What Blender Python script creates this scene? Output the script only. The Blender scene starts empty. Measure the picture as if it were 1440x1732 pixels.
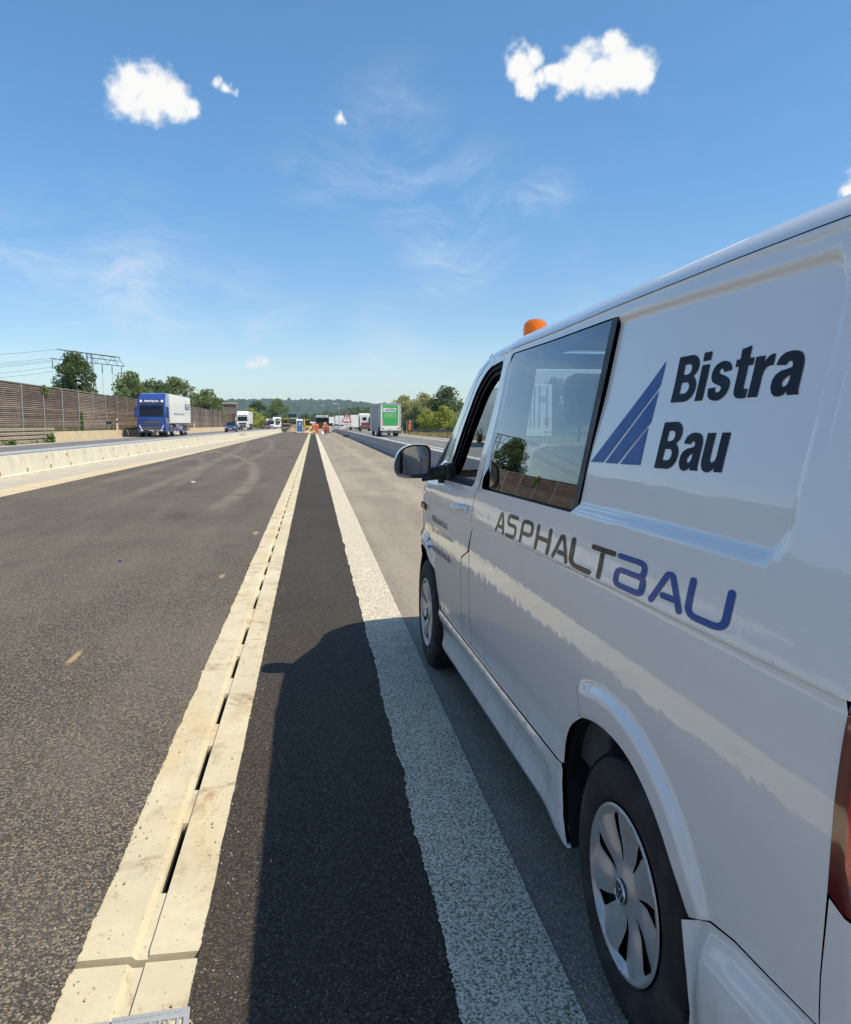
import bpy, bmesh, math, random
import numpy as np
from mathutils import Vector, Matrix
from mathutils.geometry import delaunay_2d_cdt

random.seed(11)
RNG = np.random.default_rng(11)
PI = math.pi
R = math.radians
scene = bpy.context.scene
COL = scene.collection

# ------------------------------------------------------------------ camera, sky, sun, exposure
cam_data = bpy.data.cameras.new('camera')
cam_data.sensor_fit = 'HORIZONTAL'
cam_data.sensor_width = 36.0
cam_data.lens = 1344.13 / 1440 * 36
cam_data.clip_start = 0.05
cam_data.clip_end = 20000
cam = bpy.data.objects.new('camera', cam_data)
COL.objects.link(cam)
cam.location = (0, 0, 1.507)
cam.rotation_euler = (R(90 - 6.435), 0, R(-8.0196))
scene.camera = cam

SUN = Vector((0.592, -0.377, 1.0)).normalized()
sun_el = math.asin(SUN.z)
sun_az = math.atan2(SUN.x, SUN.y)
ld = bpy.data.lights.new('sun', 'SUN')
ld.energy = 3.2
ld.angle = R(0.53)
ld.color = (1.0, 0.90, 0.74)
lo = bpy.data.objects.new('sun', ld)
COL.objects.link(lo)
lo.rotation_euler = SUN.to_track_quat('Z', 'Y').to_euler()

scene.view_settings.view_transform = 'Standard'
scene.view_settings.look = 'None'
scene.view_settings.gamma = 1.0
scene.view_settings.use_curve_mapping = False
scene.view_settings.exposure = 0.80
scene.render.engine = 'CYCLES'


class NT:
    """small helper around a node tree"""
    def __init__(s, tree):
        s.t = tree
    def n(s, typ, **kw):
        nd = s.t.nodes.new(typ)
        ins = kw.pop('ins', None)
        for k, v in kw.items():
            setattr(nd, k, v)
        if ins:
            for k, v in ins.items():
                s.set(nd.inputs[k], v)
        return nd
    def set(s, sock, v):
        if isinstance(v, bpy.types.NodeSocket):
            s.t.links.new(v, sock)
        else:
            try:
                sock.default_value = v
            except Exception:
                sock.default_value = (v, v, v)
    def math(s, op, a, b=0.0, c=0.0, clamp=False):
        nd = s.t.nodes.new('ShaderNodeMath')
        nd.operation = op
        nd.use_clamp = clamp
        s.set(nd.inputs[0], a); s.set(nd.inputs[1], b); s.set(nd.inputs[2], c)
        return nd.outputs[0]
    def vmath(s, op, a, b=(0, 0, 0), scale=None):
        nd = s.t.nodes.new('ShaderNodeVectorMath')
        nd.operation = op
        s.set(nd.inputs[0], a); s.set(nd.inputs[1], b)
        if scale is not None:
            s.set(nd.inputs['Scale'], scale)
        return nd.outputs['Value'] if op in ('DISTANCE', 'LENGTH', 'DOT_PRODUCT') else nd.outputs['Vector']
    def mix(s, fac, a, b, blend='MIX'):
        nd = s.t.nodes.new('ShaderNodeMix')
        nd.data_type = 'RGBA'
        nd.blend_type = blend
        s.set(nd.inputs[0], fac)
        s.set(nd.inputs[6], a if isinstance(a, bpy.types.NodeSocket) else (*a[:3], 1))
        s.set(nd.inputs[7], b if isinstance(b, bpy.types.NodeSocket) else (*b[:3], 1))
        return nd.outputs[2]
    def ramp(s, fac, lo, hi, a=0.0, b=1.0, smooth=True):
        nd = s.t.nodes.new('ShaderNodeMapRange')
        nd.interpolation_type = 'SMOOTHSTEP' if smooth else 'LINEAR'
        for i, v in enumerate((fac, lo, hi, a, b)):
            s.set(nd.inputs[i], v)
        return nd.outputs[0]
    def noise(s, vec, scale, detail=3, rough=0.55, dist=0.0, col=False):
        nd = s.n('ShaderNodeTexNoise')
        s.set(nd.inputs['Vector'], vec)
        nd.inputs['Scale'].default_value = scale
        nd.inputs['Detail'].default_value = detail
        nd.inputs['Roughness'].default_value = rough
        nd.inputs['Distortion'].default_value = dist
        return nd.outputs['Color' if col else 'Fac']
    def voro(s, vec, scale, feature='F1', out='Distance', rnd=1.0):
        nd = s.n('ShaderNodeTexVoronoi', feature=feature)
        s.set(nd.inputs['Vector'], vec)
        nd.inputs['Scale'].default_value = scale
        if 'Randomness' in nd.inputs:
            nd.inputs['Randomness'].default_value = rnd
        return nd.outputs[out]
    def mapping(s, vec, scale=(1, 1, 1), rot=(0, 0, 0), loc=(0, 0, 0)):
        nd = s.n('ShaderNodeMapping')
        s.set(nd.inputs['Vector'], vec)
        nd.inputs['Scale'].default_value = scale
        nd.inputs['Rotation'].default_value = rot
        nd.inputs['Location'].default_value = loc
        return nd.outputs[0]
    def sep(s, v):
        nd = s.n('ShaderNodeSeparateXYZ'); s.set(nd.inputs[0], v)
        return nd.outputs
    def comb(s, x, y, z):
        nd = s.n('ShaderNodeCombineXYZ')
        s.set(nd.inputs[0], x); s.set(nd.inputs[1], y); s.set(nd.inputs[2], z)
        return nd.outputs[0]
    def bump(s, h, strength=0.3, dist=0.01, normal=None):
        nd = s.n('ShaderNodeBump')
        s.set(nd.inputs['Height'], h)
        nd.inputs['Strength'].default_value = strength
        nd.inputs['Distance'].default_value = dist
        if normal is not None:
            s.set(nd.inputs['Normal'], normal)
        return nd.outputs[0]


# world: Nishita sky, small fair-weather clouds and thin cirrus as part of the sky itself
world = bpy.data.worlds.new('World')
scene.world = world
world.use_nodes = True
wt = world.node_tree
wt.nodes.clear()
W = NT(wt)
sky = W.n('ShaderNodeTexSky', sky_type='NISHITA')
sky.sun_disc = False
sky.sun_elevation = sun_el
sky.sun_rotation = sun_az
sky.altitude = 100
sky.air_density = 1.0
sky.dust_density = 0.35
sky.ozone_density = 1.6
SKY_STRENGTH = 0.098
tc = W.n('ShaderNodeTexCoord')
D = W.vmath('NORMALIZE', tc.outputs['Generated'])
fine = W.noise(D, 34, 6, 0.66, col=True)
fine = W.vmath('SUBTRACT', fine, (0.5, 0.5, 0.5))
Dd = W.vmath('ADD', D, W.vmath('SCALE', fine, scale=0.022))
# small fair-weather clouds: (azimuth from north, elevation, angular radius) in degrees of each puff
def sky_dir(az, el):
    return (math.sin(R(az)) * math.cos(R(el)), math.cos(R(az)) * math.cos(R(el)), math.sin(R(el)))
PUFFS = [(sky_dir(a, e), R(r)) for a, e, r in (
    (-10.98, 20.85, 1.449),
    (-9.92, 20.39, 1.705),
    (-11.52, 19.99, 1.279),
    (-8.72, 20.06, 1.194),
    (-7.71, 19.96, 0.682),
    (-10.56, 19.87, 1.279),
    (-5.93, 21.32, 0.384),
    (-5.33, 21.14, 0.298),
    (-4.80, 20.86, 0.256),
    (2.23, 19.93, 0.384),
    (14.44, 22.95, 1.194),
    (15.23, 23.24, 0.853),
    (14.98, 21.79, 0.853),
    (15.85, 22.15, 0.597),
    (18.58, 22.89, 1.279),
    (17.94, 22.13, 1.279),
    (19.76, 22.10, 1.449),
    (21.30, 22.11, 1.535),
    (20.76, 23.42, 0.853),
    (22.33, 21.77, 1.108),
    (16.84, 22.03, 0.512),
    (-4.23, 4.09, 0.512),
    (-3.26, 4.06, 0.469),
    (-3.74, 4.18, 0.597),
    (35.45, 14.05, 0.682),
    (36.38, 14.36, 1.449),
    (37.81, 13.85, 1.705),
    (16.70, 22.15, 0.85),
)]
acc = None
accs = None
up_shift = (float(SUN.x) * 0.008, 0.0, 0.012)
Ds = W.vmath('ADD', Dd, up_shift)
for c, r in PUFFS:
    w_ = 0.62 if r < 0.0105 else 1.0
    d1 = W.math('MULTIPLY_ADD', W.vmath('DISTANCE', Dd, tuple(c)), -w_ / r, w_)
    acc = d1 if acc is None else W.math('SMOOTH_MAX', acc, d1, 0.25)
fb = W.math('SUBTRACT', W.noise(D, 44, 8, 0.55), 0.5)
dens = W.math('MULTIPLY_ADD', fb, 1.7, acc)
cov = W.ramp(dens, -0.16, 0.50, 0.0, 1.0)
thick = W.ramp(dens, 0.0, 0.60, 0.0, 1.0)
# cirrus on a plane high above
s3 = W.sep(D)
iz = W.math('DIVIDE', 1.0, W.math('MAXIMUM', s3[2], 0.04))
plane = W.comb(W.math('MULTIPLY', s3[0], iz), W.math('MULTIPLY', s3[1], iz), 0.0)
warpn = W.vmath('SCALE', W.vmath('SUBTRACT', W.noise(plane, 0.9, 3, 0.5, col=True), (0.5, 0.5, 0.5)), scale=1.6)
pw = W.vmath('ADD', plane, warpn)
ci = W.noise(W.mapping(pw, (1.9, 0.55, 1), (0, 0, R(35))), 1.6, 7, 0.66, 0.6)
cim = W.noise(plane, 0.45, 2, 0.5)
wv = W.vmath('SCALE', W.vmath('SUBTRACT', W.noise(D, 5.0, 3, 0.5, col=True), (0.5, 0.5, 0.5)), scale=0.16)
ci = W.noise(W.mapping(W.vmath('ADD', D, wv), (7, 7, 22), (R(12), R(-14), 0)), 1.0, 9, 0.68, 0.25)
reg = None
for az_, el_, r_, a_ in ((-11.5, 9.4, 8.10, 1.00), (-17.5, 9.0, 7.25, 0.90), (-4.3, 7.0, 6.39, 0.80), (10.1, 11.5, 5.54, 1.00), (12.1, 14.2, 5.54, 0.80), (15.8, 14.6, 3.84, 0.90), (5.2, 20.1, 5.54, 0.70), (6.8, 15.3, 4.69, 0.60), (5.5, 4.3, 5.54, 0.80), (-11.0, 3.7, 7.25, 0.50), (19.5, 9.4, 5.54, 0.40), (1.5, 16.3, 6.39, 0.30)):
    c_ = sky_dir(az_, el_)
    g_ = W.ramp(W.vmath('DISTANCE', D, c_), R(r_), 0.0, 0.0, a_)
    reg = g_ if reg is None else W.math('MAXIMUM', reg, g_)
cirrus = W.math('MULTIPLY', W.ramp(ci, 0.38, 0.80), W.math('MULTIPLY_ADD', W.ramp(cim, 0.45, 0.7), 0.18, reg), clamp=True)
lowfade = W.math('MULTIPLY', W.ramp(s3[2], 0.02, 0.10), W.ramp(s3[2], 0.55, 0.25))
cirrus = W.math('MULTIPLY', W.math('MULTIPLY', cirrus, lowfade), 0.62)
bg_sky = W.n('ShaderNodeBackground')
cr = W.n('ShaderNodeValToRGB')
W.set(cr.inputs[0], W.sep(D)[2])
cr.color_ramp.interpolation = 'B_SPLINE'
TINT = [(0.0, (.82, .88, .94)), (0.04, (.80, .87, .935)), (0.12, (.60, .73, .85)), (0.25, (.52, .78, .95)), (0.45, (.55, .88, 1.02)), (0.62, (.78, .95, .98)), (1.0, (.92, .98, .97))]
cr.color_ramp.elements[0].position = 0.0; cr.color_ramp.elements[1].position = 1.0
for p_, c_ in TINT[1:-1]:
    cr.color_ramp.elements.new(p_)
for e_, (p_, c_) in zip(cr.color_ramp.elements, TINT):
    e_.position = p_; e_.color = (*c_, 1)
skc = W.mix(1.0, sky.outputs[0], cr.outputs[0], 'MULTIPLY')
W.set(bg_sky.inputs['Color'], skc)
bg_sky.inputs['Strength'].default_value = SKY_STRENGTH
bg_ci = W.n('ShaderNodeBackground')
bg_ci.inputs['Color'].default_value = (0.86, 0.92, 0.97, 1)
bg_ci.inputs['Strength'].default_value = 0.58
bg_cu = W.n('ShaderNodeBackground')
ccol = W.mix(thick, (0.84, 0.88, 0.93), (0.95, 0.945, 0.93))
W.set(bg_cu.inputs['Color'], ccol)
bg_cu.inputs['Strength'].default_value = 0.60
m1 = W.n('ShaderNodeMixShader')
W.set(m1.inputs[0], cirrus); wt.links.new(bg_sky.outputs[0], m1.inputs[1]); wt.links.new(bg_ci.outputs[0], m1.inputs[2])
m2 = W.n('ShaderNodeMixShader')
W.set(m2.inputs[0], cov); wt.links.new(m1.outputs[0], m2.inputs[1]); wt.links.new(bg_cu.outputs[0], m2.inputs[2])
wo = W.n('ShaderNodeOutputWorld')
wt.links.new(m2.outputs[0], wo.inputs['Surface'])


# ------------------------------------------------------------------ helpers
def link(o, parent=None):
    COL.objects.link(o)
    if parent is not None:
        o.parent = parent
    return o


def tag(o, label=None, cat=None, group=None, kind=None):
    if label: o['label'] = label
    if cat: o['category'] = cat
    if group: o['group'] = group
    if kind: o['kind'] = kind
    return o


def empty(name, loc=(0, 0, 0), rz=0.0, label=None, cat=None, group=None):
    o = bpy.data.objects.new(name, None)
    o.empty_display_size = 0.3
    o.location = loc
    o.rotation_euler = (0, 0, rz)
    link(o)
    return tag(o, label, cat, group)


def kids(o):
    return [c for c in COL.objects if c.parent is o]


def copy_tree(o, loc=None, rz=None, label=None, group=None, parent=None, ch=None):
    c = o.copy()
    COL.objects.link(c)
    if parent is not None:
        c.parent = parent
    for k in list(o.children):
        copy_tree(k, parent=c)
    if loc is not None: c.location = loc
    if rz is not None: c.rotation_euler = (0, 0, rz)
    if label: c['label'] = label
    if group: c['group'] = group
    return c


def mesh_obj(name, V, F, mat=None, parent=None, smooth=False, loc=None):
    me = bpy.data.meshes.new(name)
    me.from_pydata([tuple(v) for v in V], [], [tuple(f) for f in F])
    if mat is not None:
        me.materials.append(mat)
    if smooth:
        me.polygons.foreach_set('use_smooth', [True] * len(me.polygons))
    me.update()
    o = bpy.data.objects.new(name, me)
    if loc is not None: o.location = loc
    return link(o, parent)


class MB:
    """collects primitive shapes and links them as one mesh object"""
    def __init__(s):
        s.v = []; s.f = []; s.sm = []
    def add(s, V, F, smooth=False, M=None):
        b = len(s.v)
        for p in V:
            p = Vector(p)
            if M is not None: p = M @ p
            s.v.append(tuple(p))
        for q in F:
            s.f.append(tuple(i + b for i in q)); s.sm.append(smooth)
        return s
    def box(s, c, d, bev=0.0, M=None, taper=(1, 1)):
        x, y, z = [k / 2 for k in d]
        if bev <= 0:
            V = []
            for sz in (-1, 1):
                tx, ty = (taper if sz > 0 else (1, 1))
                for sx, sy in ((-1, -1), (1, -1), (1, 1), (-1, 1)):
                    V.append((c[0] + sx * x * tx, c[1] + sy * y * ty, c[2] + sz * z))
            F = [(0, 3, 2, 1), (4, 5, 6, 7), (0, 1, 5, 4), (1, 2, 6, 5), (2, 3, 7, 6), (3, 0, 4, 7)]
            return s.add(V, F, False, M)
        bm = bmesh.new()
        bmesh.ops.create_cube(bm, size=1.0)
        for v in bm.verts:
            t = taper if v.co.z > 0 else (1, 1)
            v.co = Vector((c[0] + v.co.x * d[0] * t[0], c[1] + v.co.y * d[1] * t[1], c[2] + v.co.z * d[2]))
        bmesh.ops.bevel(bm, geom=bm.edges[:], offset=bev, segments=2, affect='EDGES', profile=0.5)
        bm.verts.index_update()
        V = [v.co.copy() for v in bm.verts]
        F = [[v.index for v in f.verts] for f in bm.faces]
        bm.free()
        return s.add(V, F, False, M)
    def cyl(s, a, b, r0, r1=None, n=16, caps=True, smooth=True):
        r1 = r0 if r1 is None else r1
        a, b = Vector(a), Vector(b)
        d = (b - a)
        q = d.to_track_quat('Z', 'Y').to_matrix()
        V = []; F = []
        for i in range(n):
            t = 2 * PI * i / n
            u = q @ Vector((math.cos(t), math.sin(t), 0))
            V.append(a + u * r0); V.append(b + u * r1)
        for i in range(n):
            j = (i + 1) % n
            F.append((2 * i, 2 * j, 2 * j + 1, 2 * i + 1))
        s.add(V, F, smooth)
        if caps:
            s.add([V[2 * i] for i in range(n)], [tuple(range(n))[::-1]])
            s.add([V[2 * i + 1] for i in range(n)], [tuple(range(n))])
        return s
    def tube(s, pts, r, n=8):
        pts = [Vector(p) for p in pts]
        V = []; F = []
        prev = None
        for i, p in enumerate(pts):
            t = (pts[min(i + 1, len(pts) - 1)] - pts[max(i - 1, 0)]).normalized()
            if prev is None:
                u = t.orthogonal().normalized()
            else:
                u = (prev - t * prev.dot(t)).normalized()
            prev = u
            w = t.cross(u)
            rr = r[i] if isinstance(r, (list, tuple)) else r
            for k in range(n):
                a = 2 * PI * k / n
                V.append(p + (u * math.cos(a) + w * math.sin(a)) * rr)
        for i in range(len(pts) - 1):
            for k in range(n):
                j = (k + 1) % n
                F.append((i * n + k, i * n + j, (i + 1) * n + j, (i + 1) * n + k))
        s.add(V, F, True)
        s.add(V[:n], [tuple(range(n))[::-1]]); s.add(V[-n:], [tuple(range(n))])
        return s
    def lathe(s, prof, n=32, M=None, smooth=True):
        """prof: (r, h) pairs, turned about z"""
        V = []; F = []
        m = len(prof)
        for i in range(n):
            t = 2 * PI * i / n
            for r, h in prof:
                V.append((r * math.cos(t), r * math.sin(t), h))
        for i in range(n):
            j = (i + 1) % n
            for k in range(m - 1):
                F.append((i * m + k, j * m + k, j * m + k + 1, i * m + k + 1))
        return s.add(V, F, smooth, M)
    def prism(s, poly, axis, a, b, M=None):
        """poly: 2D outline, extruded along axis ('x','y','z') from a to b"""
        def P(u, v, w):
            return {'x': (w, u, v), 'y': (u, w, v), 'z': (u, v, w)}[axis]
        n = len(poly)
        V = [P(u, v, a) for u, v in poly] + [P(u, v, b) for u, v in poly]
        F = [tuple(range(n))[::-1], tuple(range(n, 2 * n))]
        for i in range(n):
            j = (i + 1) % n
            F.append((i, j, n + j, n + i))
        return s.add(V, F, False, M)
    def quad(s, a, b, c, d):
        return s.add([a, b, c, d], [(0, 1, 2, 3)])
    def build(s, name, mat=None, parent=None, loc=None, fix=True):
        me = bpy.data.meshes.new(name)
        me.from_pydata(s.v, [], s.f)
        if mat is not None: me.materials.append(mat)
        me.polygons.foreach_set('use_smooth', s.sm)
        if fix:
            bm = bmesh.new(); bm.from_mesh(me)
            bmesh.ops.recalc_face_normals(bm, faces=bm.faces[:])
            bm.to_mesh(me); bm.free()
        me.update()
        o = bpy.data.objects.new(name, me)
        if loc is not None: o.location = loc
        return link(o, parent)


def new_mat(name):
    m = bpy.data.materials.new(name)
    m.use_nodes = True
    t = m.node_tree
    t.nodes.clear()
    N = NT(t)
    out = N.n('ShaderNodeOutputMaterial')
    b = N.n('ShaderNodeBsdfPrincipled')
    t.links.new(b.outputs[0], out.inputs['Surface'])
    return m, N, b, out


def plain(name, col, rough=0.5, metal=0.0, coat=0.0, var=0.12, scale=6.0, bump=0.0, spec=0.5, bscale=60.0):
    """a procedural material: base colour with a little noise in colour and roughness"""
    m, N, b, out = new_mat(name)
    tc = N.n('ShaderNodeTexCoord').outputs['Object']
    n1 = N.noise(tc, scale, 4, 0.6)
    c = N.mix(n1, [k * (1 - var) for k in col], [min(1, k * (1 + var)) for k in col])
    N.set(b.inputs['Base Color'], c)
    N.set(b.inputs['Roughness'], N.ramp(N.noise(tc, scale * 2.3, 3), 0.2, 0.8, max(0.02, rough - 0.08), min(1, rough + 0.08)))
    b.inputs['Metallic'].default_value = metal
    b.inputs['Coat Weight'].default_value = coat
    b.inputs['Coat Roughness'].default_value = 0.04
    b.inputs['Specular IOR Level'].default_value = spec
    if bump > 0:
        N.set(b.inputs['Normal'], N.bump(N.noise(tc, bscale, 3), bump, 0.01))
    return m


def pos_of(N):
    return N.n('ShaderNodeNewGeometry').outputs['Position']


# ------------------------------------------------------------------ road materials
def mat_asphalt(name, dark, light, dust, dust_amt, cell=120.0, bump=0.5, tracks=False, big=0.35):
    m, N, b, out = new_mat(name)
    P = pos_of(N)
    P = N.vmath('MULTIPLY', P, (1, 1, 0.2))
    stone = N.n('ShaderNodeTexVoronoi', feature='F1')
    N.set(stone.inputs['Vector'], P)
    stone.inputs['Scale'].default_value = cell
    rnd = N.sep(stone.outputs['Color'])
    v = N.math('MULTIPLY', N.math('POWER', rnd[0], 1.5), N.ramp(stone.outputs['Distance'], 0.80, 0.22))
    v2 = N.noise(P, cell * 1.9, 2, 0.6)
    v = N.math('ADD', N.math('MULTIPLY', v, 0.80), N.math('MULTIPLY', N.math('SUBTRACT', v2, 0.43), 1.05), clamp=True)
    col = N.mix(v, dark, light)
    warm = N.ramp(rnd[1], 0.82, 0.95)
    col = N.mix(N.math('MULTIPLY', warm, 0.45), col, (light[0] * 1.35, light[1] * 1.15, light[2] * 0.85))
    glint = N.math('MULTIPLY', N.ramp(rnd[2], 0.985, 0.992), N.ramp(stone.outputs['Distance'], 0.45, 0.25))
    col = N.mix(N.math('MULTIPLY', glint, 0.7), col, (0.50, 0.46, 0.40))
    # patches of dust and wear
    l1 = N.noise(P, big, 5, 0.6, 0.4)
    l2 = N.noise(N.mapping(P, (1.6, 0.16, 1)), 1.0, 5, 0.62, 0.3)
    d = N.math('ADD', N.math('MULTIPLY', N.ramp(l1, 0.40, 0.68), 0.6), N.math('MULTIPLY', N.ramp(l2, 0.42, 0.72), 0.6), clamp=True)
    if tracks == 'lane':
        xyz = N.sep(P)
        wob = N.math('MULTIPLY', N.math('SUBTRACT', N.noise(N.mapping(P, (1, 0.2, 1)), 1.0, 4), 0.5), 0.5)
        d = N.math('MULTIPLY', d, 0.75)
        for bx_, bw_, bs_ in ((2.1, 0.42, 0.75), (3.35, 0.35, 0.4), (0.85, 0.25, 0.45)):
            band = N.ramp(N.math('ABSOLUTE', N.math('ADD', N.math('SUBTRACT', xyz[0], bx_), wob)), bw_, 0.05, 0, bs_)
            d = N.math('MAXIMUM', d, N.math('MULTIPLY', band, N.ramp(N.noise(N.mapping(P, (1, .3, 1)), 1.3, 4, .6), .25, .6)))
        for by_, bw_ in ((18.1, 0.10), (23.5, 0.16), (31.0, 0.25)):
            band = N.ramp(N.math('ABSOLUTE', N.math('ADD', N.math('SUBTRACT', xyz[1], by_), N.math('MULTIPLY', wob, 0.3))), bw_, 0.0, 0, 0.9)
            d = N.math('MAXIMUM', d, N.math('MULTIPLY', band, N.ramp(xyz[0], 0.9, 1.6)))
    elif tracks:
        xyz = N.sep(P)
        wob = N.math('MULTIPLY', N.math('SUBTRACT', N.noise(P, 0.8, 3), 0.5), 0.6)
        wob = N.math('MULTIPLY', wob, 0.35)
        trk = 0.0
        for x0_, y0_, cq, w, s, ya, yb in ((-1.58, 19.0, .00565, 0.26, 1.25, 12, 17), (-3.25, 17.5, .0050, 0.24, 0.75, 15, 21), (-3.75, 20.0, .0008, 0.30, 0.9, 13, 20), (-5.3, 24.0, .0004, 0.28, 0.6, 14, 24), (-2.55, 40.0, .0012, 0.3, 0.7, 22, 30)):
            dy_ = N.math('SUBTRACT', xyz[1], y0_)
            fx_ = N.math('MULTIPLY_ADD', N.math('MULTIPLY', dy_, dy_), -cq, x0_)
            band = N.ramp(N.math('ABSOLUTE', N.math('ADD', N.math('SUBTRACT', xyz[0], fx_), wob)), w, w * 0.25, 0, s)
            band = N.math('MULTIPLY', band, N.ramp(N.noise(P, 1.2, 4, 0.6), 0.25, 0.55))
            band = N.math('MULTIPLY', band, N.ramp(xyz[1], ya, yb))
            trk = N.math('MAXIMUM', trk, band)
        och = 0.0
        for sx_, sy_, rx_, ry_ in ((-1.545, 5.25, .030, .21), (-.91, 7.9, .035, .13), (-.80, 11.0, .05, .2)):
            e_ = N.vmath('LENGTH', N.comb(N.math('DIVIDE', N.math('SUBTRACT', xyz[0], sx_), rx_), N.math('DIVIDE', N.math('SUBTRACT', xyz[1], sy_), ry_), 0.0))
            och = N.math('MAXIMUM', och, N.ramp(N.math('MULTIPLY_ADD', N.noise(P, 45, 4, .7), 1.6, e_), 1.85, 1.2, 0, 0.8))
        # a few sand smears and rusty spots
        sm = N.noise(N.mapping(P, (2.6, 0.9, 1), (0, 0, R(-24))), 0.9, 4, 0.55)
        d = N.math('MAXIMUM', d, N.ramp(sm, 0.76, 0.80, 0, 1.2))
        d = N.math('MULTIPLY_ADD', N.ramp(xyz[1], 10.0, 60.0), 0.18, d)
    d = N.math('MULTIPLY', d, dust_amt, clamp=True)
    col = N.mix(d, col, dust)
    if tracks is True:
        col = N.mix(N.math('MULTIPLY', trk, 0.36), col, (0.30, 0.255, 0.20))
        col = N.mix(och, col, (0.42, 0.31, 0.17))
        dk = N.math('MULTIPLY', N.ramp(N.noise(N.mapping(P, (1.0, 0.35, 1)), 0.55, 5, 0.6, 0.3), 0.50, 0.72), 0.42)
        col = N.mix(dk, col, (0.040, 0.034, 0.030))
    N.set(b.inputs['Base Color'], col)
    N.set(b.inputs['Roughness'], N.ramp(rnd[2], 0, 1, 0.62, 0.95))
    b.inputs['Specular IOR Level'].default_value = 0.16
    h = N.math('SUBTRACT', 1.0, stone.outputs['Distance'])
    h = N.math('MULTIPLY', h, N.math('MULTIPLY_ADD', rnd[0], 0.7, 0.3))
    N.set(b.inputs['Normal'], N.bump(h, bump, 0.006))
    return m


M = {}
M['asphalt_new'] = mat_asphalt('asphalt_new', (0.0185, 0.0165, 0.0145), (0.345, 0.300, 0.243), (0.205, 0.175, 0.138), 0.46, 115, 0.75, True)
M['asphalt_dark'] = mat_asphalt('asphalt_dark', (0.0205, 0.0178, 0.0148), (0.128, 0.108, 0.086), (0.15, 0.125, 0.10), 0.14, 150, 0.5)
M['lane_grey'] = mat_asphalt('lane_grey', (0.1249, 0.1102, 0.0923), (0.5141, 0.448, 0.3631), (0.5288, 0.448, 0.3404), 0.55, 150, 0.5, 'lane')
M['road_far'] = mat_asphalt('road_far', (0.117, 0.117, 0.1196), (0.26, 0.26, 0.26), (0.325, 0.312, 0.286), 0.35, 90, 0.2)
M['shoulder'] = mat_asphalt('shoulder', (0.264, 0.24, 0.204), (0.504, 0.456, 0.372), (0.48, 0.396, 0.276), 0.5, 60, 0.3)


def mat_concrete(name, base, stain=(0.25, 0.20, 0.13), stain_amt=0.4, spots=0.6, rust=0.0, fine=260, streak=0.0, joints=None):
    m, N, b, out = new_mat(name)
    P = pos_of(N)
    n1 = N.noise(P, 1.7, 5, 0.62)
    n2 = N.noise(P, 28, 4, 0.65)
    n3 = N.noise(P, fine, 3, 0.6)
    c = N.mix(N.ramp(n1, 0.3, 0.7), [k * 0.90 for k in base], [k * 1.07 for k in base])
    c = N.mix(N.ramp(n2, 0.35, 0.7, 0, 0.35), c, [k * 0.80 for k in base])
    c = N.mix(N.math('MULTIPLY', N.ramp(n3, 0.55, 0.75), 0.25), c, [k * 0.72 for k in base])
    st = N.math('MULTIPLY', N.ramp(N.noise(N.mapping(P, (2.0, 1.2, 2.0)), 1.9, 6, 0.72, 0.6), 0.52, 0.72), stain_amt)
    c = N.mix(st, c, stain)
    if rust > 0:
        rr = N.math('MULTIPLY', N.ramp(N.noise(P, 3.1, 6, 0.74, 0.8), 0.555, 0.70), rust)
        c = N.mix(rr, c, (0.28, 0.14, 0.07))
    if rust > 0:
        ye = N.ramp(N.noise(N.mapping(P, (3.0, 1.0, 1)), 0.9, 4, 0.6, 0.4), 0.48, 0.70, 0, 0.55)
        c = N.mix(ye, c, (base[0] * .97, base[1] * .80, base[2] * .62))
        gy = N.ramp(N.noise(N.mapping(P, (1.6, 1.2, 1), loc=(7, 3, 0)), 1.6, 6, 0.7, 0.5), 0.54, 0.70, 0, 0.45)
        c = N.mix(gy, c, [k * 0.62 for k in base])
    if streak > 0:
        sv = N.ramp(N.noise(N.mapping(P, (1.0, 2.2, 0.18)), 2.0, 5, 0.65), 0.48, 0.72, 0, streak)
        c = N.mix(sv, c, [k * 0.55 for k in base])
    sp = N.n('ShaderNodeTexVoronoi', feature='F1'); N.set(sp.inputs['Vector'], P); sp.inputs['Scale'].default_value = 26
    pit = N.math('MULTIPLY', N.ramp(N.math('MULTIPLY_ADD', n3, 0.25, sp.outputs['Distance']), 0.28, 0.16), N.ramp(N.sep(sp.outputs['Color'])[0], 0.70, 0.76))
    pit = N.math('MULTIPLY', pit, spots)
    sp2 = N.n('ShaderNodeTexVoronoi', feature='F1'); N.set(sp2.inputs['Vector'], N.mapping(P, (1, .55, 1))); sp2.inputs['Scale'].default_value = 75
    pit2 = N.math('MULTIPLY', N.ramp(sp2.outputs['Distance'], 0.30, 0.15), N.ramp(N.sep(sp2.outputs['Color'])[1], 0.80, 0.85))
    pit = N.math('MAXIMUM', pit, N.math('MULTIPLY', pit2, spots * .6))
    c = N.mix(pit, c, (0.05, 0.045, 0.035))
    N.set(b.inputs['Base Color'], c)
    b.inputs['Roughness'].default_value = 0.88
    b.inputs['Specular IOR Level'].default_value = 0.25
    h = N.math('SUBTRACT', N.math('ADD', N.math('MULTIPLY', n2, 0.6), N.math('MULTIPLY', n3, 0.25)), pit)
    N.set(b.inputs['Normal'], N.bump(h, 0.35, 0.004))
    return m


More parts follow.
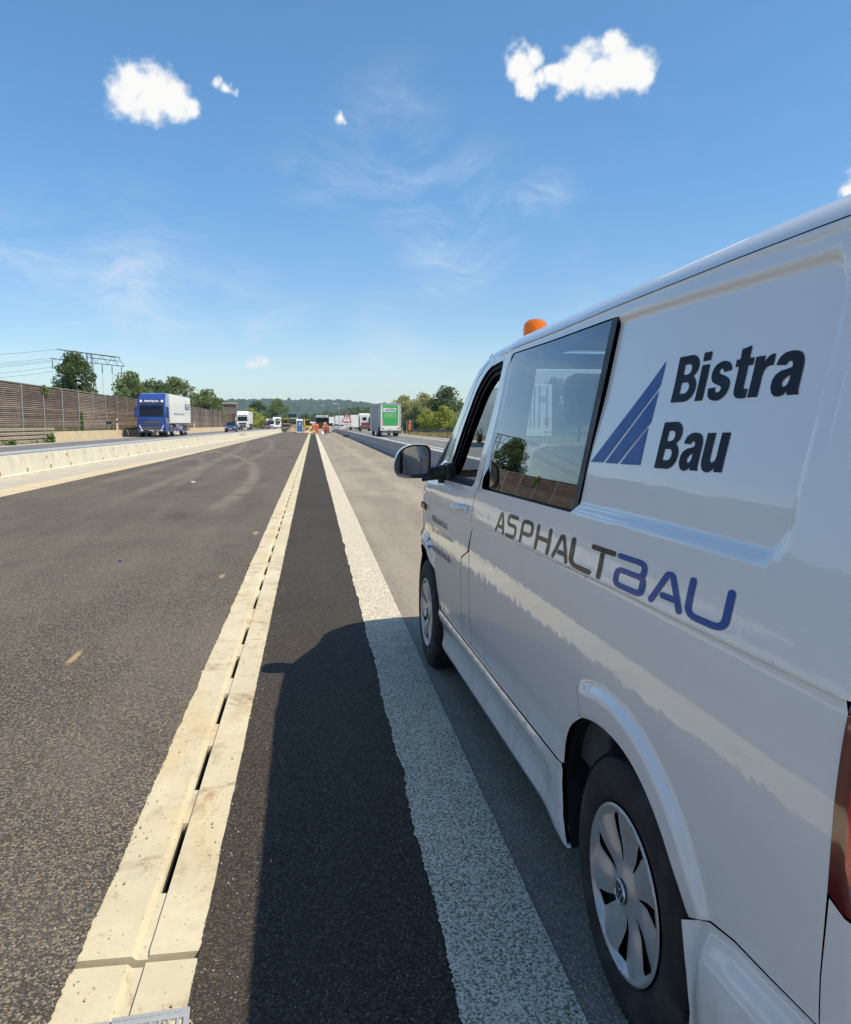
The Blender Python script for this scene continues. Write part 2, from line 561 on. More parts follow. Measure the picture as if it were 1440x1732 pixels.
M['drain'] = mat_concrete('drain_concrete', (0.585, 0.520, 0.362), (0.33, 0.27, 0.18), 0.85, 0.65, 0.75)
M['barrier'] = mat_concrete('barrier_concrete', (0.611, 0.559, 0.4355), (0.364, 0.325, 0.234), 0.3, 0.5, 0.0, 200, 0.35)
M['barrier_grey'] = mat_concrete('barrier_grey_concrete', (0.432, 0.432, 0.426), (0.24, 0.24, 0.228), 0.4, 0.6, 0.0, 200, 0.4)
M['wall_base'] = mat_concrete('wall_base_concrete', (0.552, 0.444, 0.288), (0.336, 0.24, 0.132), 0.5, 0.2, 0.15, 150, 0.5)
M['pale_strip'] = mat_concrete('pale_strip', (0.468, 0.4225, 0.338), (0.338, 0.286, 0.208), 0.4, 0.3, 0.0, 200)
M['cream_line'] = mat_concrete('cream_line', (0.585, 0.481, 0.3055), (0.429, 0.351, 0.247), 0.3, 0.3, 0.0, 160)

# structured (agglomerate) road marking: lumps of paint with the road showing between them
def mat_marking():
    m, N, b, out = new_mat('structured_marking')
    P = pos_of(N)
    Pw = N.vmath('ADD', P, N.vmath('SCALE', N.vmath('SUBTRACT', N.noise(P, 40, 3, 0.6, col=True), (0.5, 0.5, 0.5)), scale=0.03))
    lump = N.noise(Pw, 105, 3, 0.62, 0.5)
    cov = N.ramp(lump, 0.42, 0.487)
    big = N.noise(P, 7, 3, 0.5)
    thin = N.ramp(big, 0.35, 0.65)
    fine = N.noise(P, 300, 2, 0.6)
    cover = N.math('MAXIMUM', cov, N.math('MULTIPLY', thin, N.ramp(lump, 0.40, 0.46)))
    under = N.mix(fine, (0.2117, 0.1826, 0.1388), (0.3505, 0.2993, 0.2219))
    paint = N.mix(fine, (0.7132, 0.626, 0.4706), (0.86, 0.7673, 0.5936))
    c = N.mix(cover, under, paint)
    sp = N.n('ShaderNodeTexVoronoi', feature='F1'); N.set(sp.inputs['Vector'], P); sp.inputs['Scale'].default_value = 45
    pit = N.math('MULTIPLY', N.ramp(sp.outputs['Distance'], 0.22, 0.10), N.ramp(N.sep(sp.outputs['Color'])[0], 0.80, 0.85))
    c = N.mix(pit, c, (0.035, 0.035, 0.035))
    N.set(b.inputs['Base Color'], c)
    b.inputs['Roughness'].default_value = 0.8
    b.inputs['Specular IOR Level'].default_value = 0.3
    h = N.math('SUBTRACT', N.math('ADD', cover, N.math('MULTIPLY', lump, 0.8)), pit)
    N.set(b.inputs['Normal'], N.bump(h, 0.9, 0.007))
    return m
M['marking'] = mat_marking()
M['line_white'] = mat_concrete('line_white', (0.74, 0.72, 0.66), (0.4, 0.37, 0.32), 0.3, 0.2, 0, 160)
M['line_orange'] = mat_concrete('line_orange', (0.62, 0.30, 0.16), (0.4, 0.3, 0.2), 0.4, 0.2, 0, 160)

def mat_ground():
    m, N, b, out = new_mat('verge_ground')
    P = pos_of(N)
    n1 = N.noise(P, 0.05, 5, 0.6)
    n2 = N.noise(P, 1.4, 5, 0.65)
    c = N.mix(N.ramp(n2, 0.35, 0.7), (0.085, 0.10, 0.035), (0.20, 0.165, 0.085))
    c = N.mix(N.ramp(n1, 0.4, 0.65, 0, 0.6), c, (0.06, 0.085, 0.03))
    N.set(b.inputs['Base Color'], c)
    b.inputs['Roughness'].default_value = 0.95
    b.inputs['Specular IOR Level'].default_value = 0.1
    N.set(b.inputs['Normal'], N.bump(n2, 0.8, 0.15))
    return m
M['ground'] = mat_ground()

def mat_leaf(name, a, c2, tw=0.35):
    m, N, b, out = new_mat(name)
    P = pos_of(N)
    g = N.n('ShaderNodeNewGeometry')
    n = N.noise(P, 0.9, 4, 0.6)
    n = N.math('ADD', N.math('MULTIPLY', n, 0.7), N.math('MULTIPLY', g.outputs['Random Per Island'], 0.4), clamp=True)
    c = N.mix(N.ramp(n, 0.25, 0.8), a, c2)
    N.set(b.inputs['Base Color'], c)
    b.inputs['Roughness'].default_value = 0.6
    b.inputs['Specular IOR Level'].default_value = 0.3
    tr = N.n('ShaderNodeBsdfTranslucent')
    N.set(tr.inputs['Color'], N.mix(0.5, c, [min(1, k * 1.8) for k in c2]))
    mx = N.n('ShaderNodeMixShader')
    mx.inputs[0].default_value = tw
    m.node_tree.links.new(b.outputs[0], mx.inputs[1]); m.node_tree.links.new(tr.outputs[0], mx.inputs[2])
    m.node_tree.links.new(mx.outputs[0], out.inputs['Surface'])
    return m
M['leaf_dark'] = mat_leaf('leaf_dark', (0.0384, 0.0696, 0.024), (0.126, 0.18, 0.0576))
M['leaf_mid'] = mat_leaf('leaf_mid', (0.0696, 0.1104, 0.0336), (0.228, 0.282, 0.09))
M['leaf_light'] = mat_leaf('leaf_light', (0.168, 0.204, 0.036), (0.444, 0.468, 0.09))
M['leaf_olive'] = mat_leaf('leaf_olive', (0.168, 0.186, 0.072), (0.432, 0.432, 0.18))
M['leaf_dry'] = mat_leaf('leaf_dry', (0.09, 0.07, 0.045), (0.17, 0.14, 0.09), 0.2)
M['grass'] = mat_leaf('grass_blades', (0.156, 0.156, 0.054), (0.408, 0.324, 0.156), 0.3)
M['weed'] = mat_leaf('weed_leaf', (0.036, 0.084, 0.018), (0.12, 0.204, 0.042))
M['bark'] = plain('bark', (0.10, 0.08, 0.06), 0.9, bump=0.6, var=0.3)

def mat_forest():
    m, N, b, out = new_mat('forest_canopy')
    P = pos_of(N)
    n = N.noise(P, 0.035, 5, 0.65)
    v = N.voro(P, 0.07)
    c = N.mix(N.ramp(n, 0.3, 0.7), (0.022, 0.042, 0.018), (0.055, 0.085, 0.030))
    c = N.mix(N.ramp(v, 0.1, 0.8, 0, 0.45), c, (0.016, 0.028, 0.013))
    N.set(b.inputs['Base Color'], c)
    b.inputs['Roughness'].default_value = 0.9
    b.inputs['Specular IOR Level'].default_value = 0.1
    return m
M['forest'] = mat_forest()

# ------------------------------------------------------------------ object materials
def mat_paint(name, col, coat=1.0, rough=0.35, peel=0.0006, dirt=0.0):
    m, N, b, out = new_mat(name)
    tc = N.n('ShaderNodeTexCoord').outputs['Object']
    n1 = N.noise(tc, 3.0, 4, 0.6)
    c = N.mix(n1, [k * 0.97 for k in col], [min(1, k * 1.02) for k in col])
    if dirt > 0:
        z = N.sep(tc)[2]
        spl = N.noise(tc, 45, 5, 0.75)
        low = N.ramp(z, 0.75, 0.22)
        dm = N.math('MULTIPLY', N.math('MULTIPLY', low, N.ramp(N.noise(N.mapping(tc, (1, 2.5, 1)), 4, 6, 0.7), 0.35, 0.75)), dirt)
        dm = N.math('MAXIMUM', dm, N.math('MULTIPLY', N.ramp(spl, 0.70, 0.78), dirt * 0.7))
        sp = N.n('ShaderNodeTexVoronoi', feature='F1'); N.set(sp.inputs['Vector'], tc); sp.inputs['Scale'].default_value = 9
        fl = N.math('MULTIPLY', N.ramp(sp.outputs['Distance'], 0.035, 0.02), N.ramp(N.sep(sp.outputs['Color'])[0], 0.80, 0.82))
        c = N.mix(dm, c, (0.34, 0.30, 0.24))
        c = N.mix(N.math('MULTIPLY', fl, 0.8), c, (0.06, 0.05, 0.045))
        N.set(b.inputs['Coat Roughness'], N.math('MULTIPLY_ADD', dm, 0.5, 0.025))
    else:
        b.inputs['Coat Roughness'].default_value = 0.03
    N.set(b.inputs['Base Color'], c)
    b.inputs['Roughness'].default_value = rough
    b.inputs['Coat Weight'].default_value = coat
    b.inputs['Coat IOR'].default_value = 1.5
    if peel > 0:
        N.set(b.inputs['Coat Normal'], N.bump(N.noise(tc, 14, 2, 0.5), 0.25, peel * 4))
    return m
M['van_white'] = mat_paint('van_white_paint', (0.88, 0.87, 0.85), dirt=0.5)
M['white'] = plain('white_paint', (0.78, 0.78, 0.75), 0.35, coat=0.6, var=0.05)
M['cream'] = plain('cream_panel', (0.83, 0.81, 0.74), 0.4, coat=0.3, var=0.05)
M['blue'] = plain('blue_paint', (0.018, 0.050, 0.25), 0.3, coat=1.0, var=0.12)
M['navy'] = plain('navy_paint', (0.03, 0.05, 0.14), 0.3, coat=1.0)
M['maroon'] = plain('maroon_paint', (0.16, 0.03, 0.06), 0.3, coat=1.0)
M['silver'] = plain('silver_paint', (0.42, 0.43, 0.45), 0.35, 0.4, coat=0.8)
M['pale_car'] = plain('pale_car_paint', (0.62, 0.60, 0.56), 0.35, 0.2, coat=0.8)
M['grey_side'] = plain('grey_curtain', (0.30, 0.32, 0.35), 0.5, var=0.1)
M['green'] = plain('green_panel', (0.05, 0.40, 0.10), 0.4, coat=0.3)
M['dark_red'] = plain('dark_red_steel', (0.16, 0.045, 0.05), 0.5, var=0.25)
M['orange_panel'] = plain('orange_panel', (0.62, 0.20, 0.06), 0.5)
M['yellow'] = plain('yellow_machine_paint', (0.68, 0.44, 0.03), 0.45, coat=0.3)
M['toilet_blue'] = plain('toilet_blue_plastic', (0.03, 0.17, 0.32), 0.5)
M['hi_vis'] = plain('hi_vis_orange_cloth', (0.80, 0.17, 0.025), 0.85, var=0.2, scale=9)
M['skin'] = plain('skin', (0.50, 0.30, 0.20), 0.6)
M['black'] = plain('black_plastic', (0.014, 0.015, 0.017), 0.5, var=0.2)
M['rubber'] = plain('black_rubber', (0.018, 0.018, 0.019), 0.8, var=0.25, scale=20, bump=0.2)
M['dark'] = plain('dark_trim', (0.035, 0.037, 0.042), 0.7, var=0.2)
M['interior'] = plain('interior_grey', (0.06, 0.063, 0.07), 0.85, var=0.15)
M['interior_light'] = plain('interior_headliner', (0.09, 0.09, 0.09), 0.9)
M['seat'] = plain('seat_fabric', (0.035, 0.037, 0.045), 0.95, var=0.3, scale=40)
M['steel'] = plain('galvanised_steel', (0.42, 0.43, 0.44), 0.45, 0.75, var=0.2, scale=14)
M['steel_dark'] = plain('dark_steel', (0.16, 0.165, 0.17), 0.5, 0.5, var=0.25)
M['steel_matt'] = plain('weathered_steel', (0.36, 0.37, 0.375), 0.65, 0.2, var=0.2, scale=5)
M['rail_tan'] = plain('weathered_rail', (0.40, 0.34, 0.255), 0.7, 0.1, var=0.25, scale=4)
M['post_grey'] = plain('barrier_post_grey', (0.30, 0.285, 0.265), 0.7, 0.1, var=0.15)
M['slat'] = plain('brown_wood_slat', (0.25, 0.165, 0.115), 0.85, var=0.35, scale=1.3, bump=0.4)
M['slat_back'] = plain('dark_panel_back', (0.075, 0.048, 0.036), 0.9, var=0.3)
M['chrome'] = plain('chrome', (0.75, 0.75, 0.76), 0.15, 1.0)
M['hubcap'] = plain('hubcap_silver', (0.50, 0.51, 0.52), 0.34, 0.55, var=0.08, scale=9)
M['rim_dark'] = plain('rim_dark', (0.02, 0.02, 0.022), 0.6)
M['letter_dark'] = plain('letter_anthracite', (0.020, 0.029, 0.044), 0.55, coat=0.0, var=0.08, spec=0.12)
M['letter_black'] = plain('letter_black', (0.013, 0.014, 0.018), 0.35, coat=0.25, var=0.08, spec=0.15)
M['letter_blue'] = plain('letter_blue', (0.018, 0.085, 0.33), 0.4, coat=0.2, var=0.08, spec=0.15)
M['letter_grey'] = plain('letter_grey', (0.30, 0.31, 0.33), 0.4)
M['letter_navy'] = plain('letter_navy', (0.04, 0.06, 0.20), 0.4)
M['sign_red'] = plain('sign_red', (0.55, 0.03, 0.03), 0.4)
M['sign_white'] = plain('sign_white', (0.76, 0.72, 0.70), 0.4)
M['signal_orange'] = plain('amber_plastic', (0.80, 0.24, 0.02), 0.25, coat=1.0)
M['rust'] = plain('rust_stain', (0.30, 0.17, 0.05), 0.9, var=0.3)
M['slot_shade'] = plain('painted_slot_shade', (0.025, 0.022, 0.018), 0.95, var=0.3)  # near-black colour standing in for the shade deep in the drain slots
M['sand'] = plain('site_sand', (0.36, 0.27, 0.16), 0.95, var=0.3, scale=2, bump=0.6, bscale=12)
M['plank'] = plain('raw_timber', (0.48, 0.36, 0.20), 0.85, var=0.25)

def mat_glass(name, tint, refl=1.0, dark=0.0, rough=0.0):
    """thin sheet: tinted see-through mixed with a mirror by Fresnel"""
    m, N, b, out = new_mat(name)
    t = m.node_tree
    t.nodes.remove(b)
    fr = N.n('ShaderNodeFresnel'); fr.inputs['IOR'].default_value = 1.5
    tcn = N.n('ShaderNodeTexCoord').outputs['Object']
    tr = N.n('ShaderNodeBsdfTransparent')
    N.set(tr.inputs['Color'], N.mix(N.noise(tcn, 2.0, 2), tint, [k * 0.96 for k in tint]))
    gl = N.n('ShaderNodeBsdfGlossy'); gl.inputs['Roughness'].default_value = rough
    gl.inputs['Color'].default_value = (0.95, 0.97, 1.0, 1)
    mx = N.n('ShaderNodeMixShader')
    N.set(mx.inputs[0], N.math('MULTIPLY', fr.outputs[0], 1.7 * refl, clamp=True))
    t.links.new(tr.outputs[0], mx.inputs[1]); t.links.new(gl.outputs[0], mx.inputs[2])
    t.links.new(mx.outputs[0], out.inputs['Surface'])
    return m
M['glass_tint'] = mat_glass('tinted_side_glass', (0.36, 0.43, 0.45))
M['glass_clear'] = mat_glass('clear_glass', (0.86, 0.90, 0.88))
M['glass_dark'] = plain('dark_vehicle_glass', (0.012, 0.015, 0.018), 0.12, 0.0, coat=0.15, var=0.1, spec=0.3)

def mat_mirror():
    m, N, b, out = new_mat('mirror_glass')
    tcn = N.n('ShaderNodeTexCoord').outputs['Object']
    N.set(b.inputs['Base Color'], N.mix(N.noise(tcn, 30, 3), (0.30, 0.33, 0.36), (0.36, 0.39, 0.42)))
    b.inputs['Metallic'].default_value = 1.0
    b.inputs['Roughness'].default_value = 0.03
    return m
M['mirror'] = mat_mirror()

def mat_lens(name, col, inner):
    m, N, b, out = new_mat(name)
    tcn = N.n('ShaderNodeTexCoord').outputs['Object']
    w = N.n('ShaderNodeTexWave'); N.set(w.inputs['Vector'], tcn); w.inputs['Scale'].default_value = 60
    w.bands_direction = 'Z'
    c = N.mix(w.outputs['Fac'], col, inner)
    c = N.mix(N.noise(tcn, 8, 3), c, [k * 0.8 for k in col])
    N.set(b.inputs['Base Color'], c)
    b.inputs['Roughness'].default_value = 0.12
    b.inputs['Coat Weight'].default_value = 1.0
    b.inputs['Subsurface Weight'].default_value = 0.3
    b.inputs['Subsurface Radius'].default_value = (0.05, 0.01, 0.01)
    return m
M['tail_red'] = mat_lens('tail_lamp_red', (0.70, 0.010, 0.016), (0.85, 0.03, 0.03))
M['tail_dark'] = mat_lens('tail_lamp_smoke', (0.12, 0.004, 0.008), (0.17, 0.006, 0.010))

def mat_amber():
    m, N, b, out = new_mat('amber_beacon')
    tcn = N.n('ShaderNodeTexCoord').outputs['Object']
    b.inputs['Roughness'].default_value = 0.08
    N.set(b.inputs['Base Color'], N.mix(N.noise(tcn, 30, 3), (0.90, 0.22, 0.01), (0.95, 0.34, 0.03)))
    b.inputs['Transmission Weight'].default_value = 0.45
    b.inputs['IOR'].default_value = 1.2
    b.inputs['Coat Weight'].default_value = 1.0
    tr = N.n('ShaderNodeBsdfTranslucent'); tr.inputs['Color'].default_value = (1.0, 0.36, 0.03, 1)
    mx = N.n('ShaderNodeMixShader'); mx.inputs[0].default_value = 0.35
    m.node_tree.links.new(b.outputs[0], mx.inputs[1]); m.node_tree.links.new(tr.outputs[0], mx.inputs[2])
    m.node_tree.links.new(mx.outputs[0], out.inputs['Surface'])
    return m
M['amber'] = mat_amber()

def mat_tyre():
    m, N, b, out = new_mat('tyre_rubber')
    tcn = N.n('ShaderNodeTexCoord').outputs['Object']
    n = N.noise(tcn, 9, 5, 0.65)
    c = N.mix(N.ramp(n, 0.4, 0.8), (0.020, 0.020, 0.021), (0.062, 0.058, 0.052))
    N.set(b.inputs['Base Color'], c)
    b.inputs['Roughness'].default_value = 0.75
    b.inputs['Specular IOR Level'].default_value = 0.35
    N.set(b.inputs['Normal'], N.bump(N.noise(tcn, 160, 2), 0.15, 0.003))
    return m
M['tyre'] = mat_tyre()

# ------------------------------------------------------------------ ground profile
def gz(y):
    return -0.0025 * (min(max(y, 15.0), 400.0) - 15.0)
def interp(y, ys, xs):
    return float(np.interp(y, ys, xs))
def XLR(y): return interp(y, [-30, 0, 17, 36, 56, 160], [-7.3, -6.75, -6.30, -5.98, -5.86, -5.70])    # right edge of the cream line
def XLL(y): return interp(y, [-30, 0, 19, 38.8, 57, 160], [-8.2, -7.55, -7.01, -6.42, -6.22, -6.0])     # left edge of the cream line
def XB(y): return interp(y, [-30, 0, 22, 37, 63, 110, 160, 260], [-9.0, -8.6, -8.19, -7.98, -7.63, -7.0, -6.3, -5.3])   # foot of the left barrier
LZ = 0.33                                                                                               # left carriageway lies higher

def rows(y0, y1, near=0.011, growth=0.0045, cap=8.0):
    ys = [y0]
    while ys[-1] < y1:
        y = ys[-1]
        st = max(near, near + growth * max(0.0, y - 2.5) ** 1.25)
        ys.append(min(y1, y + min(cap, st)))
    return ys


def ragged(ys, amp, seed):
    """an uneven edge: lumps of about a stone's size on slower waves"""
    r = np.random.default_rng(seed)
    n = len(ys)
    a = r.normal(0, 1, n)
    slow = np.interp(np.array(ys), np.linspace(-40, 400, 1800), r.normal(0, 1, 1800))
    slow2 = np.interp(np.array(ys), np.linspace(-40, 400, 7000), r.normal(0, 1, 7000))
    return amp * (0.30 * a + 0.55 * slow + 0.35 * slow2)


def sheet(name, fl, fr, y0, y1, dz, mat, jl=0.0, jr=0.0, seed=1, kind='structure', near=None, base=0.0):
    if jl or jr:
        ys = rows(y0, y1) if near is None else rows(y0, y1, near)
    else:
        ys = sorted(set([y0, y1] + [y for y in (list(np.arange(-30, 60, 4.0)) + [60, 80, 110, 160, 220, 300, 400]) if y0 < y < y1]))
    el = ragged(ys, jl, seed) if jl else np.zeros(len(ys))
    er = ragged(ys, jr, seed + 7) if jr else np.zeros(len(ys))
    V = []; F = []
    for i, y in enumerate(ys):
        z = gz(y) + dz + base
        V.append((fl(y) + el[i], y, z)); V.append((fr(y) + er[i], y, z))
        if i:
            F.append((2 * i - 2, 2 * i - 1, 2 * i + 1, 2 * i))
    o = mesh_obj(name, V, F, mat)
    tag(o, kind=kind)
    return o


# far ground, one sheet to the horizon
V = []; F = []
gxs = [-4000, -1200, -300, -60, -18.2, 0, 13.4, 60, 300, 1200, 4000]
gys = [-400, -60, 15, 60, 120, 200, 300, 400, 900, 2000, 7000]
for y in gys:
    for x in gxs:
        V.append((x, y, gz(y) - 0.10))
nx = len(gxs)
for j in range(len(gys) - 1):
    for i in range(nx - 1):
        F.append((j * nx + i, j * nx + i + 1, (j + 1) * nx + i + 1, (j + 1) * nx + i))
tag(mesh_obj('ground', V, F, M['ground']), kind='structure')

sheet('new_asphalt_lane', XLR, lambda y: -0.682, -25, 170, 0.004, M['asphalt_new'], 0.0, 0.0058, 3)
sheet('dark_asphalt_strip', lambda y: -0.344, lambda y: 0.52, -12, 128, 0.004, M['asphalt_dark'], 0.0026, 0.0, 5)
sheet('milled_lane', lambda y: 0.52, lambda y: 4.6, -25, 190, 0.003, M['lane_grey'])
sheet('white_edge_marking', lambda y: 0.355, lambda y: 0.66, -12, 126, 0.0095, M['marking'], 0.0085, 0.0012, 9)
sheet('cream_line', XLL, XLR, -25, 170, 0.008, M['cream_line'])
sheet('pale_strip', lambda y: XB(y) - 0.9, XLL, -25, 200, 0.004, M['pale_strip'])
sheet('site_ground', lambda y: -6.4, lambda y: 4.6, 128, 400, -0.004, M['sand'])
sheet('left_carriageway', lambda y: -16.05, lambda y: XB(y) - 0.9, -60, 400, 0.0, M['road_far'], base=LZ)
sheet('left_edge_line', lambda y: -15.95, lambda y: -15.72, -60, 330, 0.006, M['line_white'], base=LZ)
sheet('left_shoulder', lambda y: -18.2, lambda y: -16.05, -60, 330, 0.0, M['shoulder'], base=LZ)
sheet('right_carriageway', lambda y: 4.6, lambda y: 13.0, -60, 400, -0.012, M['road_far'])
sheet('right_edge_line', lambda y: 11.68, lambda y: 11.95, -60, 330, -0.005, M['line_white'])
sheet('right_shoulder', lambda y: 13.0, lambda y: 17.0 if y < 72 else 14.0, -60, 330, -0.010, M['shoulder'])
for a, b in ((30, 36), (48, 54), (84, 90), (102, 108)):
    sheet('lane_dash', lambda y: 7.75, lambda y: 7.92, a, b, -0.005, M['line_white'])
for a, b in ((56, 64), (70, 78)):
    sheet('temporary_lane_line', lambda y: 6.45, lambda y: 6.60, a, b, -0.004, M['line_orange'])

# a bank of earth that carries the left carriageway
V = []; F = []
for i, y in enumerate([-60, 15, 60, 120, 200, 400]):
    V += [(XB(y) - 0.9, y, gz(y) + LZ), (XB(y) - 0.86, y, gz(y) - 0.1), (-18.2, y, gz(y) + LZ), (-30.0, y, gz(y) - 0.4)]
    if i:
        b = 4 * i
        F += [(b - 4, b - 3, b + 1, b), (b - 2, b - 1, b + 3, b + 2)]
tag(mesh_obj('carriageway_bank', V, F, M['ground']), kind='structure')

# ------------------------------------------------------------------ slot drain: 4 m precast blocks with a stepped groove and slots
def drain_block_mesh(inlet=False):
    xs = [0.0, 0.158, 0.170, 0.1765, 0.2045, 0.2075, 0.36]     # from the block's left edge
    zs = [0.0, 0.0, -0.012, -0.013, -0.013, 0.0, 0.0]
    L = 3.985
    ch = 0.010
    ys = [0.0, ch]
    slots = []
    if not inlet:
        k = 0.31
        while k + 0.46 < L - 0.1:
            slots.append((k, k + 0.46)); k += 0.735
    for a, b in slots:
        ys += [a, b]
    ys += [L - ch, L]
    mb = MB()
    mb.dark = dark = []
    n = len(xs)
    def z(i, y):
        return zs[i] - (ch if (y <= 0 or y >= L) else 0)
    for j in range(len(ys) - 1):
        y0, y1 = ys[j], ys[j + 1]
        is_slot = any(abs(a - y0) < 1e-6 for a, b in slots)
        for i in range(n - 1):
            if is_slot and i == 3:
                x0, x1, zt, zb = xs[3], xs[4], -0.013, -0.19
                zm = -0.024  # below this depth the slot walls and floor get painted shade
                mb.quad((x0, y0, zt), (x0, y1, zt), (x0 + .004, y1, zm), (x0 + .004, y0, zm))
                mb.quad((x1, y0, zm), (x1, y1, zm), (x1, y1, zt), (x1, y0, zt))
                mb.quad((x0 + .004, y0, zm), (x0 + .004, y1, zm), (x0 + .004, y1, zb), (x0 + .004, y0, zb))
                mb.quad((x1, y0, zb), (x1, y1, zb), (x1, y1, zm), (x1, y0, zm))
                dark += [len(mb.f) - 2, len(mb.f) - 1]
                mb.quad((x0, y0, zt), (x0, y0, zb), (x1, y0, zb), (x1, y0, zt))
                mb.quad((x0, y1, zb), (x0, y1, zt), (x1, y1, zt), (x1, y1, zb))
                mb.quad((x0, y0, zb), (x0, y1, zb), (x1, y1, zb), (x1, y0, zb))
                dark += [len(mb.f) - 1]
                continue
            mb.quad((xs[i], y0, z(i, y0)), (xs[i + 1], y0, z(i + 1, y0)), (xs[i + 1], y1, z(i + 1, y1)), (xs[i], y1, z(i, y1)))
    for y, s in ((0.0, 1), (L, -1)):
        V = [(xs[i], y, z(i, y)) for i in range(n)] + [(xs[i], y, -0.05) for i in range(n)]
        mb.add(V, [(i, i + n, i + 1 + n, i + 1) for i in range(n - 1)])
    mb.quad((0, 0, -ch), (0, L, -ch), (0, L, -0.05), (0, 0, -0.05))
    return mb

drain = empty('slot_drain', (-0.505, 2.21, 0), 0, 'cream concrete slot drain running straight up the road beside the dark asphalt strip', 'drain')
blk = None
X0 = -0.695
for k in range(-2, 32):
    y = 2.21 + 4.0 * k
    if k == -1:
        continue
    if blk is None:
        dbm = drain_block_mesh(False)
        blk = dbm.build('drain_block', M['drain'], drain, fix=False)
        blk.data.materials.append(M['slot_shade'])  # second material: shade painted into the slots
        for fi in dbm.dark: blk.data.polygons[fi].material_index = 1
        o = blk
    else:
        o = blk.copy(); COL.objects.link(o)
    o.location = (X0 + 0.505, y - 2.21, gz(y))
    o.rotation_euler = (math.atan2(gz(y + 4) - gz(y), 4.0), 0, 0)
o = drain_block_mesh(True)
inl = o.build('inlet_block', M['drain'], drain, fix=False)
inl.location = (X0 + 0.505, -4.022, 0)
g = MB()
for x0, x1, y0, y1 in ((0.17, 0.36, -0.02, 0.012), (0.345, 0.36, -0.42, -0.02), (0.17, 0.185, -0.42, -0.02), (0.0, 0.165, -0.02, 0.004), (0.17, 0.36, -0.44, -0.42)):
    g.box(((x0 + x1) / 2, (y0 + y1) / 2, 0.004), (x1 - x0, y1 - y0, 0.014), 0.002)
for i in range(7):
    g.box((0.20 + i * 0.022, -0.22, 0.002), (0.006, 0.40, 0.012))
for i in range(8):
    g.box((0.185 + i * 0.021, -0.004, 0.0125), (0.014, 0.004, 0.003), M=None)
gr = g.build('drain_grate', M['steel_matt'], drain)
gr.location = (X0 + 0.505, 1.922 - 2.21, -0.002)
gr.rotation_euler = (0, 0, R(4.5))

# ------------------------------------------------------------------ concrete safety barriers
def barrier_prof(h, w):
    return [(0, 0), (0.0, 0.07), (0.05, 0.10), (0.085, h * 0.55), (0.125, h), (w - 0.125, h), (w - 0.085, h * 0.55), (w - 0.05, 0.10), (w, 0.07), (w, 0)]

def barrier_run(name, f, y0, y1, seg, h, w, mat, side, label, mark, gap=0.012):
    root = empty(name, (f(y0 + 30), y0 + 30, gz(y0 + 30)), 0, label, 'barrier')
    o0 = Vector(root.location)
    prof = barrier_prof(h, w)
    mb = MB(); mb.prism([(u * side, v) for u, v in prof], 'y', gap / 2, seg - gap / 2)
    first = None
    y = y0
    while y < y1:
        a, b = Vector((f(y), y, gz(y))), Vector((f(y + seg), y + seg, gz(y + seg)))
        if first is None:
            first = mb.build('barrier_block', mat, root); o = first
        else:
            o = first.copy(); COL.objects.link(o)
        d = b - a
        o.location = a - o0
        o.rotation_euler = (math.atan2(d.z, d.y), 0, math.atan2(-d.x, d.y))
        y += seg
    return root, o0

lb, o0 = barrier_run('concrete_barrier', XB, -30, 250, 10.0, 0.60, 0.52, M['barrier'], -1,
                     'low cream concrete barrier with rusty marks along the left of the fresh asphalt', None, 0.02)
rustm = MB(); rustm.box((0, 0, 0), (0.012, 0.06, 0.17))
first = None
y = 6.2; k = 0
while y < 92:
    for zz, dy, rec in ((0.44, 0.0, 0.105), (0.13, 0.22, 0.052)):
        if (k * 7 + int(zz * 10)) % 9 == 4:
            continue
        if first is None:
            first = rustm.build('rusty_slot', M['rust'], lb); o = first
        else:
            o = first.copy(); COL.objects.link(o)
        yy = y + dy
        o.location = Vector((XB(yy) - rec, yy, gz(yy) + zz)) - o0
        o.scale = (1, 0.8 + 0.5 * random.random(), 0.6 + 0.6 * random.random())
    y += 2.0; k += 1
# a few sprayed marks on the face
sp = MB()
for i in range(60):
    yy = 27.2 + random.gauss(0, 0.35); zz = 0.30 + random.gauss(0, 0.09)
    sp.box((XB(yy) - 0.085 - (zz - 0.1) * 0.1 + 0.004 - o0.x, yy - o0.y, zz + gz(yy) - o0.z), (0.006, 0.03, 0.014 + 0.02 * random.random()))
for yy in (84.0, 85.1, 86.2, 87.5, 88.4):
    sp.box((XB(yy) - 0.095 - o0.x, yy - o0.y, 0.33 + gz(yy) - o0.z), (0.02, 0.7, 0.26), 0.0)
tag(sp.build('sprayed_marks', M['steel_dark'], lb), kind='stuff')

rb, o1 = barrier_run('concrete_barrier', lambda y: interp(y, [-30, 36, 80, 200], [3.62, 3.72, 4.02, 4.5]), -30, 200, 4.0, 0.64, 0.52, M['barrier_grey'], 1,
                     'grey concrete barrier in shade along the right side of the van\'s lane', None, 0.03)
sl = MB(); sl.box((0, 0, 0), (0.012, 0.035, 0.10))
first = None
for k in range(52):
    yy = 22 + 1.0 * k
    xx = interp(yy, [-30, 36, 80, 200], [3.62, 3.72, 4.02, 4.5])
    for zz, rec in ((0.47, 0.1), (0.18, 0.052)):
        if first is None:
            first = sl.build('block_slot', M['steel_dark'], rb); o = first
        else:
            o = first.copy(); COL.objects.link(o)
        o.location = Vector((xx + rec, yy, gz(yy) + zz)) - o1

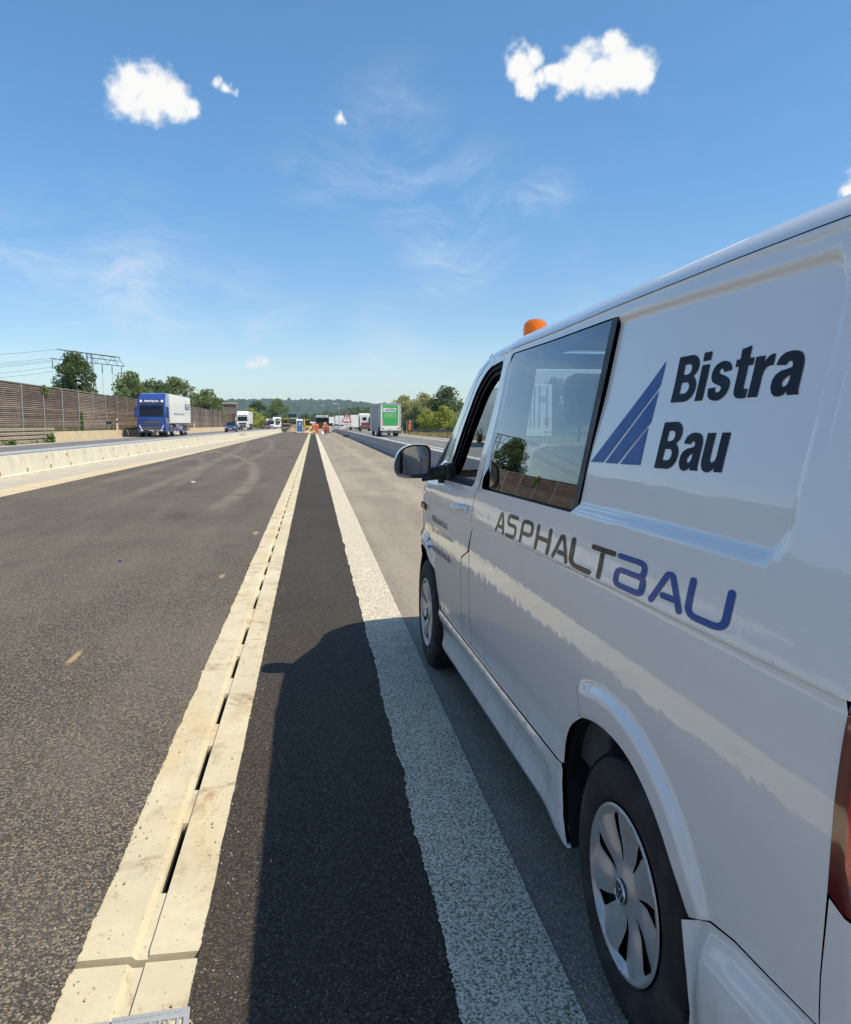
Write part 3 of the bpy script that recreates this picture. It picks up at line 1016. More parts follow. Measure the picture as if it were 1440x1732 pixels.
# steel barrier behind the cream one
sb = empty('steel_barrier', (XB(20) - 0.75, 20, gz(20)), 0, 'galvanised steel barrier rail just behind the cream concrete barrier', 'barrier')
o2 = Vector(sb.location)
bm_ = MB()
bm_.prism([(0, 0), (0.03, 0.05), (0.03, 0.10), (0.10, 0.15), (0.24, 0.15), (0.31, 0.10), (0.31, 0.05), (0.34, 0)], 'y', 0.008, 3.992)
pm_ = MB(); pm_.box((0.17, 0, -0.25), (0.10, 0.06, 0.5))
fb = fp = None
y = -28.0
while y < 230:
    a, b = Vector((XB(y) - 0.95, y, gz(y) + 0.52)), Vector((XB(y + 4) - 0.95, y + 4, gz(y + 4) + 0.52))
    d = b - a
    if fb is None:
        fb = bm_.build('steel_beam', M['steel_matt'], sb); fp = pm_.build('rail_post', M['steel_dark'], sb); o, q = fb, fp
    else:
        o = fb.copy(); COL.objects.link(o); q = fp.copy(); COL.objects.link(q)
    o.location = a - o2; o.rotation_euler = (math.atan2(d.z, d.y), 0, math.atan2(-d.x, d.y))
    q.location = a - o2 + Vector((0, 1, 0))
    y += 4.0

# ------------------------------------------------------------------ noise barrier
def mat_slat():
    m, N, b, out = new_mat('noise_wall_slats')
    tcn = N.n('ShaderNodeTexCoord').outputs['Object']
    oi = N.n('ShaderNodeObjectInfo')
    g = N.n('ShaderNodeNewGeometry')
    n = N.noise(N.vmath('ADD', N.mapping(tcn, (1, 0.6, 3)), N.comb(N.math('MULTIPLY', oi.outputs['Random'], 40.0), 0.0, 0.0)), 1.0, 5, 0.65)
    v = N.math('ADD', N.math('MULTIPLY', n, 0.75), N.math('MULTIPLY', oi.outputs['Random'], 0.32))
    v = N.math('ADD', v, N.math('MULTIPLY', N.math('SUBTRACT', g.outputs['Random Per Island'], 0.5), 0.25))
    c = N.mix(N.ramp(v, 0.25, 0.95), (0.17, 0.122, 0.095), (0.46, 0.36, 0.275))
    N.set(b.inputs['Base Color'], c)
    b.inputs['Roughness'].default_value = 0.85
    return m
M['slat'] = mat_slat()
WX = -17.7
nw = empty('noise_barrier', (WX, 60, gz(60) + LZ), 0, 'long brown slatted noise barrier with grey posts beyond the left carriageway', 'noise barrier')
on = Vector(nw.location)
H = 3.62
slm = MB()
nsl = 29
for k in range(nsl):
    z = 0.08 + k * (H - 0.16) / nsl
    slm.add([(0.055, 0.09, z), (0.055, 3.91, z), (0.085, 3.91, z + 0.055), (0.085, 0.09, z + 0.055), (0.03, 3.91, z + 0.085), (0.03, 0.09, z + 0.085)],
            [(0, 1, 2, 3), (3, 2, 4, 5)])
pbk = MB(); pbk.box((0, 2.0, H / 2), (0.05, 3.84, H - 0.06))
cap = MB(); cap.box((0.03, 2.0, H + 0.012), (0.17, 3.86, 0.05), 0.008)
pst = MB()
pst.box((0.10, 0, H / 2), (0.02, 0.15, H + 0.08)).box((0.0, 0, H / 2), (0.18, 0.02, H + 0.08))
proto = None
k = 0
y = -28.0
while y < 262:
    a = Vector((WX, y, gz(y) + LZ + 0.02))
    if proto is None:
        back = pbk.build('panel_back', M['slat_back'], nw)
        slo = tag(slm.build('slats', M['slat'], back, fix=False), kind='stuff')
        cp = cap.build('panel_cap', M['post_grey'], nw)
        po = pst.build('wall_post', M['post_grey'], nw)
        proto = (back, cp, po)
        cur = proto
    else:
        cur = []
        for q in proto:
            c = q.copy(); COL.objects.link(c); cur.append(c)
            for ch in q.children:
                cc = ch.copy(); COL.objects.link(cc); cc.parent = c
    ang = math.atan2(gz(y + 4) - gz(y), 4.0)
    for q in cur:
        q.location = a - on
    for q in cur[:2]:
        q.rotation_euler = (ang, 0, 0)
    y += 4.0

# concrete upstand in front of the wall's foot, and a stack of steel rails before it starts
ub = MB()
y = 56.5
while y < 300:
    z0 = gz(y) + LZ; z1 = gz(y + 12) + LZ
    V = [(-17.25, y, z0), (-17.36, y, z0 + 0.66), (-17.55, y, z0 + 0.66), (-17.55, y, z0), (-17.25, y + 11.98, z1), (-17.36, y + 11.98, z1 + 0.66), (-17.55, y + 11.98, z1 + 0.66), (-17.55, y + 11.98, z1)]
    ub.add(V, [(0, 4, 5, 1), (1, 5, 6, 2), (0, 1, 2, 3), (7, 6, 5, 4)])
    y += 12
o = ub.build('concrete_upstand', M['wall_base']); tag(o, 'long tan stained concrete upstand in front of the noise barrier beside the blue lorry', 'low wall')
gr_ = empty('guard_rail', (-17.05, 50, gz(50) + LZ), 0, 'stack of tan guard rail beams below the noise barrier, left of the upstand', 'guard rail')
og = Vector(gr_.location)
for zz in (0.02, 0.27, 0.52, 0.77):
    b3 = MB()
    for y in np.arange(-24, 56, 4.0):
        V = []
        for yy in (y, min(y + 3.99, 56.3)):
            for (u, v) in ((0, 0), (0.06, 0.02), (0.06, 0.06), (0.02, 0.08), (0.06, 0.10), (0.06, 0.14), (0, 0.16)):
                V.append((u, yy - og.y, v + zz + gz(yy) + LZ - og.z))
        b3.add(V, [(i, i + 7, i + 8, i + 1) for i in range(6)])
    b3.build('rail_beam', M['rail_tan'], gr_, fix=False)
p3 = MB(); p3.box((-0.05, 0, 0.42), (0.06, 0.1, 0.84))
fp = None
for y in np.arange(-24, 57, 4.0):
    if fp is None:
        fp = p3.build('rail_post', M['rail_tan'], gr_); o = fp
    else:
        o = fp.copy(); COL.objects.link(o)
    o.location = (0, y - og.y, gz(y) + LZ - og.z)

# right guard rail, curving away with the verge
RP = [(13.2, 260), (13.8, 200), (14.6, 150), (16.0, 128), (20.3, 105), (24.5, 88), (28, 70), (30, 50), (31, 20), (31, -20)]
gr2 = empty('guard_rail', (16.0, 128, gz(128)), 0, 'dark steel guard rail along the dry verge below the right-hand trees', 'guard rail')
og = Vector(gr2.location)
pts = []
for (xa, ya), (xb, yb) in zip(RP[:-1], RP[1:]):
    n = max(2, int(math.hypot(xb - xa, yb - ya) / 4))
    for i in range(n):
        t = i / n
        pts.append((xa + (xb - xa) * t, ya + (yb - ya) * t))
bmb = MB(); V = []; prof = ((0, 0.44), (-0.06, 0.47), (-0.06, 0.54), (-0.02, 0.59), (-0.06, 0.64), (-0.06, 0.71), (0, 0.75))
for (x, y) in pts:
    for u, v in prof:
        V.append((x + u - og.x, y - og.y, gz(y) + v - og.z))
F = []
for i in range(len(pts) - 1):
    for j in range(6):
        F.append((i * 7 + j, i * 7 + j + 1, (i + 1) * 7 + j + 1, (i + 1) * 7 + j))
bmb.add(V, F)
bmb.build('rail_beam', M['steel_dark'], gr2, fix=False)
p4 = MB(); p4.box((0.06, 0, 0.32), (0.06, 0.1, 0.84)); fp = None
for (x, y) in pts:
    if fp is None:
        fp = p4.build('rail_post', M['steel_dark'], gr2); o = fp
    else:
        o = fp.copy(); COL.objects.link(o)
    o.location = (x - og.x, y - og.y, gz(y) - og.z)


# ------------------------------------------------------------------ plants
def blades(name, fn, n, h0, h1, w, mat, seed):
    """n thin upright blades, fn(rng) -> (x, y, z)"""
    r = np.random.default_rng(seed)
    V = []; F = []
    for i in range(n):
        x, y, z = fn(r)
        h = r.uniform(h0, h1); a = r.uniform(0, 2 * PI)
        dx, dy = math.cos(a) * w, math.sin(a) * w
        lx, ly = r.normal(0, h * 0.35, 2)
        b = len(V)
        V += [(x - dx, y - dy, z), (x + dx, y + dy, z), (x + lx, y + ly, z + h)]
        F.append((b, b + 1, b + 2))
    o = mesh_obj(name, V, F, mat)
    return tag(o, kind='stuff')

def verge(r):
    y = 40 + 150 * r.random() ** 1.2
    xr = interp(y, [20, 50, 70, 88, 105, 128, 150, 200], [31, 30, 28, 24.5, 20.3, 16, 14.6, 13.8])
    return (r.uniform(14.0 if y > 82 else 17.2, xr + 3), y, gz(y) - 0.03)
tag(blades('dry_verge_grass', verge, 15000, 0.15, 0.55, 0.05, M['grass'], 5), 'dry yellow grass on the verge in front of the right guard rail', 'grass')
def lverge(r):
    y = r.uniform(20, 120)
    return (r.uniform(-17.68, -17.56) if y > 56 else r.uniform(-17.5, -16.9), y, gz(y) + LZ + (0.64 if y > 56 else 0))
tag(blades('wall_foot_grass', lverge, 2600, 0.06, 0.30, 0.03, M['weed'], 6), 'thin green grass along the foot of the noise barrier', 'grass')


def leaf_blob(r, n, c, rad, size, V, F):
    """n leaf quads scattered near the shell of an uneven ball"""
    for _ in range(n):
        d = r.normal(0, 1, 3); d /= np.linalg.norm(d) + 1e-9
        q = np.array(c) + d * np.array(rad) * (0.45 + 0.55 * r.random() ** 0.5)
        u = r.normal(0, 1, 3); u /= np.linalg.norm(u)
        w = np.cross(u, r.normal(0, 1, 3)); w /= np.linalg.norm(w) + 1e-9
        s = size * r.uniform(0.55, 1.25)
        b = len(V)
        V += [tuple(q - u * s), tuple(q + w * s * 0.55), tuple(q + u * s), tuple(q - w * s * 0.55)]
        F.append((b, b + 1, b + 2, b + 3))


def make_tree(name, seed, h, w, mat, leaf=0.22, nclump=46, per=70, base=0.12, top=0.9, shape=0.5, lean=0.0, bushy=False):
    """a trunk with limbs and a crown of leaf clumps; returns the Empty"""
    r = np.random.default_rng(seed)
    root = empty(name)
    t = MB()
    th = h * 0.62
    t.tube([(0, 0, -0.3), (0.05 * lean * h, 0, th * 0.4), (0.12 * lean * h, 0.02 * h, th * 0.75), (0.2 * lean * h, 0.03 * h, th)], [h * 0.022, h * 0.018, h * 0.013, h * 0.006], 7)
    V = []; F = []
    for k in range(nclump):
        f = r.random()
        z = h * (base + (top - base) * f)
        prof = (math.sin(PI * min(1, max(0, (f * 0.88 + 0.10))) ** (0.6 + shape))) ** 0.7
        a = r.uniform(0, 2 * PI)
        rr = w * 0.5 * prof * (r.random() ** 0.45) * r.uniform(0.75, 1.1)
        c = (math.cos(a) * rr + lean * z * 0.25, math.sin(a) * rr, z)
        cr = w * r.uniform(0.10, 0.20)
        leaf_blob(r, per, c, (cr, cr, cr * 0.75), leaf, V, F)
        if k % 4 == 0 and not bushy:
            t.tube([(0.08 * lean * h, 0, th * (0.35 + 0.5 * f)), (c[0] * 0.5, c[1] * 0.5, (th * (0.4 + 0.5 * f) + z) / 2), c], [h * 0.009, h * 0.006, h * 0.003], 5)
    t.build('trunk', M['bark'], root)
    mesh_obj('crown', V, F, mat, root)
    return root


TREES = []
def plant(proto, x, y, z, s, rz, label, group=None, cat='tree', sz=None):
    if proto.get('used') is None:
        o = proto; o['used'] = 1
    else:
        o = copy_tree(proto)
    o.location = (x, y, z); o.rotation_euler = (0, 0, rz); o.scale = (s, s, sz or s)
    tag(o, label, cat, group)
    TREES.append(o)
    return o

big = make_tree('broadleaf_tree', 3, 9.2, 5.0, M['leaf_dark'], 0.15, 120, 95, 0.18, 0.97, 0.10)
plant(big, -23.6, 85, gz(85) - 0.6, 1.0, 0.4, 'tall dark tree rising alone above the noise barrier in front of the pylon')
# dead brown creeper inside its lower middle
r = np.random.default_rng(8); V = []; F = []
for k in range(26):
    leaf_blob(r, 34, (r.uniform(-0.9, 1.3), -1.9 + r.uniform(-0.3, 0.3), r.uniform(2.8, 5.6)), (0.4, 0.3, 0.5), 0.13, V, F)
mesh_obj('dead_twigs', V, F, M['leaf_dry'], big)
del big['used']; big['used'] = 1
tA = make_tree('broadleaf_tree', 12, 9.0, 7.0, M['leaf_mid'], 0.24, 70, 75, 0.15, 0.97, 0.35)
tB = make_tree('broadleaf_tree', 13, 8.0, 6.5, M['leaf_dark'], 0.24, 60, 75, 0.12, 0.96, 0.4)
tC = make_tree('broadleaf_tree', 14, 6.2, 6.2, M['leaf_olive'], 0.17, 85, 70, 0.04, 0.96, 0.5, bushy=True)
tD = make_tree('broadleaf_tree', 15, 6.0, 5.5, M['leaf_light'], 0.18, 70, 75, 0.04, 0.95, 0.45, bushy=True)
tE = make_tree('broadleaf_tree', 16, 6.5, 6.0, M['leaf_dark'], 0.19, 75, 75, 0.06, 0.96, 0.45)
G1 = 'trees behind the noise barrier'
plant(tA, -30.3, 140, -0.6, 1.02, 0, 'mid green pointed tree behind the noise barrier directly left of the blue lorry', G1, sz=1.16)
plant(tB, -27.0, 143, -0.6, 1.16, 1, 'dark round tree behind the noise barrier above the blue lorry cab', G1)
plant(tA, -24.4, 150, -0.6, 1.12, 2.2, 'mid green tree behind the noise barrier above the white trailer of the blue lorry', G1)
plant(tB, -33.5, 146, -0.8, 0.8, 2.9, 'small dark tree at the left end of the tree clump behind the noise barrier', G1)
plant(tA, -20.5, 161, -0.5, 0.92, 4.0, 'mid green tree just right of the white trailer behind the noise barrier', G1)
plant(tB, -24.6, 178, -0.5, 0.72, 0.7, 'dark low tree behind the noise barrier left of the tall brown panel', G1)
plant(tB, -25.2, 222, -0.5, 1.05, 5.0, 'thin dark tree top peeping over the tall brown panel', G1)
plant(tD, -16.8, 222, -0.5, 0.95, 1.1, 'yellow green tree behind the white lorry and right of the brown panel', G1)
plant(tD, -14.8, 228, -0.5, 0.75, 3.1, 'small yellow green bush right of the white lorry roof', G1)
plant(tB, -16.5, 245, -0.6, 1.05, 2.0, 'dark tree behind the camper vans at the end of the noise barrier', G1)
plant(tA, -11.5, 262, -0.6, 1.05, 0.3, 'broad green tree above the camper vans in the distance', G1)
G2 = 'trees along the right verge'
plant(tC, 15.6, 136, gz(136), 0.98, 0.3, 'olive tree right beside the green rear of the lorry', G2)
plant(tC, 18.4, 132, gz(132), 1.02, 2.1, 'tall olive tree behind the orange roadside board', G2)
plant(tE, 21.8, 130, gz(130), 1.12, 0.9, 'dark dense tree just left of the van windscreen', G2)
plant(tD, 19.9, 121, gz(121), 0.70, 0.6, 'bright yellow green bush in front of the dark tree at the windscreen', G2)
plant(tD, 17.7, 124, gz(124), 0.62, 2.5, 'yellow green bush low in the middle of the right-hand trees', G2)
plant(tC, 21.3, 111, gz(111), 0.58, 4.4, 'pale olive shrub at the guard rail beside the windscreen pillar', G2)
plant(tE, 17.0, 130, gz(130), 0.6, 3.0, 'dark low shrub behind the guard rail below the olive trees', G2)
plant(tE, 25.0, 116, gz(116), 1.0, 1.9, 'dark tree seen through the van windscreen left of the white trailer', G2)
plant(tC, 26.5, 100, gz(100), 1.0, 5.2, 'olive tree seen through the van glass above the white trailer', G2)
plant(tE, 28.5, 92, gz(92), 1.0, 0.2, 'dark tree seen through the tinted window beside the headrest', G2)
plant(tD, 31.0, 84, gz(84), 0.95, 3.6, 'light green tree seen through the tinted window low behind the headrest', G2)
plant(tC, 33.0, 75, gz(75), 1.05, 1.4, 'olive tree at the near end of the right-hand row', G2)
plant(tE, 34.5, 62, gz(62), 1.05, 2.6, 'dark tree hidden behind the middle of the van', G2)

# creepers and weeds at the wall
def weed(name, label, x, y, z, n, rad, leaf, seed, cat='weed', mat='weed'):
    r = np.random.default_rng(seed); V = []; F = []
    for k in range(n):
        leaf_blob(r, 14, (r.normal(0, rad[0] * 0.45), r.normal(0, rad[1] * 0.45), abs(r.normal(0, rad[2] * 0.5))), (rad[0] * .4, rad[1] * .4, rad[2] * .3), leaf, V, F)
    st = MB(); st.tube([(0, 0, -0.05), (0.02, 0.03, rad[2] * 0.5), (0, 0.05, rad[2])], 0.012, 5)
    root = empty(name, (x, y, z), 0, label, cat)
    st.build('stem', M['bark'], root)
    mesh_obj('leaves', V, F, M[mat], root)
    return root
weed('climbing_weed', 'narrow green creeper climbing the noise barrier above the upstand', -17.5, 64.2, gz(64) + LZ + 0.62, 16, (0.10, 0.16, 1.1), 0.09, 21)
weed('overhanging_creeper', 'light green creeper hanging over the top of the noise barrier', -17.6, 56.4, gz(56) + LZ + H - 0.45, 18, (0.15, 0.65, 0.55), 0.12, 22, mat='leaf_mid')
weed('bushy_weed', 'green bushy weed in front of the end of the stacked guard rails', -16.6, 53.6, gz(53) + LZ, 22, (0.3, 0.5, 0.5), 0.08, 23)
weed('bushy_weed', 'low green weed at the left picture edge below the guard rails', -16.5, 46.6, gz(46) + LZ, 14, (0.3, 0.5, 0.3), 0.08, 24)
weed('bushy_weed', 'small yellowish weed on the upstand next to the marker post', -17.5, 73.6, gz(73) + LZ + 0.64, 8, (0.1, 0.2, 0.5), 0.08, 25, mat='leaf_mid')

# far woods and hills
def forest_band(name, x0, x1, y0, y1, h, n, leaf, seed, label):
    r = np.random.default_rng(seed); V = []; F = []
    m = 0
    while m < n:
        x = r.uniform(x0, x1); y = r.uniform(y0, y1)
        hh = h * (0.75 + 0.35 * math.sin(x * 0.045 + seed) * math.sin(x * 0.013 + 1.3) + 0.2 * r.random())
        w = hh * r.uniform(0.30, 0.5)
        leaf_blob(r, 90, (x, y, gz(y) + hh * 0.55), (w, w, hh * 0.5), leaf, V, F)
        m += 1
    o = mesh_obj(name, V, F, M['leaf_dark'])
    return tag(o, label, 'woodland', kind='stuff')
forest_band('distant_wood', -150, 140, 520, 620, 10.5, 420, 1.1, 31, 'green belt of far woodland below the hills')
forest_band('distant_wood', -90, -14, 330, 380, 8.0, 60, 0.7, 32, 'nearer dark wood behind the end of the noise barrier')
forest_band('distant_wood', 22, 150, 260, 330, 7.5, 90, 0.7, 33, 'dark wood behind the lorries on the right')

def hill_z(x, y):
    z = 57 + 8 * math.sin(x * 0.0026 + 2.6) + 5 * math.sin(x * 0.0083 + 2.0) + 2 * math.sin(x * 0.021)
    t = min(1, max(0, (y - 1500) / 1000.0))
    return -12 + (z + 8) * t * t * (3 - 2 * t)
r = np.random.default_rng(41)
NXH, NYH = 520, 60
BUMP = r.normal(0, 1, (NYH, NXH))
BUMP = BUMP * 1.6 + 4.5 * (np.roll(BUMP, 1, 1) + np.roll(BUMP, -1, 1) + BUMP) / 1.7 * .8
BUMP = np.abs(BUMP) + 1.0
V = []; F = []
for j in range(NYH):
    y = 1500 + 1300 * (j / (NYH - 1)) ** 0.8
    for i in range(NXH):
        x = -1700 + 3200 * i / (NXH - 1)
        V.append((x + r.normal(0, 1.5), y + r.normal(0, 4), hill_z(x, y) + BUMP[j, i]))
for j in range(NYH - 1):
    for i in range(NXH - 1):
        a = j * NXH + i
        F.append((a, a + 1, a + NXH + 1, a + NXH))
tag(mesh_obj('wooded_hills', V, F, M['forest'], smooth=False), kind='structure')

# ------------------------------------------------------------------ the van
# side surface: x (inward from the outermost skin) as a function of l (metres behind the front axle) and z
_z = np.array([.16, .20, .235, .25, .30, .36, .405, .436, .455, .475, .6, .8, .95, 1.085, 1.15, 1.205, 1.22, 1.258, 1.4, 1.6, 1.8, 1.855, 1.88])
_x = np.array([.080, .052, .030, .024, .037, .034, .014, .004, .010, .016, .008, .002, 0, .004, .0135, .0245, .0275, .0355, .0655, .106, .142, .153, .16])
ZG = np.arange(0.1, 1.95, 0.002)
XG = np.interp(ZG, _z, _x)
ker = np.exp(-0.5 * (np.arange(-15, 16) * 0.002 / 0.007) ** 2); ker /= ker.sum()
XG = np.convolve(np.pad(XG, 15, mode='edge'), ker, 'valid')
WLL = [-1, 0, .64, 1.4, 1.9, 2.5, 3.3, 4]
WLZ = [-.25, -.12, -.055, -.028, -.024, -.01, 0, 0]
_lg = np.arange(-1.0, 4.2, 0.02)
_wg = np.convolve(np.pad(np.interp(_lg, WLL, WLZ), 12, mode='edge'), np.ones(25) / 25, 'valid')
def warp(l, z):
    return np.interp(l, _lg, _wg) * np.clip((np.asarray(z) - 1.25) / .55, 0, 1.25)
def sstep(x, a, b):
    t = np.clip((np.asarray(x, float) - a) / (b - a), 0, 1)
    return t * t * (3 - 2 * t)
RARCH = [(2.572, .205), (2.545, .30), (2.53, .40), (2.532, .46), (2.555, .54), (2.60, .607), (2.66, .652), (2.73, .687), (2.81, .712), (2.90, .725), (3.0, .724),
         (3.08, .708), (3.15, .681), (3.215, .641), (3.27, .592), (3.315, .53), (3.345, .46), (3.365, .38), (3.37, .30), (3.352, .20)]
def smooth_line(pts, n=6):
    """Catmull-Rom through the points"""
    P_ = [np.array(p, float) for p in pts]
    P_ = [2 * P_[0] - P_[1]] + P_ + [2 * P_[-1] - P_[-2]]
    out = []
    for i in range(1, len(P_) - 2):
        a, b, c, d = P_[i - 1:i + 3]
        for j in range(n):
            t = j / n
            out.append(tuple(.5 * (2 * b + (c - a) * t + (2 * a - 5 * b + 4 * c - d) * t * t + (3 * b - a - 3 * c + d) * t ** 3)))
    out.append(tuple(P_[-2]))
    return out
RARCH = smooth_line(RARCH, 5)
FARCH = [(0.445 * math.cos(t), .335 + .425 * math.sin(t)) for t in np.linspace(R(198), R(-16), 70)]
def poly_dist(l, z, poly):
    l = np.asarray(l, float); z = np.asarray(z, float)
    best = np.full(l.shape, 9.0)
    for (a0, a1), (b0, b1) in zip(poly[:-1], poly[1:]):
        dx, dz = b0 - a0, b1 - a1
        t = np.clip(((l - a0) * dx + (z - a1) * dz) / (dx * dx + dz * dz), 0, 1)
        best = np.minimum(best, np.hypot(l - a0 - t * dx, z - a1 - t * dz))
    return best
_zs_l = [-.5, .43, 1.3, 1.92, 2.85, 3.76, 4.2]
_zs_z = [1.00, 1.025, 1.047, 1.072, 1.092, 1.104, 1.112]
def swage(l): return np.interp(l, _zs_l, _zs_z)
def rbox(l, z, l0, l1, z0, z1, rad):
    """signed distance to a rounded rectangle (negative inside)"""
    cx, cz, hx, hz = (l0 + l1) / 2, (z0 + z1) / 2, (l1 - l0) / 2 - rad, (z1 - z0) / 2 - rad
    qx = np.abs(l - cx) - hx; qz = np.abs(z - cz) - hz
    return np.hypot(np.maximum(qx, 0), np.maximum(qz, 0)) + np.minimum(np.maximum(qx, qz), 0) - rad
PUP_L = [-.9, -.3, -.1, 0, .2, .4, .7, 1.0, 1.3, 4]
PUP_X = [.16, .115, .085, .070, .050, .032, .018, .007, 0, 0]
PLO_L = [-1.0, -.85, -.7, -.5, -.3, -.2, -.1, 0, .1, 4]
PLO_X = [.52, .33, .18, .085, .04, .02, .006, 0, 0, 0]
def Fx(l, z):
    l = np.asarray(l, float); z = np.asarray(z, float)
    x = np.interp(z, ZG, XG)
    k_ = sstep(l, 2.25, 2.52) * (1 - sstep(z, .44, .47)) * (1 - sstep(l, 2.9, 3.0))
    x = x * (1 - k_) + (.015 + .10 * np.maximum(0, .25 - z)) * k_
    up = sstep(z, 1.12, 1.30)
    x = x + np.interp(l, PUP_L, PUP_X) * up + np.interp(l, PLO_L, PLO_X) * (1 - up * 0.75)
    # swage: a groove with the metal above it standing proud
    zs = swage(l)
    on = sstep(l, -0.1, 0.1) * (1 - sstep(l, 3.772, 3.80))
    sb_ = zs - z
    x = x + on * (.0080 * sstep(sb_, -.001, .006) * np.exp(-np.maximum(sb_, 0) / .045) - .0022 * sstep(-sb_, .05, 0) * (1 - sstep(sb_, -.001, .006)))
    # window band: sunk field with a rounded rear end
    d = rbox(l, z, 1.36, 3.558, 1.243 + .012 * sstep(l, 2.4, 3.4), 1.822 - .014 * sstep(l, 2.6, 3.5), .085)
    x = x + (.012 + .005 * (1 - sstep(z, 1.27, 1.40))) * (1 - sstep(d, -.028, .002)) * sstep(l, 1.30, 1.36)
    x = x + .010 * sstep(z, 1.195, 1.235) * (1 - sstep(l, 1.295, 1.36))
    d2 = rbox(l, z, 1.0, 3.60, 1.10, 1.852 - .012 * sstep(l, 3.0, 3.5), .10)
    x = x + .0040 * (1 - sstep(d2, -.007, .003)) * sstep(z, 1.40, 1.62)
    # flared wheel arches
    dr = poly_dist(l, z, RARCH)
    wt_ = sstep(l + 0.25 * (z - .75), 2.67, 2.75) * sstep(z, .40, .60)
    x = x - .019 * (1 - sstep(dr, .062, .102)) * wt_
    df = poly_dist(l, z, FARCH)
    x = x - .020 * (1 - sstep(df, .070, .095)) * (1 - sstep(l, .22, .30)) * sstep(z, .40, .60)
    # lip where the panels fold in at the arches
    x = x + .006 * (1 - sstep(dr, 0, .010)) + .006 * (1 - sstep(df, 0, .010))
    # rear corner
    t = np.clip((l - 3.80) / .16, 0, 1)
    x = x + .16 * (1 - np.sqrt(np.maximum(0, 1 - np.minimum(t, .97) ** 2)))
    return x
_bs_l = [3.30, 3.36, 3.422, 3.509, 3.612, 3.75, 4.0]
_bs_z = [.46, .50, .532, .551, .559, .573, .59]
def Fg(l, z):
    """flat glazing without the pressings round it"""
    l = np.asarray(l, float); z = np.asarray(z, float)
    return np.interp(z, [1.15, 1.25, 1.80, 1.90], [.0255, .0425, .1425, .1605]) + .0075 + np.interp(l, PUP_L, PUP_X)
def Fb(l, z):
    """rear bumper: a shelf under its seam, then a flatter face"""
    l = np.asarray(l, float); z = np.asarray(z, float)
    s = np.interp(l, _bs_l, _bs_z)
    k = sstep(l, 3.345, 3.45)
    x = Fx(l, np.full_like(l, .6)) + .004
    x = x - k * .030 * sstep(s - z, .004, .085) + .012 * sstep(.40 - z, 0, .2) - .002
    return x

VAN_O = (.952, 1.5)
def VP(l, z, f=Fx, off=0.0):
    x = f(l, z) + off
    return np.stack([x - VAN_O[0], -np.asarray(l, float) + VAN_O[1], np.asarray(z, float) + warp(l, z)], -1)
def VN(l, z, f=Fx):
    e = 0.0012
    a = VP(l + e, z, f) - VP(l - e, z, f)
    b = VP(l, z + e, f) - VP(l, z - e, f)
    n = np.cross(a, b)
    n /= np.linalg.norm(n, axis=-1, keepdims=True) + 1e-12
    n[n[:, 0] > 0] *= -1
    return n

def resample(poly, h, closed=True):
    out = []
    n = len(poly)
    for i in range(n if closed else n - 1):
        a = np.array(poly[i], float); b = np.array(poly[(i + 1) % n], float)
        k = max(1, int(math.ceil(np.linalg.norm(b - a) / h)))
        for j in range(k):
            out.append(tuple(a + (b - a) * j / k))
    if not closed: out.append(tuple(poly[-1]))
    return out
def round_poly(poly, r, n=5):
    """round the corners of a polygon; r is one radius or one per corner"""
    out = []
    m = len(poly)
    for i in range(m):
        p = np.array(poly[i], float); a = np.array(poly[i - 1], float); b = np.array(poly[(i + 1) % m], float)
        ri = r[i] if isinstance(r, (list, tuple)) else r
        if ri <= 0:
            out.append(tuple(p)); continue
        da, db = a - p, b - p
        la, lb = np.linalg.norm(da), np.linalg.norm(db)
        k = min(ri, la * .45, lb * .45)
        A, B = p + da / la * k, p + db / lb * k
        for j in range(n + 1):
            t = j / n
            out.append(tuple((1 - t) ** 2 * A + 2 * t * (1 - t) * p + t * t * B))
    return out
def inside(px, pz, poly):
    c = np.zeros(px.shape, bool)
    n = len(poly)
    for i in range(n):
        x0, z0 = poly[i]; x1, z1 = poly[(i + 1) % n]
        if z0 == z1: continue
        hit = ((z0 > pz) != (z1 > pz)) & (px < (x1 - x0) * (pz - z0) / (z1 - z0) + x0)
        c ^= hit
    return c

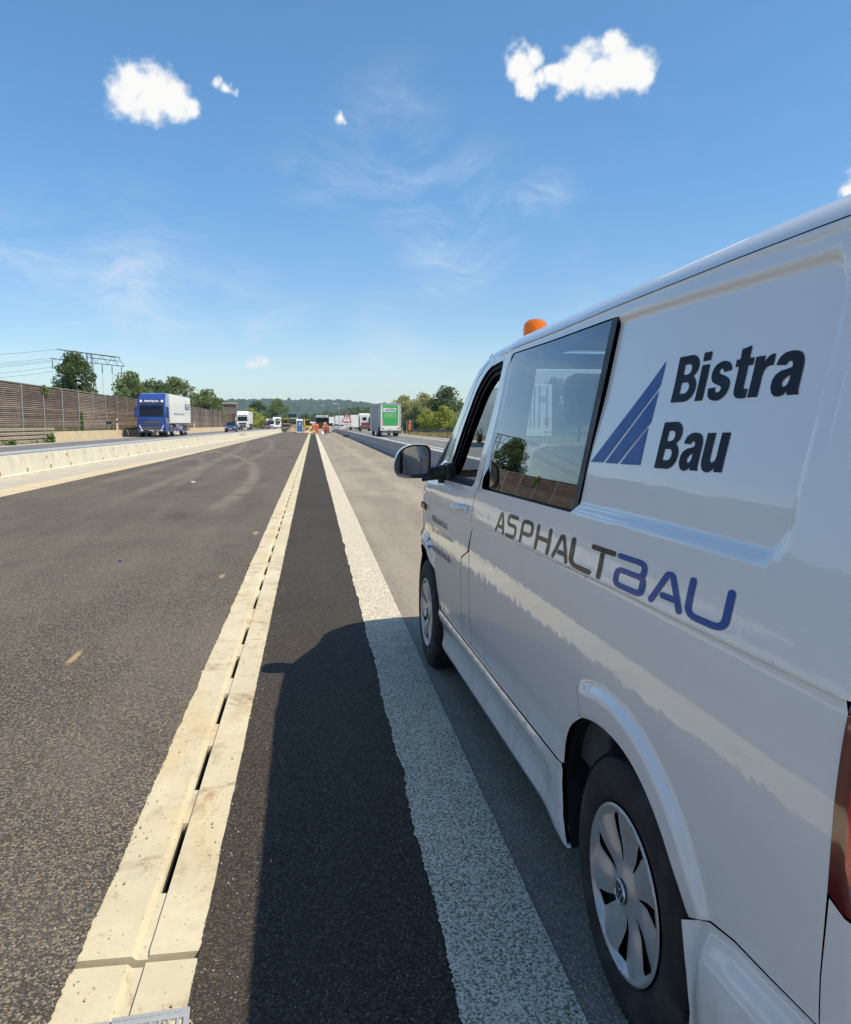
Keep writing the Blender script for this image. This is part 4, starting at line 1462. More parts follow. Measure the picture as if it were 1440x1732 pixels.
def patch_data(outer, holes, h, feats=(), f=Fx, off=0.0, rim=0.012, nrm=True, P=None, NF=None):
    P = P or (lambda l, z: VP(l, z, f, off))
    loops = [resample(outer, h)] + [resample(q, h) for q in holes]
    verts = []; edges = []; spans = []
    for lp in loops:
        b = len(verts); verts += lp; k = len(lp)
        edges += [(b + i, b + (i + 1) % k) for i in range(k)]
        spans.append((b, k))
    bl = np.array(verts)
    l0, z0 = bl.min(0); l1, z1 = bl.max(0)
    pts = []
    nz = int((z1 - z0) / (h * .866)) + 1
    for j in range(nz + 1):
        z = z0 + j * h * .866
        pts += [(l + (h / 2 if j % 2 else 0), z) for l in np.arange(l0, l1 + h, h)]
    pts = np.array(pts)
    fp = np.array([q for ft in feats for q in ft]) if feats else np.zeros((0, 2))
    if len(fp):
        keep = np.ones(len(pts), bool)
        for i in range(0, len(pts), 400):
            dd = np.abs(pts[i:i + 400, None, :] - fp[None, :, :])
            keep[i:i + 400] = (np.hypot(dd[..., 0], dd[..., 1]) > h * .42).all(1)
        pts = np.concatenate([pts[keep], fp])
    ok = inside(pts[:, 0], pts[:, 1], loops[0])
    for q in loops[1:]:
        ok &= ~inside(pts[:, 0], pts[:, 1], q)
    pts = pts[ok]
    dm = np.full(len(pts), 9.0)
    for lp in loops:
        dm = np.minimum(dm, poly_dist(pts[:, 0], pts[:, 1], list(lp) + [lp[0]]))
    lim = np.full(len(pts), h * .40)
    if len(fp): lim = np.minimum(lim, .0035) if False else np.where(dm < 9, h * .25, lim)
    pts = pts[dm > lim]
    allv = [Vector(v) for v in verts] + [Vector(v) for v in pts]
    ov, oe, of, *_ = delaunay_2d_cdt(allv, edges, [], 0, 1e-6)
    ov = np.array([tuple(v) for v in ov])
    tri = np.array([t for t in of if len(t) == 3])
    cen = ov[tri].mean(1)
    ok = inside(cen[:, 0], cen[:, 1], loops[0])
    for q in loops[1:]:
        ok &= ~inside(cen[:, 0], cen[:, 1], q)
    tri = tri[ok]
    V3 = P(ov[:, 0], ov[:, 1])
    N3 = VN(ov[:, 0], ov[:, 1], f) if NF is None else NF(ov[:, 0], ov[:, 1])
    # orient towards the stored normals
    a, b, c = V3[tri[:, 0]], V3[tri[:, 1]], V3[tri[:, 2]]
    fl = (np.cross(b - a, c - a) * N3[tri[:, 0]]).sum(1) < 0
    tri[fl] = tri[fl][:, ::-1]
    V = [V3]; N = [N3]; Fc = [tuple(t) for t in tri]
    base = len(V3)
    if rim:
        for lp in loops:
            q = np.array(lp); k = len(q)
            top = P(q[:, 0], q[:, 1]); nn = VN(q[:, 0], q[:, 1], f) if NF is None else NF(q[:, 0], q[:, 1])
            bot = top - nn * rim
            nx = np.roll(top, -1, 0)
            side = np.cross(nx - top, nn); side /= np.linalg.norm(side, axis=1, keepdims=True) + 1e-9
            V += [top, bot]; N += [side, side]
            for i in range(k):
                j = (i + 1) % k
                Fc.append((base + i, base + j, base + k + j, base + k + i))
            base += 2 * k
    return np.concatenate(V), np.concatenate(N), Fc

def build_patch(name, mat, parent, data, mirror=False):
    V, N, Fc = data
    if mirror:
        V = V * np.array([-1, 1, 1]); N = N * np.array([-1, 1, 1]); Fc = [t[::-1] for t in Fc]
    me = bpy.data.meshes.new(name)
    me.from_pydata(V.tolist(), [], Fc)
    me.materials.append(mat)
    me.polygons.foreach_set('use_smooth', [True] * len(me.polygons))
    me.update()
    me.normals_split_custom_set_from_vertices(N.tolist())
    o = bpy.data.objects.new(name, me)
    return link(o, parent)

vy = -2.27652585e-02
fwd = np.array([math.sin(vy), math.cos(vy)]); rgt = np.array([math.cos(vy), -math.sin(vy)])
vc = np.array([.668566698, 4.78961531]) - fwd * VAN_O[1] + rgt * VAN_O[0]
van = empty('van', (vc[0], vc[1], 0), -vy, 'white company van with blue logo, dark lettering and a roof beacon parked at right', 'van')

ZT = 1.852
# feature rows along the swage, the ledge under the windows and around the sunk field
def line_feats(fn, l0, l1, offs, step):
    return [[(l, fn(l) + o) for l in np.arange(l0, l1, step)] for o in offs]
def rbox_pts(l0, l1, z0, z1, rad, off, step):
    l0 -= off; l1 += off; z0 -= off; z1 += off; rad = max(.005, rad + off)
    poly = round_poly([(l0, z0), (l1, z0), (l1, z1), (l0, z1)], rad / .55, 8)
    return resample(poly, step)
swf = lambda a, b: line_feats(swage, a, b, (-.07, -.05, -.035, -.022, -.014, -.009, -.006, -.004, -.002, 0, .002, .010, .022, .04), .02)
sunk = []
for off in (-.034, -.029, -.024, -.019, -.014, -.010, -.006, -.001, .004):
    q = rbox_pts(1.36, 3.558, 1.250, 1.816, .085, off, .012)
    sunk.append([p for p in q if p[0] > 2.56])
for off in (-.009, -.005, -.002, .001, .005):
    q = rbox_pts(1.0, 3.60, 1.10, 1.845, .10, off, .012)
    sunk.append([p for p in q if p[0] > 1.4 and p[1] > 1.4])
for off in (0, .006, .012, .018, .026):
    sunk.append([(l, 1.236 + off + .012 * float(sstep(l, 2.4, 3.4))) for l in np.arange(1.35, 3.5, .018)])
arcf = []
for off in (.004, .010, .018, .05, .062, .070, .0755, .081, .0865, .092, .098, .106):
    q = []
    for (a0, a1), (b0, b1) in zip(RARCH[:-1], RARCH[1:]):
        d = math.hypot(b0 - a0, b1 - a1); nx_, nz_ = -(b1 - a1) / d, (b0 - a0) / d
        q += [(a0 + nx_ * off, a1 + nz_ * off)]
    arcf.append(q)
corner = [[(l, z) for z in np.arange(1.12, 1.84, .05)] for l in (3.80, 3.83, 3.86, 3.89, 3.92, 3.94)]

WIN = round_poly([(1.378, 1.218), (2.535, 1.240), (2.562, 1.822), (1.398, 1.832)], [.03, .03, .03, .05], 5)
panel_outline = [(1.316, ZT), (3.947, ZT), (3.947, 1.115), (3.773, 1.107), (3.761, .803), (3.750, .66), (3.750, .5745)] + \
    [(l, float(np.interp(l, _bs_l, _bs_z)) + .0018) for l in (3.68, 3.612, 3.56, 3.509, 3.46, 3.422, 3.385, 3.349)] + \
    [p for p in RARCH[::-1] if .46 < p[1] and p[0] < 3.346] + [(2.533, .468), (2.48, .468)] + \
    [(1.259, .465), (1.258, .60), (1.258, .75), (1.262, .915), (1.308, 1.046), (1.298, 1.12), (1.299, 1.196), (1.318, 1.40), (1.336, 1.83)]
side = build_patch('side_panel', M['van_white'], van, patch_data(panel_outline, [WIN], .022, swf(1.32, 3.79) + sunk + arcf + corner))

DWIN = round_poly([(.375, 1.192), (1.190, 1.210), (1.243, 1.824), (.955, 1.818), (.735, 1.735), (.545, 1.535)], [.02, .03, .04, .20, .12, .2], 6)
door_outline = [(.190, 1.00), (.187, .80), (.25, .765), (.352, .688), (.42, .60), (.468, .506), (.485, .468), (1.062, .466), (1.062, .60), (1.070, .83), (1.078, .858), (1.10, .872),
                (1.224, .915), (1.236, .924), (1.302, 1.044), (1.292, 1.12), (1.293, 1.196), (1.312, 1.40), (1.330, 1.83), (1.310, ZT - .004),
                (1.28, ZT), (.95, ZT), (.86, 1.838), (.70, 1.778), (.48, 1.565), (.25, 1.28), (.192, 1.19)]
door = build_patch('front_door', M['van_white'], van, patch_data(door_outline, [DWIN], .022, swf(.2, 1.29)))
build_patch('pillar_panel', M['van_white'], van, patch_data([(1.068, .466), (1.068, .60), (1.076, .826), (1.084, .852), (1.105, .865), (1.222, .908), (1.252, .916), (1.252, .466)], [], .03))
sill_outline = [(.452, .460), (1.20, .460), (1.9, .460), (2.527, .462), (2.526, .40), (2.541, .30), (2.572, .212), (2.50, .222), (1.5, .222), (.50, .222), (.455, .26)]
sillf = [[(l, z) for l in np.arange(.5, 2.5, .04)] for z in (.455, .447, .438, .425, .41, .27, .255, .245, .235, .228)]
build_patch('sill', M['van_white'], van, patch_data(sill_outline, [], .03, sillf))
fender_outline = [(.925, ZT), (.85, 1.848), (.69, 1.79), (.465, 1.572), (.235, 1.285), (.186, 1.19), (.184, 1.0), (.181, .80)] + \
    [(.24, .76), (.345, .684), (.412, .597), (.447, .53), (.450, .45), (.449, .335), (.44, .24)] + FARCH[::-1][1:] + \
    [(-.55, .24), (-.84, .24), (-.85, .60), (-.80, .82), (-.72, .95), (-.52, 1.06), (-.30, 1.17), (-.1, 1.335), (.1, 1.50), (.3, 1.632), (.5, 1.755), (.68, 1.838), (.80, ZT)]
# the wing runs round the front arch: outer edge first, arch last
fo = [(.80, ZT), (.925, ZT), (.85, 1.842), (.69, 1.785), (.465, 1.572), (.235, 1.285), (.186, 1.19), (.184, 1.0), (.181, .806), (.24, .771), (.346, .692), (.414, .604), (.460, .506), (.456, .46)]
fo += [p for p in FARCH[::-1] if p[1] > .36] + [(-.46, .30), (-.47, .25)]
fo += [(-.84, .25), (-.86, .60), (-.82, .80), (-.72, .95), (-.52, 1.06), (-.30, 1.17), (-.1, 1.335), (.1, 1.50), (.3, 1.632), (.5, 1.755), (.68, 1.838)]
wing = build_patch('front_wing', M['van_white'], van, patch_data(fo, [], .035, swf(-.1, .18)))
bump_outline = [(3.345, .45), (3.40, .508), (3.422, .522), (3.46, .537), (3.509, .546), (3.56, .551), (3.612, .554), (3.68, .562), (3.748, .571), (3.95, .585), (3.95, .26), (3.33, .21), (3.352, .22), (3.368, .30), (3.362, .38)]
bump_outline = [(l, float(np.interp(l, _bs_l, _bs_z)) - .0018) for l in (3.346, 3.385, 3.422, 3.46, 3.509, 3.56, 3.612, 3.68, 3.748)] + [(3.95, .585), (3.95, .23), (3.36, .215), (3.372, .30), (3.366, .38)]
bf = [[(l, float(np.interp(l, _bs_l, _bs_z)) - o) for l in np.arange(3.4, 3.93, .02)] for o in (.012, .022, .034, .048, .062, .075, .085)]
build_patch('rear_bumper', M['van_white'], van, patch_data(bump_outline, [], .028, bf, Fb))
# tail lamp and the corner of the tailgate below it
tl = [(3.778, 1.100), (3.767, .808), (3.80, .795), (3.947, .80), (3.947, 1.108)]
lamp = build_patch('tail_lamp', M['tail_dark'], van, patch_data(tl, [], .02, (), Fx, -.004))
build_patch('lamp_lens', M['tail_red'], lamp, patch_data(round_poly([(3.808, 1.00), (3.806, .865), (3.83, .835), (3.94, .83), (3.94, 1.00)], .02), [], .02, (), Fx, -.0085, .004))
build_patch('corner_panel', M['van_white'], van, patch_data([(3.7535, .66), (3.766, .797), (3.80, .786), (3.947, .79), (3.947, .588), (3.7535, .577)], [], .02))

# right-hand side: the same skin mirrored, in fewer pieces
ro = [(1.316, ZT), (3.947, ZT), (3.947, .588), (3.748, .577)] + [(l, float(np.interp(l, _bs_l, _bs_z)) + .004) for l in (3.612, 3.509, 3.422, 3.352)] + \
    [p for p in RARCH[::-1] if .46 < p[1] and p[0] < 3.346] + [(2.533, .468), (1.259, .465), (1.262, .915), (1.308, 1.046), (1.299, 1.196), (1.318, 1.40), (1.336, 1.83)]
build_patch('side_panel', M['van_white'], van, patch_data(ro, [WIN], .05, arcf[::2]), True)
do2 = [(.190, 1.00), (.187, .80), (.352, .688), (.468, .506), (.485, .468), (1.252, .466), (1.256, .915), (1.302, 1.044), (1.293, 1.196), (1.312, 1.40), (1.330, 1.83), (1.30, ZT), (.95, ZT), (.86, 1.838), (.70, 1.778), (.48, 1.565), (.25, 1.28), (.192, 1.19)]
build_patch('front_door', M['van_white'], van, patch_data(do2, [DWIN], .05), True)
build_patch('sill', M['van_white'], van, patch_data(sill_outline, [], .06), True)
build_patch('front_wing', M['van_white'], van, patch_data(fo, [], .06), True)
build_patch('rear_bumper', M['van_white'], van, patch_data(bump_outline, [], .06, (), Fb), True)
lamp2 = build_patch('tail_lamp', M['tail_dark'], van, patch_data(tl, [], .03, (), Fx, -.004), True)

# roof: one sheet from gutter to gutter
rp = [(.1545, 1.856), (.160, 1.866), (.172, 1.884), (.192, 1.903), (.225, 1.922), (.29, 1.940), (.40, 1.953), (.60, 1.963), (.952, 1.968)]
rp = np.array(rp)
dense = []
for i in range(len(rp) - 1):
    for t in np.linspace(0, 1, 5)[:-1]: dense.append(rp[i] * (1 - t) + rp[i + 1] * t)
dense.append(rp[-1]); dense = np.array(dense)
kk = np.array([1, 2, 3, 2, 1]) / 9.0
for _ in range(2):
    dense[2:-2] = np.stack([np.convolve(dense[:, 0], kk, 'valid'), np.convolve(dense[:, 1], kk, 'valid')], 1)
half = dense
full = np.concatenate([half, np.stack([1.904 - half[::-1][1:, 0], half[::-1][1:, 1]], 1)])
ls = np.concatenate([np.linspace(.70, .95, 8), np.linspace(1.0, 3.75, 40), np.linspace(3.78, 3.97, 9)])
V = []; F = []
m_ = len(full)
for i, l in enumerate(ls):
    rear = float(sstep(l, 3.80, 3.99))
    xe = float(Fx(np.array([min(l, 3.945)]), np.array([1.852]))[0]) - float(np.interp(1.852, ZG, XG))
    for k, (x, z) in enumerate(full):
        s = 1 if x < .952 else -1
        xi = (x if s > 0 else 1.904 - x)
        # keep the gutter edge on the skin below it
        wgt = max(0.0, 1 - (xi - .15) / .5)
        xx = xi + (xe + .0015) * wgt
        zz = z - .10 * rear ** 2
        front = max(0.0, (.95 - l) / .25)
        bow = (1 - ((x - .952) / .80) ** 2)
        ll = l - .10 * max(0, bow) * max(0.0, min(1.0, (1.3 - l) / .6))
        zz += float(warp(np.array(l), np.array(1.855))) - .030 * front ** 2 * 0.6
        px_ = xx if s > 0 else 1.904 - xx
        V.append((px_ - VAN_O[0], -ll + VAN_O[1], zz))
    if i:
        for k in range(m_ - 1):
            F.append(((i - 1) * m_ + k, (i - 1) * m_ + k + 1, i * m_ + k + 1, i * m_ + k))
roof = mesh_obj('roof', V, F, M['van_white'], van, True)

# windscreen, bonnet, grille and tailgate between the two sides
def across(name, mat, linef, n, bowf, parent=van, smooth=True, m=24, inset=0.0):
    """loft between the left and right edge line: linef(t) -> (l, z) with bow in l and z across"""
    V = []; F = []
    for i in range(n + 1):
        t = i / n
        l, z = linef(t)
        xl = float(Fx(np.array([l]), np.array([z]))[0]) + inset
        w = float(warp(np.array(l), np.array(z)))
        for k in range(m + 1):
            s = k / m
            b = 1 - (2 * s - 1) ** 2
            bl, bz = bowf(t, b)
            V.append((xl + (1.904 - 2 * xl) * s - VAN_O[0], -(l - bl) + VAN_O[1], z + w + bz))
        if i:
            for k in range(m):
                a = (i - 1) * (m + 1) + k
                F.append((a, a + 1, a + m + 2, a + m + 1))
    return mesh_obj(name, V, F, mat, parent, smooth)
def pl(pts):
    ts = np.linspace(0, 1, len(pts))
    return lambda t: (float(np.interp(t, ts, [p[0] for p in pts])), float(np.interp(t, ts, [p[1] for p in pts])))
across('windscreen', M['glass_clear'], pl([(-.28, 1.185), (-.1, 1.335), (.1, 1.50), (.3, 1.632), (.5, 1.755), (.66, 1.832)]), 16, lambda t, b: (.16 * b * (1 - .35 * t), .02 * b), inset=.035)
across('bonnet', M['van_white'], pl([(-.74, .94), (-.62, 1.015), (-.45, 1.09), (-.28, 1.175)]), 12, lambda t, b: (.12 * b + .02 * b * t, .035 * b))
across('front_grille', M['dark'], pl([(-.86, .60), (-.84, .74), (-.745, .93)]), 8, lambda t, b: (.10 * b, 0))
across('front_bumper', M['van_white'], pl([(-.84, .25), (-.87, .42), (-.86, .598)]), 8, lambda t, b: (.12 * b, 0))
across('tailgate', M['van_white'], pl([(3.950, .60), (3.952, .85), (3.950, 1.2), (3.940, 1.55), (3.90, 1.85)]), 14, lambda t, b: (-.03 * min(1, b * 3), 0))
across('rear_bumper_face', M['van_white'], pl([(3.955, .24), (3.965, .42), (3.955, .59)]), 6, lambda t, b: (-.045 * min(1, b * 3), 0))
rw = across('rear_window', M['glass_dark'], pl([(3.955, 1.22), (3.945, 1.5), (3.925, 1.74)]), 6, lambda t, b: (-.036 * min(1, b * 3), 0), inset=.16)
for s in (1, -1):
    hl = build_patch('headlamp', M['glass_dark'], van, patch_data(round_poly([(-.50, .98), (-.52, .80), (-.80, .72), (-.815, .80), (-.72, .93)], .04), [], .04, (), Fx, -.004), s < 0)

# inner black liner that closes the shut lines and frames the glass
def grow(poly, d):
    c = np.mean(np.array(poly), 0)
    out = []
    for p in poly:
        v = np.array(p) - c; n = np.linalg.norm(v)
        out.append(tuple(c + v * (n + d) / n))
    return out
lin_out = [(.80, ZT - .012), (3.935, ZT - .012), (3.935, .61), (3.76, .60), (3.43, .56), (3.36, .50)] + [p for p in RARCH[::-1] if .47 < p[1] and p[0] < 3.34] + [(2.52, .45), (2.53, .30), (2.55, .25), (.46, .25), (.46, .45)] + \
    [p for p in FARCH[::-1] if p[1] > .36] + [(-.46, .27), (-.82, .27), (-.84, .60), (-.80, .79), (-.70, .93), (-.50, 1.05), (-.26, 1.16), (-.06, 1.325), (.13, 1.48), (.33, 1.615), (.52, 1.735), (.70, 1.825)]
DW2 = round_poly([(.455, 1.222), (1.165, 1.232), (1.205, 1.775), (.955, 1.768), (.775, 1.690), (.605, 1.505)], [.02, .03, .03, .16, .10, .16], 6)
WIN2 = round_poly([(1.435, 1.262), (2.455, 1.268), (2.465, 1.77), (1.455, 1.785)], .05, 5)
for s in (False, True):
    build_patch('body_liner', M['black'], van, patch_data(lin_out, [DW2, WIN2], .06, (), Fx, .032, 0), s)
# inner door frame a shade lighter, as a ring round the opening
DW3 = round_poly([(.43, 1.205), (1.178, 1.220), (1.222, 1.798), (.957, 1.792), (.758, 1.712), (.58, 1.52)], [.02, .03, .03, .18, .11, .18], 6)
seal = build_patch('window_seal', M['rubber'], door, patch_data(DWIN, [DW3], .02, (), Fx, .014, .02))
seal2 = build_patch('window_frame', M['dark'], door, patch_data(DW3, [DW2], .02, (), Fx, .028, .035))
# fixed quarter light in the front corner of the door
# tinted side window with a black rear strip
wing_glass = build_patch('side_window', M['glass_tint'], van, patch_data(round_poly([(1.386, 1.224), (2.490, 1.245), (2.512, 1.818), (1.404, 1.827)], [.03, .01, .01, .05], 5), [], .06, (), Fg, 0.0, 0))
build_patch('edge_strip', M['black'], wing_glass, patch_data([(2.492, 1.243), (2.533, 1.243), (2.559, 1.820), (2.514, 1.820)], [], .02, (), Fg, -.0045, .016))
g2_ = build_patch('side_window', M['glass_tint'], van, patch_data(round_poly([(1.386, 1.224), (2.53, 1.245), (2.555, 1.818), (1.404, 1.827)], .03, 5), [], .08, (), Fg, 0.0, 0), True)
build_patch('door_window', M['glass_clear'], van, patch_data(DWIN, [], .08, (), Fg, .004, 0), True)

# underside, wheel housings
ub = MB(); ub.box((0, VAN_O[1] - 1.5, .30), (1.62, 4.5, .06)).box((0, VAN_O[1] - 1.5, .36), (1.0, 4.6, .16))
ub.box((0, VAN_O[1] - 2.28, .30), (1.55, .50, .26), .04).box((0, VAN_O[1] - 3.0, .30), (1.3, .12, .12)).box((0, VAN_O[1] - .62, .28), (1.5, .30, .18))
ub.build('underbody', M['black'], van)
for l in (0.0, 2.97):
    for s in (1, -1):
        hb = MB()
        n = 20
        V = []; F = []
        ar = RARCH if l else [(p[0], p[1]) for p in FARCH]
        ar = [(a, b) for a, b in ar]
        for (a, b) in ar:
            V.append((s * (-.952 + .034), -a + VAN_O[1], b + .004)); V.append((s * (-.952 + .36), -a + VAN_O[1], b + .03))
        for i in range(len(ar) - 1):
            F.append((2 * i, 2 * i + 1, 2 * i + 3, 2 * i + 2))
        hb.add(V, F, True)
        hb.add([(s * (-.952 + .36), -a + VAN_O[1], b + .03) for a, b in ar], [tuple(range(len(ar)))])
        hb.build('wheel_housing', M['black'], van, fix=False)

# wheels: tyre, dished rim, seven-spoke trim with slots, badge
def wheel_parts():
    tp = [(.205, -.085), (.214, -.100), (.235, -.108), (.268, -.112), (.300, -.106), (.322, -.092), (.332, -.074), (.336, -.066)]
    for gx in (-.048, -.016, .016, .048):
        tp += [(.3365, gx - .005), (.329, gx - .004), (.329, gx + .004), (.3365, gx + .005)]
    tp += [(.336, .066), (.332, .074), (.322, .092), (.300, .106), (.268, .112), (.235, .108), (.214, .100), (.205, .085)]
    return tp
def hub_h(r, th):
    """dished trim: proud ring, sunk waist, domed middle"""
    h = .012 * np.exp(-((r - .205) / .010) ** 2) + .016 * np.exp(-(r / .055) ** 4) + .010 * sstep(r, .05, .18)
    ph = (th * 7 / (2 * PI)) % 1.0
    h = h + .007 * np.cos((ph - .5) * 2 * PI) * sstep(r, .055, .12) * (1 - sstep(r, .185, .205))
    return h
def slot_poly(k):
    a0 = (2 * PI / 7) * k
    pts = []
    A = [(.070, -.030), (.110, -.085), (.150, -.120), (.178, -.140), (.187, -.105), (.187, .075), (.178, .095), (.150, .072), (.110, .050), (.070, .030)]
    out = []
    for r, t in A:
        tt = t + a0 + .10 * (r - .07) / .11
        out.append((r * math.cos(tt), r * math.sin(tt)))
    return round_poly(out, .006, 2)
WHEEL = empty('wheel', (0, 0, 0), 0)
WHEEL.parent = van
mb = MB(); mb.lathe(wheel_parts(), 96, Matrix.Rotation(-PI / 2, 4, 'Y'))
mb.build('tyre', M['tyre'], WHEEL)
mb = MB()
for i in range(96):
    t = 2 * PI * i / 96
    for s in (-1, 1):
        mb.box((0, 0, 0), (.030, .0035, .011), 0, Matrix.Rotation(t, 4, 'X') @ Matrix.Translation((s * .080, 0, .3305)) @ Matrix.Rotation(s * .5, 4, 'Y'))
tag(mb.build('tread_block', M['tyre'], WHEEL), kind='stuff')
mb = MB(); mb.lathe([(.0, .02), (.06, .02), (.15, .015), (.20, .055), (.213, .095), (.216, .10)], 48, Matrix.Rotation(-PI / 2, 4, 'Y'))
mb.build('rim', M['rim_dark'], WHEEL)
cir = [(.212 * math.cos(t), .212 * math.sin(t)) for t in np.linspace(0, 2 * PI, 91)[:-1]]
HB = .088
def hubP(u, v):
    r = np.hypot(u, v); th = np.arctan2(v, u)
    return np.stack([-(HB + hub_h(r, th)), np.asarray(u, float), np.asarray(v, float)], -1)
def hubN(u, v):
    e = .0015
    a = hubP(u + e, v) - hubP(u - e, v); b = hubP(u, v + e) - hubP(u, v - e)
    n = np.cross(a, b); n /= np.linalg.norm(n, axis=1, keepdims=True)
    n[n[:, 0] > 0] *= -1
    return n
slots = [slot_poly(k) for k in range(7)]
build_patch('wheel_trim', M['hubcap'], WHEEL, patch_data(cir, slots, .0085, [[(q_ * math.cos(t), q_ * math.sin(t)) for t in np.linspace(0, 2 * PI, 121)[:-1]] for q_ in (.190, .195, .1995, .204, .2085)], Fx, 0, .012, True, hubP, hubN))
mb = MB()
RB = Matrix.Translation((-(HB + .016), 0, 0)) @ Matrix.Rotation(-PI / 2, 4, 'Y')
mb.lathe([(.0, .006), (.026, .006), (.030, .004), (.031, -.004)], 40, RB)
badge = mb.build('badge', M['dark'], WHEEL)
mb = MB()
mb.lathe([(.0265, .006), (.0265, .0085), (.0300, .0085), (.0300, .004)], 40, RB)
def stroke3(mb, pts, w, x):
    for (u0, v0), (u1, v1) in zip(pts[:-1], pts[1:]):
        d = math.hypot(u1 - u0, v1 - v0); a = math.atan2(v1 - v0, u1 - u0)
        mb.box((0, 0, 0), (.003, d, w), 0, Matrix.Translation((x, (u0 + u1) / 2, (v0 + v1) / 2)) @ Matrix.Rotation(a, 4, 'X'))
xb = -(HB + .016 + .0075)
stroke3(mb, [(-.011, .022), (0, .003), (.011, .022)], .0045, xb)
stroke3(mb, [(-.021, .014), (-.009, -.021), (0, -.003), (.009, -.021), (.021, .014)], .0045, xb - .0004)
mb.build('emblem', M['chrome'], badge)
WHEEL.location = (-.952 + .118, VAN_O[1] - 3.0, .335)
WHEEL.rotation_euler = (R(11), 0, 0)
for l, s in ((0.0, 1), (3.0, -1), (0.0, -1)):
    c = WHEEL.copy(); COL.objects.link(c); c.parent = van
    c.location = (s * (-.952 + .118), VAN_O[1] - l, .335)
    c.rotation_euler = (R(35 * l + 20), 0, 0 if s > 0 else PI)
    for ch in list(WHEEL.children):
        k = ch.copy(); COL.objects.link(k); k.parent = c
        for g in ch.children:
            kk_ = g.copy(); COL.objects.link(kk_); kk_.parent = k
# mud flap behind the rear wheel
mb = MB(); mb.box((-.952 + .15, VAN_O[1] - 3.40, .30), (.24, .012, .28), .004); mb.build('mud_flap', M['rubber'], van)

# door handle with its cup
def vpt(l, z, off=0.0, f=Fx):
    return Vector(VP(np.array([l]), np.array([z]), f, off)[0])
cup = build_patch('handle_cup', M['dark'], door, patch_data([(1.08 + .085 * math.cos(t), 1.108 + .03 * math.sin(t)) for t in np.linspace(0, 2 * PI, 25)[:-1]], [], .02, (), Fx, -.0010, 0))
cup.data.materials[0] = M['van_white']
mb = MB()
pts = [(1.005, 1.108, .0), (1.018, 1.108, -.026), (1.05, 1.109, -.036), (1.09, 1.110, -.038), (1.13, 1.110, -.036), (1.165, 1.110, -.026), (1.18, 1.110, 0.0)]
mb.tube([vpt(*p) for p in pts], [.010, .012, .014, .015, .014, .012, .010], 12)
hd = mb.build('door_handle', M['van_white'], door)
hd.scale = (1, 1, 1)
mb = MB(); c = vpt(1.195, 1.108, -.008)
mb.box(c, (.016, .03, .034), .006)
mb.build('handle_cap', M['van_white'], door)
# side repeater
c = vpt(-.02, 1.000, -.004)
mb = MB(); mb.box(c, (.018, .13, .042), .008); rp_ = mb.build('side_repeater', M['dark'], van)
mb = MB(); mb.box(vpt(.015, .998, -.012), (.012, .055, .030), .005); mb.build('repeater_lens', M['signal_orange'], rp_)

# door mirror: shell, dark bezel, glass, arm
mir = empty('door_mirror', (0, 0, 0)); mir.parent = van
def mp(x, l, z): return (x - VAN_O[0], -l + VAN_O[1], z)
prof = round_poly([(-.250, 1.255), (-.232, 1.215), (-.180, 1.204), (-.055, 1.204), (-.045, 1.225), (-.043, 1.355), (-.060, 1.388), (-.150, 1.392), (-.215, 1.365), (-.245, 1.300)],
                  [.03, .03, .04, .02, .02, .04, .04, .05, .05, .05], 4)
cx_, cz_ = -.148, 1.297
def ring(s, l): return [mp(cx_ + (u - cx_) * s, l, cz_ + (v - cz_) * s) for u, v in prof]
rings = [ring(.97, .503), ring(1.0, .495), ring(1.0, .46), ring(.97, .42), ring(.88, .385), ring(.68, .358), ring(.35, .345), ring(.02, .342)]
V = [p for rg in rings for p in rg]; n = len(prof); F = []
for i in range(len(rings) - 1):
    for k in range(n):
        j = (k + 1) % n
        F.append((i * n + k, i * n + j, (i + 1) * n + j, (i + 1) * n + k))
mesh_obj('mirror_shell', V, F, M['van_white'], mir, True)
rings = [ring(.985, .500), ring(.975, .508), ring(.93, .509), ring(.885, .500), ring(.865, .462)]
V = [p for rg in rings for p in rg]; F = []
for i in range(len(rings) - 1):
    for k in range(n):
        j = (k + 1) % n
        F.append((i * n + k, i * n + j, (i + 1) * n + j, (i + 1) * n + k))
F.append(tuple(range(4 * n, 5 * n)))
mesh_obj('mirror_bezel', V, F, M['black'], mir, True)
V = []; ang = R(6)
for u, v in prof:
    uu, vv = cx_ + (u - cx_) * .875, cz_ + (v - cz_) * .875
    V.append(mp(uu, .486 + (vv - cz_) * .17 + (uu - cx_) * .02, vv))
mesh_obj('mirror_glass', V, [tuple(range(n))], M['mirror'], mir)
mb = MB()
mb.tube([mp(-.09, .44, 1.215), mp(-.03, .45, 1.225), mp(.03, .47, 1.235), mp(.09, .49, 1.245)], [.034, .036, .042, .05], 12)
mb.box(mp(.055, .50, 1.235), (.05, .13, .10), .012)
mb.build('mirror_arm', M['black'], mir)
mb = MB(); mb.cyl(mp(.02, .475, 1.205), mp(.02, .475, 1.175), .026, .02, 14); mb.build('arm_cap', M['black'], mir)

# wipers' side: black cowl under the windscreen
across('cowl', M['black'], pl([(-.30, 1.165), (-.22, 1.19)]), 2, lambda t, b: (.165 * b, .022 * b), inset=.03)

